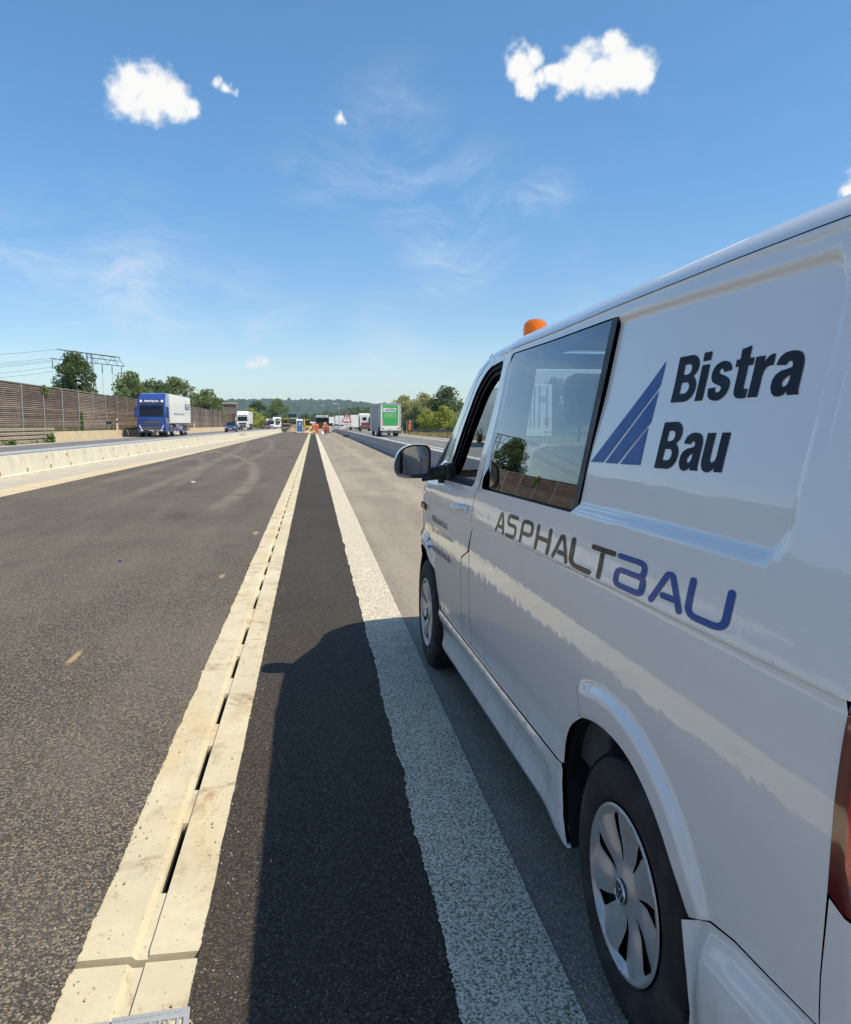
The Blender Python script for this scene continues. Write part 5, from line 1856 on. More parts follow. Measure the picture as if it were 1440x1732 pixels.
# cabin
cab = MB()
cab.box((0, VAN_O[1] - 1.7, .42), (1.66, 4.2, .05))
cab.build('cabin_floor', M['interior'], van)
mb = MB()
dash = [(-.15, .55), (.52, .55), (.56, .80), (.50, 1.02), (.40, 1.12), (.18, 1.17), (-.12, 1.165), (-.20, 1.10)]
mb.prism([(-a + VAN_O[1], b) for a, b in dash], 'x', -.80, .80)
mb.build('dashboard', M['interior'], van)
mb = MB()
mb.prism([(-a + VAN_O[1], b) for a, b in [(.20, 1.16), (.46, 1.10), (.44, 1.20), (.26, 1.25)]], 'x', -.66, -.24)
mb.build('instrument_hood', M['dark'], van)
# steering wheel
mb = MB()
sc = Vector(mp(.50, .62, 1.13)); tilt = Matrix.Translation(sc) @ Matrix.Rotation(R(-32), 4, 'X')
ringp = [tilt @ Vector((.19 * math.cos(t), .19 * math.sin(t), 0)) for t in np.linspace(0, 2 * PI, 33)]
mb.tube(ringp, .016, 8)
for a in (0, PI, -PI / 2):
    mb.tube([tilt @ Vector((0, 0, -.02)), tilt @ Vector((.19 * math.cos(a), .19 * math.sin(a), 0))], .016, 6)
mb.box((0, 0, -.03), (.14, .11, .05), .02, tilt)
mb.cyl(tilt @ Vector((0, 0, -.04)), mp(.50, .30, .98), .035, .04)
mb.build('steering_wheel', M['black'], van)
def seat(x, l, w):
    s = empty('seat', mp(x, l, .62)); s.parent = van
    mb = MB(); mb.box((0, 0, .10), (w, .52, .18), .05).box((0, 0, -.05), (w * .7, .4, .14)); mb.build('seat_cushion', M['seat'], s)
    mb = MB(); mb.box((0, -.30, .48), (w, .15, .72), .06, Matrix.Rotation(R(9), 4, 'X')); mb.build('backrest', M['seat'], s)
    mb = MB(); mb.box((0, -.46, .985), (.27, .11, .22), .05, Matrix.Identity(4))
    mb.cyl((-.06, -.44, .80), (-.06, -.46, .92), .008).cyl((.06, -.44, .80), (.06, -.46, .92), .008)
    mb.build('headrest', M['seat'], s)
    return s
seat(.50, 1.02, .52); seat(1.36, 1.02, .58); seat(.55, 2.02, .52); seat(1.25, 2.02, .70)
# headliner and pillar trim, rear bulkhead
mb = MB()
for l0, l1 in ((.72, 1.3), (1.3, 2.72)):
    mb.box((0, VAN_O[1] - (l0 + l1) / 2, 1.845 if l0 > 1 else 1.80), (1.50 if l0 > 1 else 1.40, l1 - l0, .03))
mb.build('headliner', M['interior_light'], van)
mb = MB(); mb.prism([(-.84, .44), (.84, .44), (.84, 1.15), (.74, 1.84), (-.74, 1.84), (-.84, 1.15)], 'y', VAN_O[1] - 2.735, VAN_O[1] - 2.705); mb.build('bulkhead', M['interior'], van)
for s in (1, -1):
    mb = MB()
    mb.box((s * (-.952 + .175), VAN_O[1] - 1.34, 1.22), (.07, .09, .30), .02)
    mb.prism([(-.952 + .13, 1.30), (-.952 + .20, 1.30), (-.952 + .28, 1.84), (-.952 + .21, 1.84)] if s > 0 else [(.952 - .13, 1.30), (.952 - .20, 1.30), (.952 - .28, 1.84), (.952 - .21, 1.84)], 'y', VAN_O[1] - 1.40, VAN_O[1] - 1.29)
    mb.box((s * (-.952 + .095), VAN_O[1] - 1.6, .85), (.04, 2.3, .74), .01)
    mb.build('pillar_trim', M['interior'], van)
    mb = MB()
    a0, a1 = vpt(-.22, 1.20, .06), vpt(.62, 1.80, .075)
    if s < 0: a0.x *= -1; a1.x *= -1
    mb.tube([a0, (a0 + a1) / 2 + Vector((0, -.01, .015)), a1], [.045, .035, .03], 8)
    mb.build('pillar_cover', M['interior_light'], van)
mb = MB(); mb.box((0, VAN_O[1] - .52, 1.735), (.24, .03, .07), .02, None); mb.cyl((0, VAN_O[1] - .50, 1.76), (0, VAN_O[1] - .42, 1.83), .01)
mb.build('rear_view_mirror', M['black'], van)

# ---------------------------------------------------------------- lettering laid on the skin
def densify(V2, T, lim=.022):
    bm = bmesh.new()
    vs = [bm.verts.new((a, b, 0)) for a, b in V2]
    for t in T:
        try: bm.faces.new([vs[i] for i in t])
        except ValueError: pass
    bmesh.ops.triangulate(bm, faces=bm.faces[:])
    for _ in range(4):
        ed = [e for e in bm.edges if e.calc_length() > lim]
        if not ed: break
        bmesh.ops.subdivide_edges(bm, edges=ed, cuts=1)
        bmesh.ops.triangulate(bm, faces=[f for f in bm.faces if len(f.verts) > 3])
    bm.verts.index_update()
    out = np.array([(v.co.x, v.co.y) for v in bm.verts]), [[v.index for v in f.verts] for f in bm.faces]
    bm.free()
    return out
def decal(name, V2, T, mat, parent, off=-.0014, f=Fx):
    q, tr = densify(V2, T)
    P3 = VP(q[:, 0], q[:, 1], f, off); N3 = VN(q[:, 0], q[:, 1], f)
    tr2 = []
    for t in tr:
        a, b, c = P3[t[0]], P3[t[1]], P3[t[2]]
        tr2.append(tuple(t) if np.dot(np.cross(b - a, c - a), N3[t[0]]) > 0 else tuple(t[::-1]))
    return build_patch(name, mat, parent, (P3, N3, tr2))
def text2d(txt, offset=0.0, sx=1.0, space=1.0):
    cu = bpy.data.curves.new('tmp_text', 'FONT')
    cu.body = txt; cu.size = 1.0; cu.offset = offset; cu.space_character = space
    cu.resolution_u = 4
    o = bpy.data.objects.new('tmp_text', cu)
    COL.objects.link(o)
    me = bpy.data.meshes.new_from_object(o, depsgraph=bpy.context.evaluated_depsgraph_get())
    V = np.array([(v.co.x, v.co.y) for v in me.vertices]); T = [list(p.vertices) for p in me.polygons]
    bpy.data.objects.remove(o); bpy.data.curves.remove(cu); bpy.data.meshes.remove(me)
    return V, T
def fit_text(txt, l0, l1, z0, z1, offset=0.0, tilt=0.0, space=1.0, ref=None):
    V, T = text2d(txt, offset, 1.0, space)
    a, b = V.min(0), V.max(0)
    if ref is not None: a = np.array([a[0], ref[0]]); b = np.array([b[0], ref[1]])
    u = (V[:, 0] - a[0]) / (b[0] - a[0]); v = (V[:, 1] - a[1]) / (b[1] - a[1])
    out = np.stack([l0 + u * (l1 - l0), z0 + v * (z1 - z0) + tilt * u], 1)
    return out, T

# heavy grotesque letters drawn as outlines (unit: cap height 1)
def arc(cx, cy, rx, ry, a0, a1, n=10):
    return [(cx + rx * math.cos(R(a0 + (a1 - a0) * i / n)), cy + ry * math.sin(R(a0 + (a1 - a0) * i / n))) for i in range(n + 1)]
XH = .74
def glyph_B():
    o = [(0, 0), (.42, 0)] + arc(.42, .285, .29, .285, -90, 62, 9) + arc(.40, .74, .28, .26, -28, 90, 8) + [(0, 1)]
    h1 = [(.23, .18), (.39, .18)] + arc(.39, .30, .11, .12, -90, 90, 6) + [(.23, .42)]
    h2 = [(.23, .59), (.37, .59)] + arc(.37, .70, .10, .11, -90, 90, 6) + [(.23, .81)]
    return [(o, [h1, h2])], .76
def glyph_i():
    return [([(0, 0), (.225, 0), (.225, XH), (0, XH)], []), ([(0, .82), (.225, .82), (.225, 1.0), (0, 1.0)], [])], .29
def glyph_s():
    o = arc(.30, .225, .285, .24, 198, 360 + 20, 14)
    o = [(.02, .235), (.225, .245)] + arc(.305, .215, .085, .065, 175, 360, 8) + arc(.335, .225, .055, .05, 0, 75, 4)
    o += [(.20, .345)] + arc(.275, .535, .25, .215, 230, 22, 14)[0:0]
    left = [(.10, .40)] + arc(.26, .535, .235, .20, 200, 90, 6)
    pts = [(.02, .235), (.225, .248)] + arc(.300, .205, .08, .065, 170, 355, 7) + [(.385, .225), (.35, .262), (.22, .305), (.10, .36), (.045, .44), (.035, .53), (.06, .63), (.13, .71), (.25, .755), (.36, .755), (.47, .72), (.54, .65), (.565, .555),
           (.36, .535), (.345, .585), (.30, .612), (.255, .60), (.237, .56), (.25, .525), (.31, .495), (.44, .452), (.54, .395), (.59, .31), (.59, .20), (.55, .10), (.47, .02), (.37, -.02), (.25, -.02), (.13, .015), (.05, .09)]
    return [(pts, [])], .63
def glyph_t():
    o = [(.09, .60), (0, .60), (0, XH), (.09, XH), (.09, .93), (.315, .97), (.315, XH), (.43, XH), (.43, .60), (.315, .60), (.315, .225), (.325, .18), (.36, .165), (.43, .165), (.43, .0), (.33, -.012), (.21, 0), (.13, .05), (.095, .13), (.09, .22)]
    return [(o, [])], .46
def glyph_r():
    o = [(0, 0), (.225, 0), (.225, .36), (.24, .46), (.285, .525), (.36, .55), (.43, .545), (.43, .75), (.36, .75), (.29, .72), (.235, .65), (.21, .61), (.21, XH), (0, XH)]
    return [(o, [])], .44
def glyph_a():
    o = [(.40, 0), (.635, 0), (.612, .06), (.607, .13), (.607, .50), (.59, .60), (.54, .69), (.45, .74), (.32, .757), (.19, .74), (.10, .685), (.055, .60), (.045, .535), (.255, .52), (.275, .565), (.32, .585), (.365, .57), (.385, .53), (.385, .475), (.30, .452), (.17, .43), (.07, .37), (.02, .27), (.025, .15), (.07, .05), (.15, -.01), (.24, -.02), (.32, .005), (.39, .065)]
    h = [(.385, .345), (.385, .25), (.36, .175), (.31, .145), (.265, .155), (.245, .20), (.255, .255), (.30, .30)]
    return [(o, [h])], .67
def glyph_u():
    o = [(0, XH), (0, .22), (.02, .11), (.08, .02), (.19, -.02), (.28, -.008), (.35, .035), (.40, .095), (.40, 0), (.615, 0), (.615, XH), (.39, XH), (.39, .30), (.37, .21), (.31, .175), (.255, .185), (.23, .235), (.228, .30), (.228, XH)]
    return [(o, [])], .67
GL = dict(B=glyph_B, i=glyph_i, s=glyph_s, t=glyph_t, r=glyph_r, a=glyph_a, u=glyph_u)
def tri_poly(outer, holes):
    vs = []; ed = []
    for lp in [outer] + holes:
        # drop repeated points
        q = [lp[0]]
        for p in lp[1:]:
            if math.hypot(p[0] - q[-1][0], p[1] - q[-1][1]) > 1e-4: q.append(p)
        if math.hypot(q[0][0] - q[-1][0], q[0][1] - q[-1][1]) < 1e-4: q.pop()
        b = len(vs); vs += q; ed += [(b + i, b + (i + 1) % len(q)) for i in range(len(q))]
    ov, oe, of, *_ = delaunay_2d_cdt([Vector(v) for v in vs], ed, [], 0, 1e-6)
    ov = np.array([tuple(v) for v in ov]); of = np.array([t for t in of if len(t) == 3])
    c = ov[of].mean(1)
    ok = inside(c[:, 0], c[:, 1], outer)
    for h in holes: ok &= ~inside(c[:, 0], c[:, 1], h)
    return ov, [list(t) for t in of[ok]]
def heavy_word(word, l0, l1, z0, h, tilt, parent, name='letter'):
    x = 0; items = []
    for ch in word:
        shapes, adv = GL[ch]()
        items.append((x, shapes)); x += adv + .012
    tot = x - .012 - (.06 if word[-1] == 'u' else .035)
    k = (l1 - l0) / tot
    for x, shapes in items:
        for outer, holes in shapes:
            V2, T = tri_poly(outer, holes)
            V2 = np.stack([l0 + (V2[:, 0] + x) * k, z0 + V2[:, 1] * h + tilt * ((V2[:, 0] + x) / tot)], 1)
            decal(name, V2, T, M['letter_dark'], parent)
heavy_word('Bistra', 2.976, 3.467, 1.556, .108, .001, side)
heavy_word('Bau', 2.973, 3.277, 1.399, .110, .007, side)
for quad in ([(2.56, 1.395), (2.652, 1.398), (2.899, 1.600), (2.905, 1.661)], [(2.668, 1.397), (2.752, 1.399), (2.897, 1.511), (2.897, 1.588)], [(2.769, 1.399), (2.893, 1.402), (2.889, 1.497)]):
    decal('logo_bar', np.array(quad), [list(range(len(quad)))], M['letter_blue'], side)

# rounded single-stroke letters
def fillet(pts, r, n=6):
    out = [pts[0]]
    for i in range(1, len(pts) - 1):
        p = np.array(pts[i], float); a = np.array(pts[i - 1], float); b = np.array(pts[i + 1], float)
        la, lb = np.linalg.norm(a - p), np.linalg.norm(b - p)
        k = min(r, la * .48, lb * .48)
        A, B = p + (a - p) / la * k, p + (b - p) / lb * k
        out += [tuple((1 - t) ** 2 * A + 2 * t * (1 - t) * p + t * t * B) for t in np.linspace(0, 1, n)]
    out.append(pts[-1])
    return out
def stroke2d(pts, w, cap0=True, cap1=True, r=.16):
    q = np.array(fillet(pts, r) if len(pts) > 2 else pts, float)
    n = len(q)
    L = []; Rr = []
    for i in range(n):
        t = q[min(i + 1, n - 1)] - q[max(i - 1, 0)]; t /= np.linalg.norm(t)
        nn = np.array([-t[1], t[0]])
        L.append(q[i] + nn * w / 2); Rr.append(q[i] - nn * w / 2)
    def cap(p, d):
        a = math.atan2(d[1], d[0])
        return [tuple(p + w / 2 * np.array([math.cos(a + s), math.sin(a + s)])) for s in np.linspace(-PI / 2, PI / 2, 7)[1:-1]]
    out = [tuple(p) for p in Rr]
    if cap1: out += cap(q[-1], q[-1] - q[-2])
    out += [tuple(p) for p in L[::-1]]
    if cap0: out += cap(q[0], q[0] - q[1])
    return out
SW = .165
h_ = SW / 2
STROKES = {   # unit height 1 (outer), width per letter
    'A': ([([(h_, h_), (.43, .87), (.57, .87), (1.0 - h_, h_)], True, True), ([(.40, .30), (.72, .30)], True, True)], 1.0),
    'S': ([([(1.0 - h_, 1 - h_), (h_, 1 - h_), (h_, .54), (1.0 - h_, .54), (1.0 - h_, h_), (h_, h_)], True, True)], 1.0),
    'P': ([([(h_, h_), (h_, 1 - h_), (.95 - h_, 1 - h_), (.95 - h_, .42), (SW + .03, .42)], True, True)], .95),
    'H': ([([(h_, h_), (h_, 1 - h_)], True, True), ([(.95 - h_, h_), (.95 - h_, 1 - h_)], True, True), ([(SW + .004, .5), (.95 - SW - .004, .5)], False, False)], .95),
    'L': ([([(h_, 1 - h_), (h_, h_), (.88 - h_, h_)], True, True)], .88),
    'T': ([([(h_, 1 - h_), (1.05 - h_, 1 - h_)], True, True), ([(.52, 1 - SW - .004), (.52, h_)], False, True)], 1.05),
    'B': ([([(h_, 1 - h_), (.97 - h_, 1 - h_), (.97 - h_, .53), (h_, .53), (h_, h_), (.75, h_)], True, True), ([(.60, h_), (1.0 - h_, h_), (1.0 - h_, .53), (.60, .53)], True, True)], 1.0),
    'U': ([([(h_, 1 - h_), (h_, h_), (1.05 - h_, h_), (1.05 - h_, 1 - h_)], True, True)], 1.05),
}
def stroke_word(word, spans, zf, hf, mat, parent):
    for ch, (a, b) in zip(word, spans):
        st, wd = STROKES[ch]
        for k, (pts, c0, c1) in enumerate(st):
            o = stroke2d(pts, SW, c0, c1, .17 if ch == 'B' else .26 if ch in 'SPUL' else .2)
            V2, T = tri_poly(o, [])
            l = a + V2[:, 0] / wd * (b - a)
            V2 = np.stack([l, zf(l) + V2[:, 1] * hf(l)], 1)
            decal('letter', V2, T, mat, parent, off=-.0014 - .0006 * k)
zf = lambda l: np.interp(l, [1.73, 2.3, 2.75, 3.1, 3.45], [1.077, 1.089, 1.096, 1.105, 1.115])
hf = lambda l: np.interp(l, [1.73, 2.6, 3.44], [.087, .083, .083])
stroke_word('ASPHALT', [(1.730, 1.862), (1.885, 2.018), (2.068, 2.210), (2.246, 2.398), (2.430, 2.574), (2.578, 2.762), (2.733, 2.899)], zf, hf, M['letter_black'], side)
stroke_word('BAU', [(2.908, 3.088), (3.114, 3.270), (3.276, 3.446)], zf, hf, M['letter_blue'], side)
V2, T = fit_text('BISTRA Bau GmbH & Co. KG', .275, .724, .944, .978, .010, .004); decal('small_lettering', V2, T, M['letter_dark'], door)
V2, T = fit_text('Tief- und Strassenbau', .250, .882, .880, .912, .004, .024); decal('small_lettering', V2, T, M['letter_grey'], door)
V2, T = fit_text('www.bistra-bau.de', .213, .828, .768, .812, .012, .018); decal('small_lettering', V2, T, M['letter_navy'], door)

# things on the roof
bc = empty('beacon_light', (0, 0, 0), -vy, 'amber rotating beacon standing on the roof of the white van', 'beacon')
bl, bx = .87, .42
zr = 1.953 + float(warp(np.array(bl), np.array(1.855)))
wpos = vc + rgt * (bx - VAN_O[0]) + fwd * (VAN_O[1] - bl)
bc.location = (wpos[0], wpos[1], zr)
mb = MB(); mb.lathe([(0, 0), (.068, 0), (.068, .012), (.06, .022), (.0, .022)], 28); mb.build('beacon_base', M['black'], bc)
mb = MB(); mb.lathe([(.058, .022), (.060, .03), (.0605, .07), (.056, .092), (.044, .108), (.024, .116), (0, .118)], 32); mb.build('beacon_dome', M['amber'], bc)
mb = MB(); mb.cyl((0, 0, .022), (0, 0, .07), .012); mb.box((.0, .02, .055), (.05, .006, .05), 0); mb.cyl((0, 0, .05), (0, 0, .085), .02, .012); mb.build('beacon_lamp', M['chrome'], bc)
cw = empty('bent_wire', (0, 0, 0), 0, 'thin black crinkled wire on the front roof edge of the van', 'wire')
mb = MB(); pts = []
r = np.random.default_rng(77)
for i in range(10):
    l = .66 + .035 * i
    p = VP(np.array([l]), np.array([1.87]), Fx, .05)[0]
    w2 = vc + rgt * p[0] + fwd * p[1]
    pts.append((w2[0] + r.normal(0, .006), w2[1], float(p[2]) + .030 + (.010 if i % 2 else -.010) - (.045 if i in (0, 9) else 0)))
mb.tube(pts, .0026, 6)
cw.location = pts[0]
mb.v = [tuple(np.array(v) - np.array(pts[0])) for v in mb.v]
mb.build('wire', M['black'], cw)

# ------------------------------------------------------------------ other traffic (local frame: -y faces the camera)
def wheel_mesh(r, w, n=22):
    mb = MB()
    mb.lathe([(r * .55, -w / 2), (r * .93, -w / 2), (r, -w * .36), (r, w * .36), (r * .93, w / 2), (r * .55, w / 2)], n, Matrix.Rotation(PI / 2, 4, 'Y'))
    return mb
def hub_mesh(r, w, n=18):
    mb = MB()
    mb.lathe([(0, w * .30), (r * .2, w * .42), (r * .28, w * .25), (r * .50, w * .30), (r * .57, w * .5)], n, Matrix.Rotation(PI / 2, 4, 'Y'))
    mb.lathe([(0, -w * .30), (r * .2, -w * .42), (r * .28, -w * .25), (r * .50, -w * .30), (r * .57, -w * .5)], n, Matrix.Rotation(PI / 2, 4, 'Y'))
    return mb
WM = {}
def add_wheels(root, spots, r, w, hub='steel'):
    key = (r, w, hub)
    for x, y in spots:
        if key not in WM:
            t = wheel_mesh(r, w).build('wheel', M['tyre'], root)
            h = hub_mesh(r, w).build('hub', M[hub], t)
            WM[key] = (t, h); o = t
        else:
            t, h = WM[key]
            o = t.copy(); COL.objects.link(o); o.parent = root
            c = h.copy(); COL.objects.link(c); c.parent = o
        o.location = (x, y, r)

def flat_text(name, txt, mat, parent, origin, u, v, size, wid, offset=0.0):
    """lettering laid flat in the plane (u, v) at origin; fills wid x size"""
    V, T = text2d(txt, offset)
    a, b = V.min(0), V.max(0)
    u = Vector(u); v = Vector(v); o = Vector(origin)
    P = [tuple(o + u * ((p[0] - a[0]) / (b[0] - a[0]) * wid) + v * ((p[1] - a[1]) / (b[1] - a[1]) * size)) for p in V]
    return mesh_obj(name, P, T, mat, parent)

def cab(root, col, w=2.48, h=3.75, letters=None, spoiler=True, cabmat=None):
    c = M[col]
    mb = MB()
    prof = [(.06, .42), (.0, .70), (.0, 1.25), (.03, 1.75), (.30, 2.92), (.34, 3.05), (.52, 3.45), (.95, h - .05), (2.2, h), (2.25, .95), (1.6, .95), (1.5, .55), (.5, .42)]
    V = []
    hw = w / 2
    for y, z in prof:
        tap = .06 * max(0, min(1, (z - 1.8) / 1.6)) + (.10 if y < .10 else 0)
        V.append((-hw + tap, y, z))
    for y, z in prof:
        tap = .06 * max(0, min(1, (z - 1.8) / 1.6)) + (.10 if y < .10 else 0)
        V.append((hw - tap, y, z))
    n = len(prof)
    mb.add(V, [tuple(range(n))[::-1], tuple(range(n, 2 * n))] + [(i, (i + 1) % n, n + (i + 1) % n, n + i) for i in range(n)])
    mb.box((-hw + .04, .22, 1.15), (.10, .35, 1.3), .03).box((hw - .04, .22, 1.15), (.10, .35, 1.3), .03)
    body = mb.build('cab', c, root)
    mb = MB(); mb.add([(-hw + .18, .035, 1.85), (hw - .18, .035, 1.85), (hw - .22, .275, 2.86), (-hw + .22, .275, 2.86)], [(0, 1, 2, 3)])
    mb.add([(hw - .012, .35, 1.80), (hw - .012, 1.15, 1.85), (hw - .045, 1.15, 2.75), (hw - .045, .50, 2.70)], [(0, 1, 2, 3)])
    mb.add([(-hw + .012, .35, 1.80), (-hw + .012, 1.15, 1.85), (-hw + .045, 1.15, 2.75), (-hw + .045, .50, 2.70)], [(3, 2, 1, 0)])
    mb.build('windscreen', M['glass_dark'], body, fix=False)
    # grille with slats
    mb = MB(); mb.box((0, -.008, 1.32), (1.55, .03, .38)).box((0, -.008, .82), (1.35, .03, .36))
    mb.build('grille', M['dark'] if col != 'blue' else M['navy'], body)
    mb = MB()
    for z in (1.16, 1.28, 1.40, .70, .82, .94):
        mb.box((0, -.03, z), (1.5, .03, .028))
    mb.build('grille_bar', M['chrome'] if col == 'blue' else M['steel_dark'], body)
    mb = MB(); mb.box((0, -.012, .50), (w - .5, .03, .16), .01); mb.build('bumper_lip', M['dark'], body)
    for s in (-1, 1):
        mb = MB()
        Mx = Matrix.Translation((s * .92, -.02, .80)) @ Matrix.Rotation(s * R(28), 4, 'Y')
        mb.box((0, 0, .06), (.085, .05, .52), .02, Mx)
        mb.box((s * .86, -.02, .58), (.26, .05, .09), .02)
        mb.build('headlamp', M['sign_white'], body)
        mb = MB(); mb.box((s * (hw + .16), .32, 2.25), (.22, .16, .95), .05); mb.box((s * (hw + .02), .34, 2.72), (.3, .06, .05)); mb.build('mirror', c, body)
    mb = MB(); mb.box((0, .20, 3.00), (w - .35, .06, .10), .02, Matrix.Translation((0, -.14, 0))); mb.build('sun_visor', M['dark'], body)
    if letters:
        Mx = Matrix.Translation((0, .40, 3.22)) @ Matrix.Rotation(R(-24), 4, 'X')
        mb = MB(); mb.box((0, -.03, 0), (w - .45, .04, .36), .01, Mx); lbn = mb.build('name_board', M['navy'], body)
        o_ = Mx @ Vector((-.62, -.056, -.09)); v_ = Mx.to_3x3() @ Vector((0, 0, 1))
        flat_text('letters', letters, M['sign_white'], lbn, o_, (1, 0, 0), v_, .19, 1.24, .03)
        mb = MB()
        for s in (-1, 1):
            mb.box((s * .92, -.06, 0), (.20, .03, .22), .02, Mx)
        mb.build('marker_lamp', M['sign_white'], lbn)
    else:
        mb = MB(); mb.box((0, .62, 3.42), (.9, .08, .14), .02); mb.box((0, .36, 3.12), (1.9, .05, .08), .01); mb.build('roof_opening', M['dark'], body)
    if spoiler:
        mb = MB(); mb.prism([(.85, h - .10), (1.5, h + .22), (2.2, h + .28), (2.2, h - .06)], 'x', -hw + .12, hw - .12); mb.build('roof_spoiler', c, body)
    mb = MB(); mb.box((0, -.01, .58), (.52, .02, .11)); mb.build('number_plate', M['sign_white'], body)
    return body

def lorry_front(name, label, x, y, z, rz, col, trailer, letters, group, tlen=13.2):
    root = empty(name, (x, y, z), rz, label, 'lorry', group)
    cab(root, col, letters=letters)
    mb = MB(); mb.box((0, 2.75 + tlen / 2, 2.62), (2.55, tlen, 2.72), .03); tr = mb.build('trailer_box', M[trailer], root)
    mb = MB(); mb.box((0, 8.5, 1.05), (1.0, 14.5, .22)).box((0, 2.75 + tlen - .05, .55), (2.3, .1, .12)); mb.build('chassis', M['dark'], root)
    for s in (-1, 1):
        mb = MB(); mb.box((s * 1.18, 3.1, .78), (.12, 1.5, .62), .04); mb.build('tank', M[col], root)
        mb = MB(); mb.box((s * 1.2, 8.0, .80), (.05, 4.2, .70), .01); mb.build('side_skirt', M['blue'] if col == 'blue' else M['dark'], root)
        mb = MB(); mb.box((s * 1.20, 11.9, 1.16), (.06, 4.0, .05)); mb.build('mudguard', M['dark'], root)
    add_wheels(root, [(s * 1.05, yy) for s in (-1, 1) for yy in (1.35, 4.6, 10.6, 11.9, 13.2)], .5, .32)
    return root, tr

lor, trl = lorry_front('lorry', 'blue lorry with a white trailer driving towards the camera on the left carriageway', -14.45, 75, gz(75) + LZ, R(0.6), 'blue', 'cream', 'FRITSCH', 'lorries on the motorway')
flat_text('trailer_lettering', 'ocean box service', M['letter_navy'], trl, (1.281, 4.6, 2.05), (0, 1, 0), (0, 0, 1), .24, 6.6, .01)
mb = MB(); mb.box((1.281, 13.6, 2.95), (.012, 3.3, .62)); lg = mb.build('trailer_logo', M['letter_navy'], trl)
flat_text('logo_letters', 'TTC', M['sign_white'], lg, (1.289, 12.3, 2.72), (0, 1, 0), (0, 0, 1), .46, 2.6, .04)
flat_text('trailer_lettering', 'cool', M['letter_navy'], trl, (1.281, 12.1, 3.45), (0, 1, 0), (0, 0, 1), .2, .9)
mb = MB(); mb.add([(0, -.03, .62), (.14, -.03, .52), (.22, -.03, .46), (.18, -.03, .44), (-.04, -.03, .60)], [(0, 1, 2, 3, 4)]); mb.box((.42, -.03, .56), (.30, .02, .05), 0, Matrix.Translation((.1, 0, 0))); mb.build('tow_sticker', M['sign_white'], lor)
lorry_front('lorry', 'white lorry and trailer following the dark blue car below the tall brown panel', -15.0, 176, gz(176) + LZ, R(0.8), 'white', 'cream', None, 'lorries on the motorway')

def lorry_rear(name, label, x, y, z, rz, col, side, group, tlen=13.4, h=4.0):
    """seen from behind: rear doors at y = 0"""
    root = empty(name, (x, y, z), rz, label, 'lorry', group)
    mb = MB(); mb.box((0, tlen / 2, (h + 1.12) / 2), (2.52, tlen, h - 1.12), .02); box = mb.build('trailer_box', M[side], root)
    mb = MB(); mb.box((0, -.03, (h + .72) / 2), (2.50, .06, h - .76), .015); dr = mb.build('rear_frame', M[col], root)
    mb = MB(); mb.box((0, 7.0, 1.0), (1.0, 13, .22)).box((0, .02, .55), (2.35, .12, .14)).box((-.9, .1, .8), (.06, .08, .5)).box((.9, .1, .8), (.06, .08, .5)); mb.build('chassis', M['steel_dark'], root)
    for s in (-1, 1):
        mb = MB(); mb.box((s * .95, -.065, .98), (.36, .03, .10), .01); mb.build('rear_lamp', M['tail_red'], root)
        mb = MB(); mb.box((s * 1.235, 7.0, .86), (.03, tlen - 4.5 if tlen > 12 else 6, .62), .01); mb.build('side_skirt', M[side], root)
        mb = MB(); mb.box((s * 1.05, 2.0, .62), (.40, .03, .55)); mb.build('mud_flap', M['rubber'], root)
    mb = MB(); mb.box((0, -.07, .96), (.55, .03, .13)); mb.build('number_plate', M['sign_white'], root)
    add_wheels(root, [(s * 1.05, yy) for s in (-1, 1) for yy in (2.6, 3.9, 5.2, 12.3)], .5, .32)
    mb = MB(); mb.box((0, tlen + 1.3, 2.2), (2.4, 2.0, 3.1), .08); mb.build('cab', M[col], root)
    return root, dr

act, dr = lorry_rear('lorry', 'lorry with a green panel of white lettering on its back doors and a grey side', 9.25, 96, gz(96), R(0.4), 'cream', 'grey_side', 'lorries on the motorway')
mb = MB(); mb.box((0, -.068, 2.55), (1.92, .016, 2.42)); gp = mb.build('advert_panel', M['green'], dr)
mb = MB(); mb.add([(-.90, -.084, 2.98), (.62, -.084, 2.98), (.72, -.084, 3.40), (-.86, -.084, 3.44)], [(0, 1, 2, 3)])
wp = mb.build('name_plate', M['sign_white'], gp)
flat_text('letters', 'ACTION', M['letter_navy'], wp, (-.52, -.090, 3.08), (1, 0, 0), (0, 0, 1), .25, 1.08, .035)
flat_text('letters', ':', M['sign_red'], wp, (-.68, -.090, 3.08), (1, 0, 0), (0, 0, 1), .2, .06, .03)
for k, (t, w_) in enumerate((('kleine prijzen', 1.3), ('grote glimlach voor', 1.55), ('iedereen, elke dag', 1.45))):
    flat_text('letters', t, M['sign_white'], gp, (-w_ / 2, -.078, 2.72 - .22 * k), (1, 0, 0), (0, 0, 1), .13, w_, .012)
for s in (-1, 1):
    mb = MB(); mb.add([(s * .96, -.08, 1.36), (s * .96, -.08, 2.15), (s * .80, -.08, 1.36)], [(0, 1, 2)]); mb.build('orange_corner', M['orange_panel'], gp)
    mb = MB(); mb.box((s * 1.18, -.075, 2.5), (.10, .05, 2.9), .02); mb.build('door_bar', M['steel'], dr)
    mb = MB(); mb.box((s * 1.30, .5, 2.35), (.03, .9, 2.2)); mb.build('side_flap', M['white'], dr)
mb = MB(); mb.box((0, -.05, 3.93), (2.5, .10, .16), .03); mb.build('roller_housing', M['grey_side'], dr)

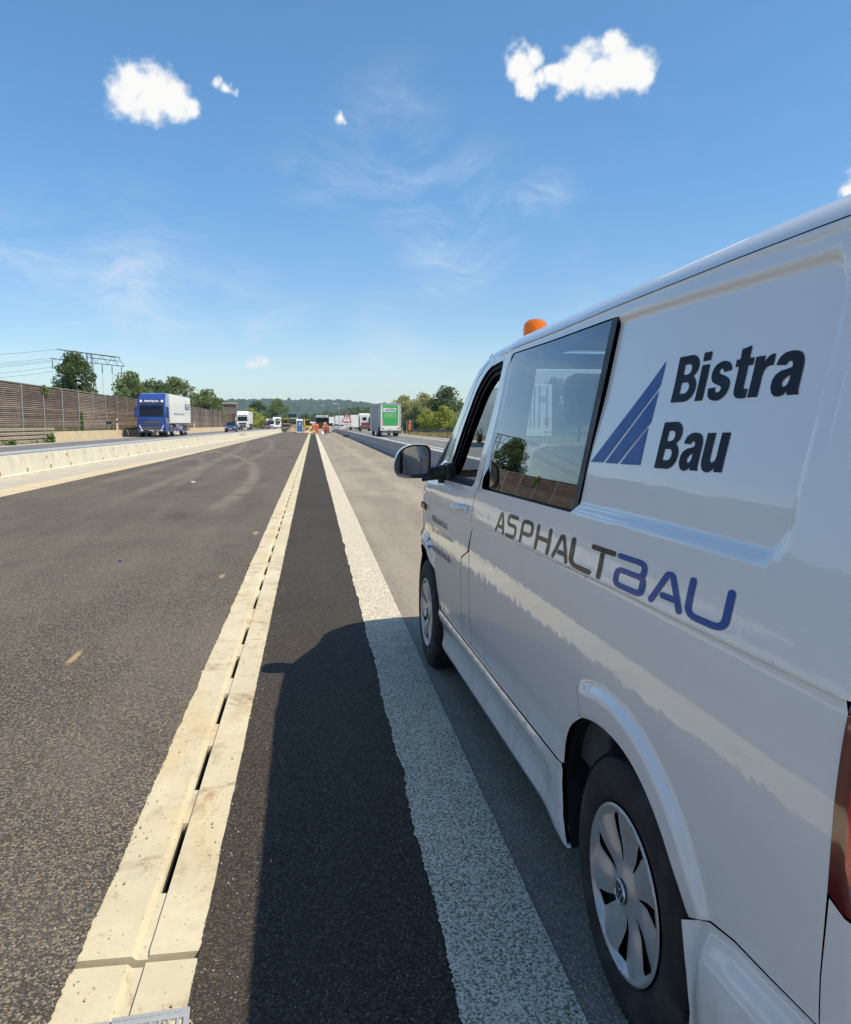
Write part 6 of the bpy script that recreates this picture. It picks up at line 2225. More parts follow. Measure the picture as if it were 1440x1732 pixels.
wl, wd = lorry_rear('lorry', 'white lorry trailer seen through the windows of the van', 13.85, 49.5, gz(49), R(-1.0), 'cream', 'cream', 'lorries on the motorway', h=4.0, tlen=11.5)
for xx in (-.95, -.45, -.12, .12, .45, .95):
    mb = MB(); mb.cyl((xx, -.09, 1.25), (xx, -.09, 3.9), .022); mb.box((xx, -.09, 1.6), (.10, .05, .07)); mb.build('locking_bar', M['steel_dark'], wd)
mb = MB(); mb.box((.62, -.075, 3.05), (.45, .02, .35)); mb.build('door_plate', M['grey_side'], wd)
mb = MB(); mb.box((.95, -.075, 1.65), (.30, .02, .5)); mb.build('door_sticker', M['orange_panel'], wd)
lorry_rear('lorry', 'plain cream trailer directly right of the warning sign', 11.4, 215, gz(215), R(0.3), 'cream', 'cream', 'lorries on the motorway', h=4.0)
lorry_rear('lorry', 'cream trailer partly hidden behind the warning sign', 7.8, 235, gz(235), R(0.3), 'white', 'cream', 'lorries on the motorway', h=4.0)
lorry_rear('lorry', 'farthest cream trailer beyond the silver estate car', 6.5, 262, gz(262), R(0.3), 'cream', 'cream', 'lorries on the motorway', h=3.9)

# bare tractor unit
tu = empty('tractor_unit', (11.2, 172, gz(172)), R(0.3), 'white cab with a bare dark red chassis between the cream trailer and the green-backed lorry', 'lorry', 'lorries on the motorway')
mb = MB(); mb.box((0, 4.0, 2.35), (2.4, 2.0, 2.7), .10); mb.box((0, 4.2, 3.75), (2.2, 1.6, .25), .06); cb = mb.build('cab', M['white'], tu)
mb = MB(); mb.box((0, 2.98, 2.7), (.9, .04, .7), .02); mb.build('rear_window', M['glass_dark'], cb)
mb = MB(); mb.box((-1.12, 2.9, 2.2), (.18, .3, 1.9), .05).box((1.12, 2.9, 2.2), (.18, .3, 1.9), .05); mb.build('air_deflector', M['dark'], cb)
mb = MB(); mb.box((0, 1.5, .95), (.9, 3.2, .30)).box((0, .0, .80), (2.3, .12, .5)).box((-.9, 1.2, 1.15), (.6, 1.4, .10)).box((.9, 1.2, 1.15), (.6, 1.4, .10)).box((0, 1.3, 1.25), (.9, .9, .18), .04).box((0, .8, 1.55), (1.7, .2, .75), .05)
mb.build('chassis', M['dark_red'], tu)
add_wheels(tu, [(s * 1.0, yy) for s in (-1, 1) for yy in (1.2, 4.3)], .5, .36)

def car(name, label, x, y, z, rz, col, kind, group=None, rear=False):
    """rear=False: the bonnet faces the camera"""
    root = empty(name, (x, y, z), rz + (PI if rear else 0), label, 'car', group)
    if kind == 'estate':
        st = [(0, .35, .62, .66, .74, .60), (.12, .22, .70, .74, .86, .70), (.9, .20, .86, .90, .90, .80), (1.25, .20, .90, .98, .90, .78), (2.0, .20, .93, 1.46, .90, .64), (3.6, .20, .95, 1.50, .90, .64), (4.25, .20, .97, 1.10, .88, .74), (4.40, .35, .90, .92, .80, .72)]
    else:
        st = [(0, .35, .58, .62, .72, .60), (.12, .22, .68, .72, .86, .70), (1.0, .20, .84, .88, .89, .80), (1.35, .20, .88, .94, .89, .78), (2.1, .20, .91, 1.40, .89, .60), (3.0, .20, .93, 1.42, .89, .60), (3.75, .20, .95, 1.06, .88, .72), (4.45, .22, .93, .99, .86, .74), (4.55, .38, .85, .88, .78, .70)]
    V = []; F = []
    for (yy, zb, zbelt, zt, wb, wtop) in st:
        V += [(-wb * .96, yy, zb), (-wb, yy, zb + .2), (-wb * .97, yy, zbelt), (-wtop, yy, zt), (wtop, yy, zt), (wb * .97, yy, zbelt), (wb, yy, zb + .2), (wb * .96, yy, zb)]
    n = 8
    for i in range(len(st) - 1):
        for k in range(n):
            j = (k + 1) % n
            F.append((i * n + k, i * n + j, (i + 1) * n + j, (i + 1) * n + k))
    F += [tuple(range(n))[::-1], tuple(range((len(st) - 1) * n, len(st) * n))]
    mb = MB(); mb.add(V, F, False); body = mb.build('body', M[col], root)
    # glass: windscreen, rear screen, sides, laid 6 mm proud
    def q(i, j):
        a, b = st[i], st[j]
        return a, b
    a, b = st[3], st[4]
    mb = MB()
    mb.add([(-a[5] * .94, a[0] + .04, a[3] + .03), (a[5] * .94, a[0] + .04, a[3] + .03), (b[5] * .93, b[0] - .06, b[3] - .02), (-b[5] * .93, b[0] - .06, b[3] - .02)], [(0, 1, 2, 3)])
    mb.v = [(v[0], v[1] - .012, v[2] + .012) for v in mb.v]
    mb.build('windscreen', M['glass_dark'], body, fix=False)
    a, b = (st[5], st[6])
    mb = MB()
    mb.add([(-b[5] * .92, b[0] - .08, b[3] + .06), (b[5] * .92, b[0] - .08, b[3] + .06), (a[5] * .92, a[0] + .08, a[3] - .03), (-a[5] * .92, a[0] + .08, a[3] - .03)], [(3, 2, 1, 0)])
    mb.v = [(v[0], v[1] + .014, v[2] + .014) for v in mb.v]
    mb.build('rear_screen', M['glass_dark'], body, fix=False)
    a, b = st[4], st[5]
    for s in (-1, 1):
        mb = MB()
        mb.add([(s * a[4] * .965, a[0] - .35, a[2] + .02), (s * b[4] * .965, b[0] + .25, b[2] + .02), (s * (b[5] + .035), b[0], b[3] - .08), (s * (a[5] + .035), a[0] + .05, a[3] - .08)], [(0, 1, 2, 3)])
        mb.v = [(v[0] + s * .012, v[1], v[2]) for v in mb.v]
        mb.build('side_window', M['glass_dark'], body, fix=False)
        mb = MB(); mb.box((s * .60, .06, .64), (.30, .12, .12), .03); mb.build('headlamp', M['sign_white'], body)
        mb = MB(); mb.box((s * .68, st[-1][0] - .03, .80), (.24, .10, .16), .03); mb.build('rear_lamp', M['tail_red'], body)
        mb = MB(); mb.box((s * .96, 1.55, 1.0), (.18, .10, .12), .03); mb.build('mirror', M[col], body)
    mb = MB(); mb.box((0, .02, .45), (1.1, .08, .18), .02).box((0, st[-1][0] - .01, .42), (1.2, .06, .10), .02); mb.build('air_intake', M['dark'], body)
    mb = MB(); mb.box((0, -.015, .50), (.5, .02, .11)).box((0, st[-1][0] + .01, .62), (.5, .03, .11)); mb.build('number_plate', M['sign_white'], body)
    add_wheels(root, [(s * .78, yy) for s in (-1, 1) for yy in (.85, 3.55)], .32, .21)
    return root
car('car', 'dark blue car driving towards the camera in front of the white lorry', -12.2, 122, gz(122) + LZ, R(1), 'navy', 'estate', 'cars on the motorway')
car('car', 'maroon car far off on the left carriageway ahead of the camper vans', -11.6, 205, gz(205) + LZ, R(1), 'maroon', 'estate', 'cars on the motorway')
car('car', 'white car half hidden by the left barrier in front of the camper vans', -9.9, 222, gz(222) + LZ, R(1), 'white', 'estate', 'cars on the motorway')
car('car', 'silver estate car driving away left of the warning sign', 4.75 + .35, 179, gz(179), R(0.4), 'silver', 'estate', 'cars on the motorway', True).location.y += 4
car('car', 'pale saloon car driving away directly below the warning sign', 6.1, 165, gz(165), R(0.4), 'pale_car', 'saloon', 'cars on the motorway', True).location.y += 4

def camper(x, y, label, h):
    root = empty('camper_van', (x, y, gz(y) + LZ), R(1), label, 'camper van', 'camper vans on the left carriageway')
    mb = MB(); mb.prism([(1.5, .5), (1.5, 2.05), (.75, 2.15), (.55, h - .35), (.8, h), (6.4, h), (6.4, .5)], 'x', -1.12, 1.12); b = mb.build('living_body', M['white'], root)
    mb = MB(); mb.prism([(0, .4), (0, .95), (.75, 1.15), (1.5, 2.0), (1.5, .4)], 'x', -.98, .98); c = mb.build('cab', M['white'], root)
    mb = MB(); mb.add([(-.86, .76, 1.19), (.86, .76, 1.19), (.80, 1.36, 1.90), (-.80, 1.36, 1.90)], [(0, 1, 2, 3)]); mb.v = [(v[0], v[1] - .02, v[2] + .02) for v in mb.v]; mb.build('windscreen', M['glass_dark'], c, fix=False)
    mb = MB(); mb.box((0, .60, (h + 2.05) / 2), (1.2, .05, .42), .02); mb.build('front_window', M['glass_dark'], b)
    mb = MB(); mb.box((0, -.02, .62), (1.2, .06, .24), .02); mb.build('grille', M['dark'], c)
    for s in (-1, 1):
        mb = MB(); mb.box((s * .78, .0, .82), (.26, .06, .16), .03); mb.build('headlamp', M['sign_white'], c)
    add_wheels(root, [(s * .9, yy) for s in (-1, 1) for yy in (.95, 4.4)], .34, .22)
camper(-10.9, 212, 'smaller white camper van beside the maroon car', 2.6)
camper(-9.9, 226, 'taller white camper van behind the smaller one', 3.15)

# ------------------------------------------------------------------ road works in the distance
def tie(root, *obs):
    for o in obs: o.parent = root

# portable toilet
tz = gz(146)
to = empty('portable_toilet', (-2.4, 146, tz), R(4), 'blue portable toilet with a white roof standing on the unfinished lane', 'toilet')
mb = MB()
for sx in (-.52, .52):
    for sy in (-.52, .52): mb.box((sx, sy, 1.1), (.09, .09, 2.1), .015)
mb.box((0, 0, .08), (1.16, 1.16, .14), .02); mb.build('frame', M['white'], to)
mb = MB(); mb.box((0, .03, 1.1), (.98, 1.0, 1.95)); wl_ = mb.build('wall', M['toilet_blue'], to)
mb = MB(); mb.box((0, -.505, 1.05), (.80, .05, 1.80), .02); dd = mb.build('door', M['toilet_blue'], to)
mb = MB(); mb.box((.32, -.545, 1.0), (.06, .04, .16), .01); mb.build('handle', M['black'], dd)
mb = MB()
mb.lathe([(.08, 0), (.17, 0), (.17, .012), (.08, .012)], 20, Matrix.Translation((0, -.535, 1.62)) @ Matrix.Rotation(PI / 2, 4, 'X'))
mb.box((0, -.535, 1.32), (.42, .012, .10)); mb.build('white_mark', M['sign_white'], dd)
mb = MB(); mb.prism([(-.62, 2.12), (-.56, 2.28), (0, 2.42), (.56, 2.28), (.62, 2.12)], 'x', -.6, .6); mb.build('roof', M['white'], to)

# road roller seen from behind
rz_ = gz(165)
ro_ = empty('road_roller', (-5.5, 165, rz_), 0, 'yellow and black road roller parked left of the blue toilet', 'road roller')
mb = MB(); mb.cyl((-.85, 0, .62), (.85, 0, .62), .62, n=28); mb.build('drum', M['steel_dark'], ro_)
mb = MB(); mb.cyl((-.85, 3.0, .62), (.85, 3.0, .62), .62, n=28); mb.build('drum', M['steel_dark'], ro_)
mb = MB(); mb.box((0, .1, 1.15), (1.75, 1.2, .75), .08); mb.build('rear_body', M['black'], ro_)
mb = MB(); mb.box((0, 1.5, 1.25), (1.5, 2.0, .9), .10).box((0, 2.9, 1.35), (1.6, 1.0, .5), .08); mb.build('body', M['yellow'], ro_)
mb = MB(); mb.box((0, .9, 2.62), (1.45, 1.5, .12), .04); mb.build('canopy', M['yellow'], ro_)
mb = MB()
for sx in (-.65, .65):
    for sy in (.3, 1.5): mb.cyl((sx, sy, 1.5), (sx, sy, 2.6), .04)
mb.build('canopy_post', M['black'], ro_)
mb = MB(); mb.box((0, .9, 1.75), (.5, .5, .12), .04).box((0, .68, 2.05), (.5, .12, .55), .04); mb.build('seat', M['seat'], ro_)
for s in (-1, 1):
    mb = MB(); mb.box((s * .7, -.52, 1.3), (.2, .04, .1)); mb.build('rear_lamp', M['tail_red'], ro_)

# asphalt paver beyond it, sand coloured with a pale roof
pv = empty('asphalt_paver', (-3.9, 172, gz(172)), 0, 'dusty tan paving machine between the roller and the blue toilet', 'paver')
mb = MB(); mb.box((0, 1.5, .9), (1.6, 3.4, 1.1), .1); mb.build('body', M['sand'], pv)
mb = MB(); mb.box((0, -.3, .35), (2.3, .6, .5), .05); mb.build('screed', M['steel_dark'], pv)
mb = MB(); mb.box((0, 1.2, 2.75), (1.7, 2.2, .10), .03); mb.build('roof', M['cream'], pv)
mb = MB()
for sx in (-.7, .7):
    for sy in (.3, 2.1): mb.cyl((sx, sy, 1.4), (sx, sy, 2.75), .04)
mb.build('roof_post', M['steel_dark'], pv)
mb = MB()
for s in (-1, 1): mb.box((s * .75, 1.6, .35), (.35, 3.0, .6), .12)
mb.build('track', M['rubber'], pv)

# tipper with its rear open
tp = empty('tipper_lorry', (1.75, 150, gz(150)), 0, 'tipper lorry with a dark open back standing behind the workers', 'lorry')
mb = MB(); mb.box((-1.2, 2.6, 1.9), (.08, 5.2, 1.5)).box((1.2, 2.6, 1.9), (.08, 5.2, 1.5)).box((0, 2.6, 1.15), (2.4, 5.2, .1)).box((0, 5.15, 2.0), (2.4, .1, 1.7)); mb.build('tipper_body', M['steel_dark'], tp)
mb = MB(); mb.prism([(-1.25, 2.70), (-1.05, 2.95), (.55, 3.05), (1.0, 2.90), (1.25, 2.68)], 'y', .0, 5.2); mb.build('cover', M['steel'], tp)
mb = MB(); mb.box((0, .55, 1.7), (1.5, .4, .9), .12); mb.build('load', M['slat_back'], tp)
mb = MB(); mb.box((0, 2.8, .8), (.9, 5.6, .25)).box((0, -.02, .75), (2.3, .1, .14)); mb.build('chassis', M['dark'], tp)
mb = MB(); mb.box((0, 6.4, 1.9), (2.35, 1.9, 2.5), .1); mb.build('cab', M['white'], tp)
for s in (-1, 1):
    mb = MB(); mb.box((s * .95, -.06, .95), (.35, .05, .12)); mb.build('rear_lamp', M['tail_red'], tp)
add_wheels(tp, [(s * 1.0, yy) for s in (-1, 1) for yy in (1.0, 2.3, 6.0)], .5, .36)

pk = empty('parked_van', (3.15, 156, gz(156)), 0, 'small pale site van with its tail lamps showing right of the tipper', 'van')
mb = MB(); mb.prism([(0, .3), (0, 1.75), (.15, 1.9), (3.0, 1.9), (3.7, 1.2), (4.5, 1.05), (4.6, .3)], 'x', -.85, .85); mb.build('body', M['pale_car'], pk)
mb = MB(); mb.box((0, -.012, 1.45), (1.3, .03, .5), .02); mb.build('rear_screen', M['glass_dark'], pk)
for s in (-1, 1):
    mb = MB(); mb.box((s * .74, -.012, 1.0), (.14, .04, .40), .01); mb.build('rear_lamp', M['tail_red'], pk)
add_wheels(pk, [(s * .74, yy) for s in (-1, 1) for yy in (.8, 3.7)], .32, .2)

# people: one skinned surface each, clothing as shells grown over the same limbs
def skin_mesh(name, V, E, Rd, mat, parent, root=0, sub=2):
    me = bpy.data.meshes.new(name); me.from_pydata(V, E, []); me.update()
    o = bpy.data.objects.new(name, me); link(o, parent)
    md = o.modifiers.new('skin', 'SKIN'); md.use_smooth_shade = True
    for i, r_ in enumerate(Rd):
        sv = me.skin_vertices[0].data[i]
        sv.radius = (r_, r_) if not isinstance(r_, tuple) else r_
        sv.use_root = (i == root)
    s = o.modifiers.new('sub', 'SUBSURF'); s.levels = sub; s.render_levels = sub
    me.materials.append(mat)
    return o
def person(x, y, rz, label, lean=0.0, stride=.12, arm=(.25, .1), helmet=True):
    root = empty('person', (x, y, gz(y)), rz, label, 'person', 'road workers in orange')
    def pt(px, py, pz):   # lean the upper body about the hip
        if pz > .95:
            dz = pz - .95
            return (px, py - dz * math.sin(lean), .95 + dz * math.cos(lean) + 0)
        return (px, py, pz)
    J = [pt(0, 0, .98), pt(0, .01, 1.18), pt(0, 0, 1.40), pt(0, -.01, 1.50), pt(0, -.02, 1.60), pt(0, -.02, 1.73),
         pt(-.19, 0, 1.42), pt(-.25, -.02, 1.16), pt(-.24, -arm[0], .96), pt(.19, 0, 1.42), pt(.25, -.02, 1.16), pt(.24, -arm[1], .96),
         (-.10, 0, .90), (-.11, -stride, .50), (-.12, -stride + .03, .09), (-.12, -stride - .12, .05), (.10, 0, .90), (.11, stride * .6, .50), (.12, stride, .09), (.12, stride - .14, .05),
         pt(-.245, -arm[0] - .03, .87), pt(.245, -arm[1] - .03, .87)]
    E = [(0, 1), (1, 2), (2, 3), (3, 4), (4, 5), (2, 6), (6, 7), (7, 8), (2, 9), (9, 10), (10, 11), (0, 12), (12, 13), (13, 14), (14, 15), (0, 16), (16, 17), (17, 18), (18, 19), (8, 20), (11, 21)]
    Rd = [.13, .125, .13, .055, .085, .075, .07, .05, .035, .07, .05, .035, .085, .06, .045, .04, .085, .06, .045, .04, .035, .035]
    b = skin_mesh('body', J, E, Rd, M['skin'], root)
    jk = [0, 1, 2, 6, 7, 8, 9, 10, 11]
    mp_ = {a: i for i, a in enumerate(jk)}
    skin_mesh('jacket', [J[a] for a in jk], [(mp_[a], mp_[c]) for a, c in E if a in mp_ and c in mp_], [.17, .165, .165, .095, .075, .06, .095, .075, .06], M['hi_vis'], root)
    tk = [0, 12, 13, 14, 16, 17, 18]
    mp_ = {a: i for i, a in enumerate(tk)}
    skin_mesh('trousers', [J[a] for a in tk], [(mp_[a], mp_[c]) for a, c in E if a in mp_ and c in mp_], [.155, .115, .088, .075, .115, .088, .075], M['hi_vis'], root)
    mb = MB()
    for k in (15, 19):
        mb.box((J[k][0], J[k][1] + .05, .05), (.11, .28, .10), .03)
    mb.build('boots', M['black'], root)
    hx, hy, hz = J[5]
    mb = MB(); mb.lathe([(.0, .15), (.05, .14), (.09, .10), (.105, .04), (.108, .0), (.125, -.01)], 16, Matrix.Translation((hx, hy, hz - .03)))
    mb.build('helmet' if helmet else 'hair', M['sign_white'] if helmet else M['seat'], root)
    mb = MB()
    mb.box(pt(0, .0, 1.16), (.36, .36, .05), .02); mb.build('reflective_band', M['steel'], root)
    return root
person(.55, 118, R(175), 'worker in orange standing alone at the end of the dark strip', 0.05, .10, (.2, .1), False)
person(1.75, 134, R(20), 'worker in orange bending forward in front of the tipper', 0.45, .16, (.35, .3))
person(-.05, 141, R(160), 'worker in orange farther back between the excavator and the lone worker', 0.2, .12, (.3, .15))
person(2.25, 136, R(-30), 'worker in orange at the right behind the bending one', 0.12, .14, (.3, .15))

# more plant and vans at the work site
def site_van(x, y, label, col, h=2.0):
    root = empty('site_van', (x, y, gz(y)), 0, label, 'van', 'vehicles at the road works')
    mb = MB(); mb.prism([(0, .32), (0, h - .15), (.12, h), (3.3, h), (4.0, 1.25), (4.7, 1.05), (4.8, .32)], 'x', -.88, .88); b = mb.build('body', M[col], root)
    mb = MB(); mb.box((-.42, -.012, h - .55), (.62, .03, .55), .02).box((.42, -.012, h - .55), (.62, .03, .55), .02); mb.build('rear_window', M['glass_dark'], b)
    for s in (-1, 1):
        mb = MB(); mb.box((s * .78, -.012, 1.0), (.13, .04, .42), .01); mb.build('rear_lamp', M['tail_red'], b)
    mb = MB(); mb.box((0, -.02, .45), (1.7, .06, .18), .02); mb.build('bumper', M['dark'], b)
    mb = MB(); mb.lathe([(.08, 0), (.08, .10), (.05, .14), (0, .15)], 12, Matrix.Translation((0, 2.6, h))); mb.build('beacon', M['amber'], b)
    add_wheels(root, [(s * .76, yy) for s in (-1, 1) for yy in (.9, 3.9)], .33, .2)
site_van(-.9, 178, 'white site van far down the lane right behind the blue toilet', 'white')
site_van(.35, 186, 'cream site van far down the lane left of the tipper', 'pale_car')
ex = empty('mini_excavator', (-1.15, 160, gz(160)), 0, 'small yellow excavator with a raised arm right of the blue toilet', 'excavator')
mb = MB()
for s in (-1, 1): mb.box((s * .62, .8, .28), (.34, 2.0, .52), .16)
mb.build('track', M['rubber'], ex)
mb = MB(); mb.box((0, .9, .92), (1.35, 1.6, .62), .10); mb.build('body', M['yellow'], ex)
mb = MB(); mb.box((.1, .9, 1.75), (.95, 1.0, 1.1), .06); c_ = mb.build('cab', M['glass_dark'], ex)
mb = MB(); mb.box((.1, .9, 2.34), (1.02, 1.08, .10), .03); mb.build('cab_roof', M['yellow'], c_)
mb = MB(); mb.tube([(-.4, .2, 1.1), (-.5, -.5, 2.3), (-.55, -1.0, 2.5)], .11, 6); mb.tube([(-.55, -1.0, 2.5), (-.55, -1.5, 1.2)], .08, 6); mb.build('arm', M['yellow'], ex)
mb = MB(); mb.box((-.55, -1.5, .95), (.42, .35, .4), .08); mb.build('bucket', M['steel_dark'], ex)
for k, (x, y, lab) in enumerate(((-3.2, 143, 'left of the blue toilet'), (-1.5, 141, 'just right of the blue toilet'), (2.9, 140, 'right of the group of workers'))):
    root = empty('warning_beacon', (x, y, gz(y)), 0, 'red and white striped marker board ' + lab, 'marker board', 'striped marker boards at the road works')
    mb = MB(); mb.box((0, 0, .60), (.26, .04, .95), .01); b = mb.build('board', M['sign_white'], root)
    for q in range(3):
        mb = MB(); mb.add([(-.13, -.024, .22 + .3 * q), (.13, -.024, .34 + .3 * q), (.13, -.024, .48 + .3 * q), (-.13, -.024, .36 + .3 * q)], [(0, 1, 2, 3)]); mb.build('red_stripe', M['sign_red'], b)
    mb = MB(); mb.box((0, 0, .06), (.6, .35, .12), .03); mb.build('foot', M['rubber'], root)
# site clutter
def heap(name, label, x, y, w, h, mat, seed, cat):
    r = np.random.default_rng(seed); n = 22; V = [(0, 0, h)]; F = []
    for j in range(1, 5):
        for i in range(n):
            a = 2 * PI * i / n; q = w * j / 4 * (1 + .14 * r.normal())
            V.append((q * math.cos(a), q * .8 * math.sin(a), max(-.02, h * (1 - (j / 4) ** 1.3) + .06 * h * r.normal())) if j < 4 else (q * math.cos(a), q * .8 * math.sin(a), -.05))
    for i in range(n):
        F.append((0, 1 + i, 1 + (i + 1) % n))
        for j in range(3):
            a = 1 + j * n
            F.append((a + i, a + n + i, a + n + (i + 1) % n, a + (i + 1) % n))
    o = mesh_obj(name, V, F, M[mat], None, True, (x, y, gz(y)))
    return tag(o, label, cat)
heap('sand_heap', 'tan heap of sand between the roller and the toilet', -4.0, 158, 1.3, .9, 'sand', 1, 'heap')
heap('sand_heap', 'low pale heap of gravel right of the toilet', -1.0, 140, .9, .55, 'plank', 2, 'heap')
heap('sand_heap', 'long low sand bank across the lane behind the toilet', -1.6, 162, 2.6, .6, 'sand', 4, 'heap')
for k, (x0, y0, x1, y1, z1) in enumerate(((-.9, 136, -.25, 139, 1.1), (-.5, 131, .1, 134.5, .35), (-2.4, 137, -1.2, 138.5, .25))):
    mb = MB(); d = Vector((x1 - x0, y1 - y0, z1)); L_ = d.length
    q = d.to_track_quat('X', 'Z').to_matrix().to_4x4()
    mb.box((L_ / 2, 0, .03), (L_, .22, .05), .005, q)
    o = mb.build('timber_plank', M['plank'], None, (x0, y0, gz(y0) + .02))
    tag(o, ('raw timber plank propped up at an angle right of the toilet', 'raw timber plank lying at the end of the slot drain', 'raw timber plank lying in front of the toilet')[k], 'plank', 'planks at the road works')
mb = MB(); mb.lathe([(0, 0), (.20, 0), (.24, .42), (.25, .42), (.215, .02)], 20); bk = mb.build('bucket', M['white'], None, (1.35, 119, gz(119)))
tag(bk, 'white bucket on the ground beside the lone worker', 'bucket')
mb = MB(); mb.box((0, 0, 0), (.9, .5, .1), .02); mb.box((0, 0, .35), (.5, .4, .5), .05); mb.tube([(0, .1, .5), (0, .5, .9), (0, .8, 1.0)], .025); pc = mb.build('plate_compactor', M['dark_red'], None, (1.75, 121, gz(121) + .06))
tag(pc, 'small red plate compactor behind the white bucket', 'compactor')

# red and white warning sign on a post
sz0 = gz(94)
sg = empty('warning_sign', (3.42, 94, sz0), 0, 'red and white triangular warning sign with exclamation mark by the right barrier', 'sign')
dx_ = .50
mb = MB(); mb.cyl((dx_, 0, .15), (dx_, 0, 3.0), .035, n=10); mb.build('pole', M['steel'], sg)
def tri(c, s, y, x0=dx_):
    h = s * .866
    return [(x0 - s / 2, y, c - h / 3), (x0 + s / 2, y, c - h / 3), (x0, y, c + 2 * h / 3)]
def tri_prism(mb, c, s, y0, y1, rr):
    p = round_poly([(v[0], v[2]) for v in tri(c, s, 0)], rr, 4)
    mb.prism(p, 'y', y0, y1)
mb = MB(); tri_prism(mb, 2.08, 1.28, -.05, -.03, .05); bd = mb.build('border', M['sign_red'], sg)
mb = MB(); tri_prism(mb, 2.08, .92, -.055, -.049, .03); fc = mb.build('face', M['sign_white'], bd)
mb = MB(); mb.prism([(dx_ - .045, 2.44), (dx_ + .045, 2.44), (dx_ + .03, 2.08), (dx_ - .03, 2.08)], 'y', -.062, -.054); mb.box((dx_, -.058, 2.0), (.075, .008, .075)); mb.build('exclamation_mark', M['letter_black'], bd)
mb = MB(); mb.box((dx_ + .02, -.04, 1.40), (.72, .02, .46), .01); pt_ = mb.build('plate', M['sign_white'], sg)
flat_text('letters', 'Baustellen-', M['letter_black'], pt_, (dx_ - .27, -.052, 1.43), (1, 0, 0), (0, 0, 1), .10, .56, .01)
flat_text('letters', 'ausfahrt', M['letter_black'], pt_, (dx_ - .20, -.052, 1.27), (1, 0, 0), (0, 0, 1), .10, .44, .01)
mb = MB(); mb.box((dx_, 0, .06), (.85, .4, .12), .02).box((dx_, 0, .17), (.7, .32, .10), .02); mb.build('foot', M['rubber'], sg)
mb = MB(); mb.box((dx_ - .05, -.06, .85), (.55, .06, .06), .01).box((dx_ - .05, .0, .9), (.5, .3, .12), .02); mb.build('bracket', M['sand'], sg)

# delineators and small boards
def delineator(x, y, z, label, s=1.0):
    root = empty('marker_post', (x, y, z), 0, label, 'marker post', 'marker posts along the road')
    mb = MB(); mb.prism([(-.06, 0), (.06, 0), (.05, .95), (0, 1.02), (-.05, .95)], 'y', -.05, .05); mb.build('post', M['sign_white'], root)
    mb = MB(); mb.prism([(-.062, .58), (.062, .68), (.058, .86), (-.056, .76)], 'y', -.054, .054); mb.build('black_band', M['black'], root)
    root.scale = (s, s, s)
delineator(-17.42, 75, gz(75) + LZ + .66, 'black and white marker post on the upstand left of the blue lorry')
delineator(-17.42, 122, gz(122) + LZ + .66, 'black and white marker post on the upstand behind the blue lorry\'s trailer')
delineator(-17.42, 188, gz(188) + LZ + .66, 'marker post on the upstand just right of the white lorry')
delineator(-17.42, 210, gz(210) + LZ + .66, 'marker post on the upstand left of the maroon car')
delineator(13.9, 125, gz(125), 'white marker post at the right verge beside the green-backed lorry')
sbd = empty('small_sign', (-17.42, 72, gz(72) + LZ + .66), 0, 'small dark sign board on a short post on the upstand', 'sign')
mb = MB(); mb.cyl((0, 0, 0), (0, 0, .7), .035, n=8); mb.build('post', M['steel'], sbd)
mb = MB(); mb.box((-.12, -.04, .62), (.22, .02, .26), .01).box((.13, -.04, .62), (.22, .02, .26), .01); mb.build('board', M['letter_dark'], sbd)
bb = empty('roadside_board', (15.0, 124, gz(124)), 0, 'grey framed board with a large orange figure behind the right guard rail', 'sign')
mb = MB(); mb.box((-.5, 0, 1.0), (.07, .07, 2.2)).box((.5, 0, 1.0), (.07, .07, 2.2)).box((0, 0, 2.07), (1.05, .07, .07)); mb.build('frame', M['steel'], bb)
mb = MB(); mb.box((0, .01, 1.25), (.94, .03, 1.55)); pn = mb.build('panel', M['slat_back'], bb)
mb = MB(); mb.box((-.02, -.02, 1.1), (.42, .03, 1.15), .01).lathe([(0, 0), (.2, 0), (.2, .03), (0, .03)], 18, Matrix.Translation((.0, -.01, 1.75)) @ Matrix.Rotation(PI / 2, 4, 'X')); mb.build('orange_figure', M['orange_panel'], bb)

# tall brown panel with a pale cap, gantry, lamp posts
tw = empty('tall_panel', (-18.75, 188, gz(188) + LZ), 0, 'tall brown panel with a cream cap rising behind the noise barrier', 'panel')
mb = MB()
for k in range(30): mb.box((0, 0, .1 + k * .19), (2.9, .10, .15))
mb.build('slats', M['slat'], tw); 
mb = MB(); mb.box((0, .1, 2.9), (2.9, .1, 5.9)); mb.build('back_board', M['slat_back'], tw)
mb = MB(); mb.box((-.1, -.05, 5.95), (3.5, .5, .42), .04); mb.build('cap', M['rail_tan'], tw)
mb = MB(); mb.box((1.53, 0, 2.9), (.16, .2, 5.8)).box((-1.53, 0, 2.9), (.16, .2, 5.8)); mb.build('post', M['post_grey'], tw)
ga = empty('sign_gantry', (-10.1, 380, gz(380) + LZ), 0, 'dark sign gantry over the left carriageway in the far distance', 'gantry')
mb = MB(); mb.box((0, 0, 5.3), (5.2, .3, 1.6), .02); mb.build('sign_board', M['letter_dark'], ga)
mb = MB(); mb.box((-2.6, .3, 3.0), (.3, .3, 6.4)).box((2.9, .3, 3.0), (.3, .3, 6.4)).box((0, .3, 6.15), (6.0, .3, .25)); mb.build('frame', M['steel'], ga)
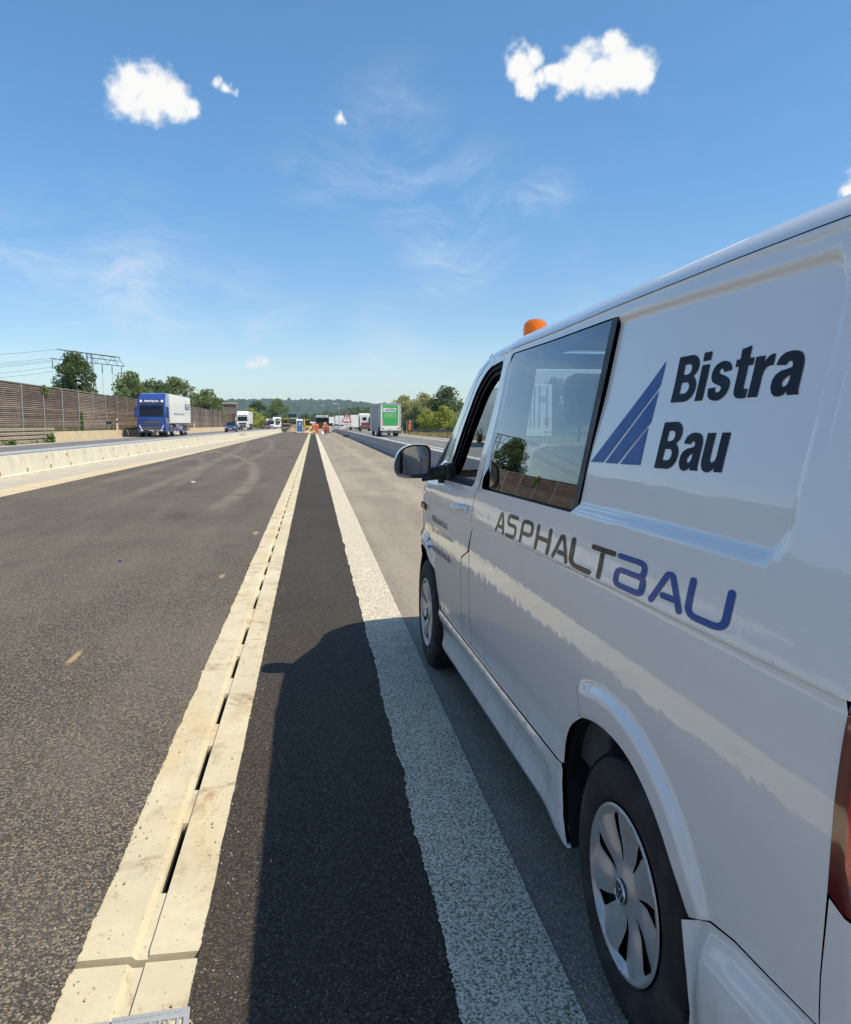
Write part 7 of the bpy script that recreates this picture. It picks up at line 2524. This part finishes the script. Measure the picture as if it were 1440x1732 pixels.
for (x, y, h, s, lab) in ((7.15, 220, 7.0, -1, 'slim lamp post with a white head above the warning sign'), (10.9, 300, 7.4, -1, 'slim pale pole just right of the taller lamp post'), (2.7, 300, 8.4, 1, 'slim pale pole above the tipper lorry')):
    lp = empty('lamp_post', (x, y, gz(y)), 0, lab, 'lamp post', 'lamp posts in the distance')
    mb = MB(); mb.cyl((0, 0, 0), (0, 0, h), .10, .06, 8); mb.build('pole', M['steel'], lp)
    mb = MB(); mb.tube([(0, 0, h - .1), (s * .3, 0, h + .05), (s * 1.0, 0, h + .1)], .04, 6); mb.box((s * 1.2, 0, h + .1), (.7, .3, .14), .04); mb.build('lamp_head', M['sign_white'], lp)

# lattice mast and its wires
PA, PB = Vector((-50.3, 170, 0)), Vector((-42.0, 188, 0))
zg = gz(170)
py = empty('power_pylon', ((PA.x + PB.x) / 2, 179, zg), 0, 'steel lattice power pylon with a long cross arm partly hidden by the tall dark tree', 'pylon')
op = Vector(py.location)
def L2W(t, z): return PA.lerp(PB, t) + Vector((0, 0, z)) - Vector((op.x, op.y, 0)) - Vector((0, 0, zg))
mb = MB()
side_v = (PB - PA).normalized().cross(Vector((0, 0, 1))) * .45
for s in (-1, 1):
    mb.tube([L2W(0.0, 16.0) + side_v * s * .2, L2W(.93, 15.85) + side_v * s], .085, 6)
    mb.tube([L2W(-.10, 14.1) + side_v * s * .2, L2W(1.03, 14.0) + side_v * s * .3], .075, 6)
    mb.tube([L2W(.45, 15.1) + side_v * s, L2W(.93, 15.0) + side_v * s], .05, 6)
ts = np.linspace(.02, .93, 11)
for i in range(10):
    a, b = ts[i], ts[i + 1]
    mb.tube([L2W(a, 15.95 if i % 2 else 14.05), L2W(b, 14.05 if i % 2 else 15.9)], .05, 5)
mb.tube([L2W(.93, 15.85), L2W(1.03, 14.0)], .06, 5)
mb.build('cross_arm', M['steel_dark'], py)
mb = MB()
c0 = L2W(.46, 0)
for sx, sy in ((-1, -1), (1, -1), (1, 1), (-1, 1)):
    mb.tube([(c0.x + sx * 1.6, c0.y + sy * 1.6, -.5), (c0.x + sx * .5, c0.y + sy * .5, 14 - zg), (c0.x + sx * .45, c0.y + sy * .45, 16 - zg)], .08, 5)
for k in range(9):
    z0, z1 = 1.6 * k, 1.6 * (k + 1); w0, w1 = 1.6 - 1.1 * z0 / 14.5, 1.6 - 1.1 * z1 / 14.5
    for (ax, ay), (bx, by) in (((-1, -1), (1, -1)), ((1, 1), (-1, 1)), ((-1, 1), (-1, -1)), ((1, -1), (1, 1))):
        mb.tube([(c0.x + ax * w0, c0.y + ay * w0, z0), (c0.x + bx * w1, c0.y + by * w1, z1)], .04, 4)
mb.build('mast', M['steel_dark'], py)
for t in (-.08, .66, .82, .98):
    mb = MB(); p = L2W(t, 13.95)
    mb.tube([p, p + Vector((0, 0, -1.9))], .07, 6)
    for k in range(9): mb.cyl(p + Vector((0, 0, -.5 - .15 * k)), p + Vector((0, 0, -.56 - .15 * k)), .13, n=8)
    mb.build('insulator', M['steel_dark'], py)
r = np.random.default_rng(5)
def wire(name, a, b, sag, label):
    mb = MB(); pts = []
    for i in range(15):
        t = i / 14
        pts.append(a.lerp(b, t) - Vector((0, 0, sag * 4 * t * (1 - t))) - a)
    mb.tube(pts, .028, 5)
    o = mb.build(name, M['steel_dark'], None, tuple(a))
    tag(o, label, 'power line', 'power lines running left from the pylon')
ends = [((0.0, 16.0), 15.2), ((-.10, 14.1), 13.0), ((-.02, 14.0), 11.6), ((.05, 13.9), 10.6), ((.1, 13.0), 8.6), ((.2, 12.4), 7.6)]
names = ['topmost thin power line left of the pylon', 'second power line from the top left of the pylon', 'third power line from the top left of the pylon', 'fourth power line from the top left of the pylon', 'fifth power line from the top left of the pylon', 'lowest power line left of the pylon']
for ((t, z), ze), lab in zip(ends, names):
    a = PA.lerp(PB, t) + Vector((0, 0, z))
    wire('power_line', a, Vector((-150, 150, ze + 6)), 5.0, lab)
for k, t in enumerate((.66, .82, .98)):
    a = PA.lerp(PB, t) + Vector((0, 0, 12.0))
    wire('power_line', a, Vector((a.x * 1.9, a.y * 1.9, 5)), 3.0, ('left', 'middle', 'right')[k] + 'most of the three lines dropping from the pylon\'s right arm')
for ob in [o for o in COL.objects if o.get('label', '').startswith('middlemost')]:
    ob['label'] = 'middle one of the three lines dropping from the pylon\'s right arm'

# stray bits on the fresh asphalt
r = np.random.default_rng(17)
for k, (x, y, s, m, lab) in enumerate(((-2.1, 8.9, .022, 'letter_navy', 'small dark scrap lying on the fresh asphalt left of the drain'), (-3.0, 20.5, .06, 'sign_white', 'small white scrap far up on the fresh asphalt'))):
    mb = MB(); mb.box((0, 0, s * .4), (s * 1.6, s, s * .7), s * .2, None)
    o = mb.build('litter_scrap', M[m], None, (x, y, .004 + gz(y))); tag(o, lab, 'litter')

r = np.random.default_rng(23)
gm = MB()
for k in range(230):
    if k % 3 == 0: x = -.69 + r.normal(0, .05)
    elif k % 3 == 1: x = -.34 + r.normal(0, .04)
    else: x = r.uniform(-3.2, 3.3)
    y = 1.9 + 9 * r.random() ** 1.6
    s_ = r.uniform(.002, .0055)
    q = Matrix.Translation((x, y, .004 + s_ * .5)) @ Matrix.Rotation(r.uniform(0, 6), 4, 'Z') @ Matrix.Rotation(r.uniform(-.5, .5), 4, 'X')
    gm.box((0, 0, 0), (s_ * 1.5, s_ * r.uniform(.8, 1.6), s_), 0, q, (.6, .7))
o = gm.build('loose_grit', M['shoulder']); tag(o, 'loose grit scattered on the asphalt and the drain', 'grit', kind='stuff')

# ------------------------------------------------------------------ haze over the far country
hz = MB(); hz.box((0, 1400, 43), (5200, 3400, 130)); 
hm = bpy.data.materials.new('haze'); hm.use_nodes = True; ht = hm.node_tree; ht.nodes.clear()
ho = ht.nodes.new('ShaderNodeOutputMaterial'); hv = ht.nodes.new('ShaderNodeVolumePrincipled')
hv.inputs['Color'].default_value = (0.70, 0.88, 1.0, 1); hv.inputs['Density'].default_value = 0.00016; hv.inputs['Anisotropy'].default_value = 0.2
ht.links.new(hv.outputs[0], ho.inputs['Volume'])
ho_ = hz.build('haze', hm); tag(ho_, 'thin blue summer haze over the whole road and the far hills', 'haze', kind='stuff')
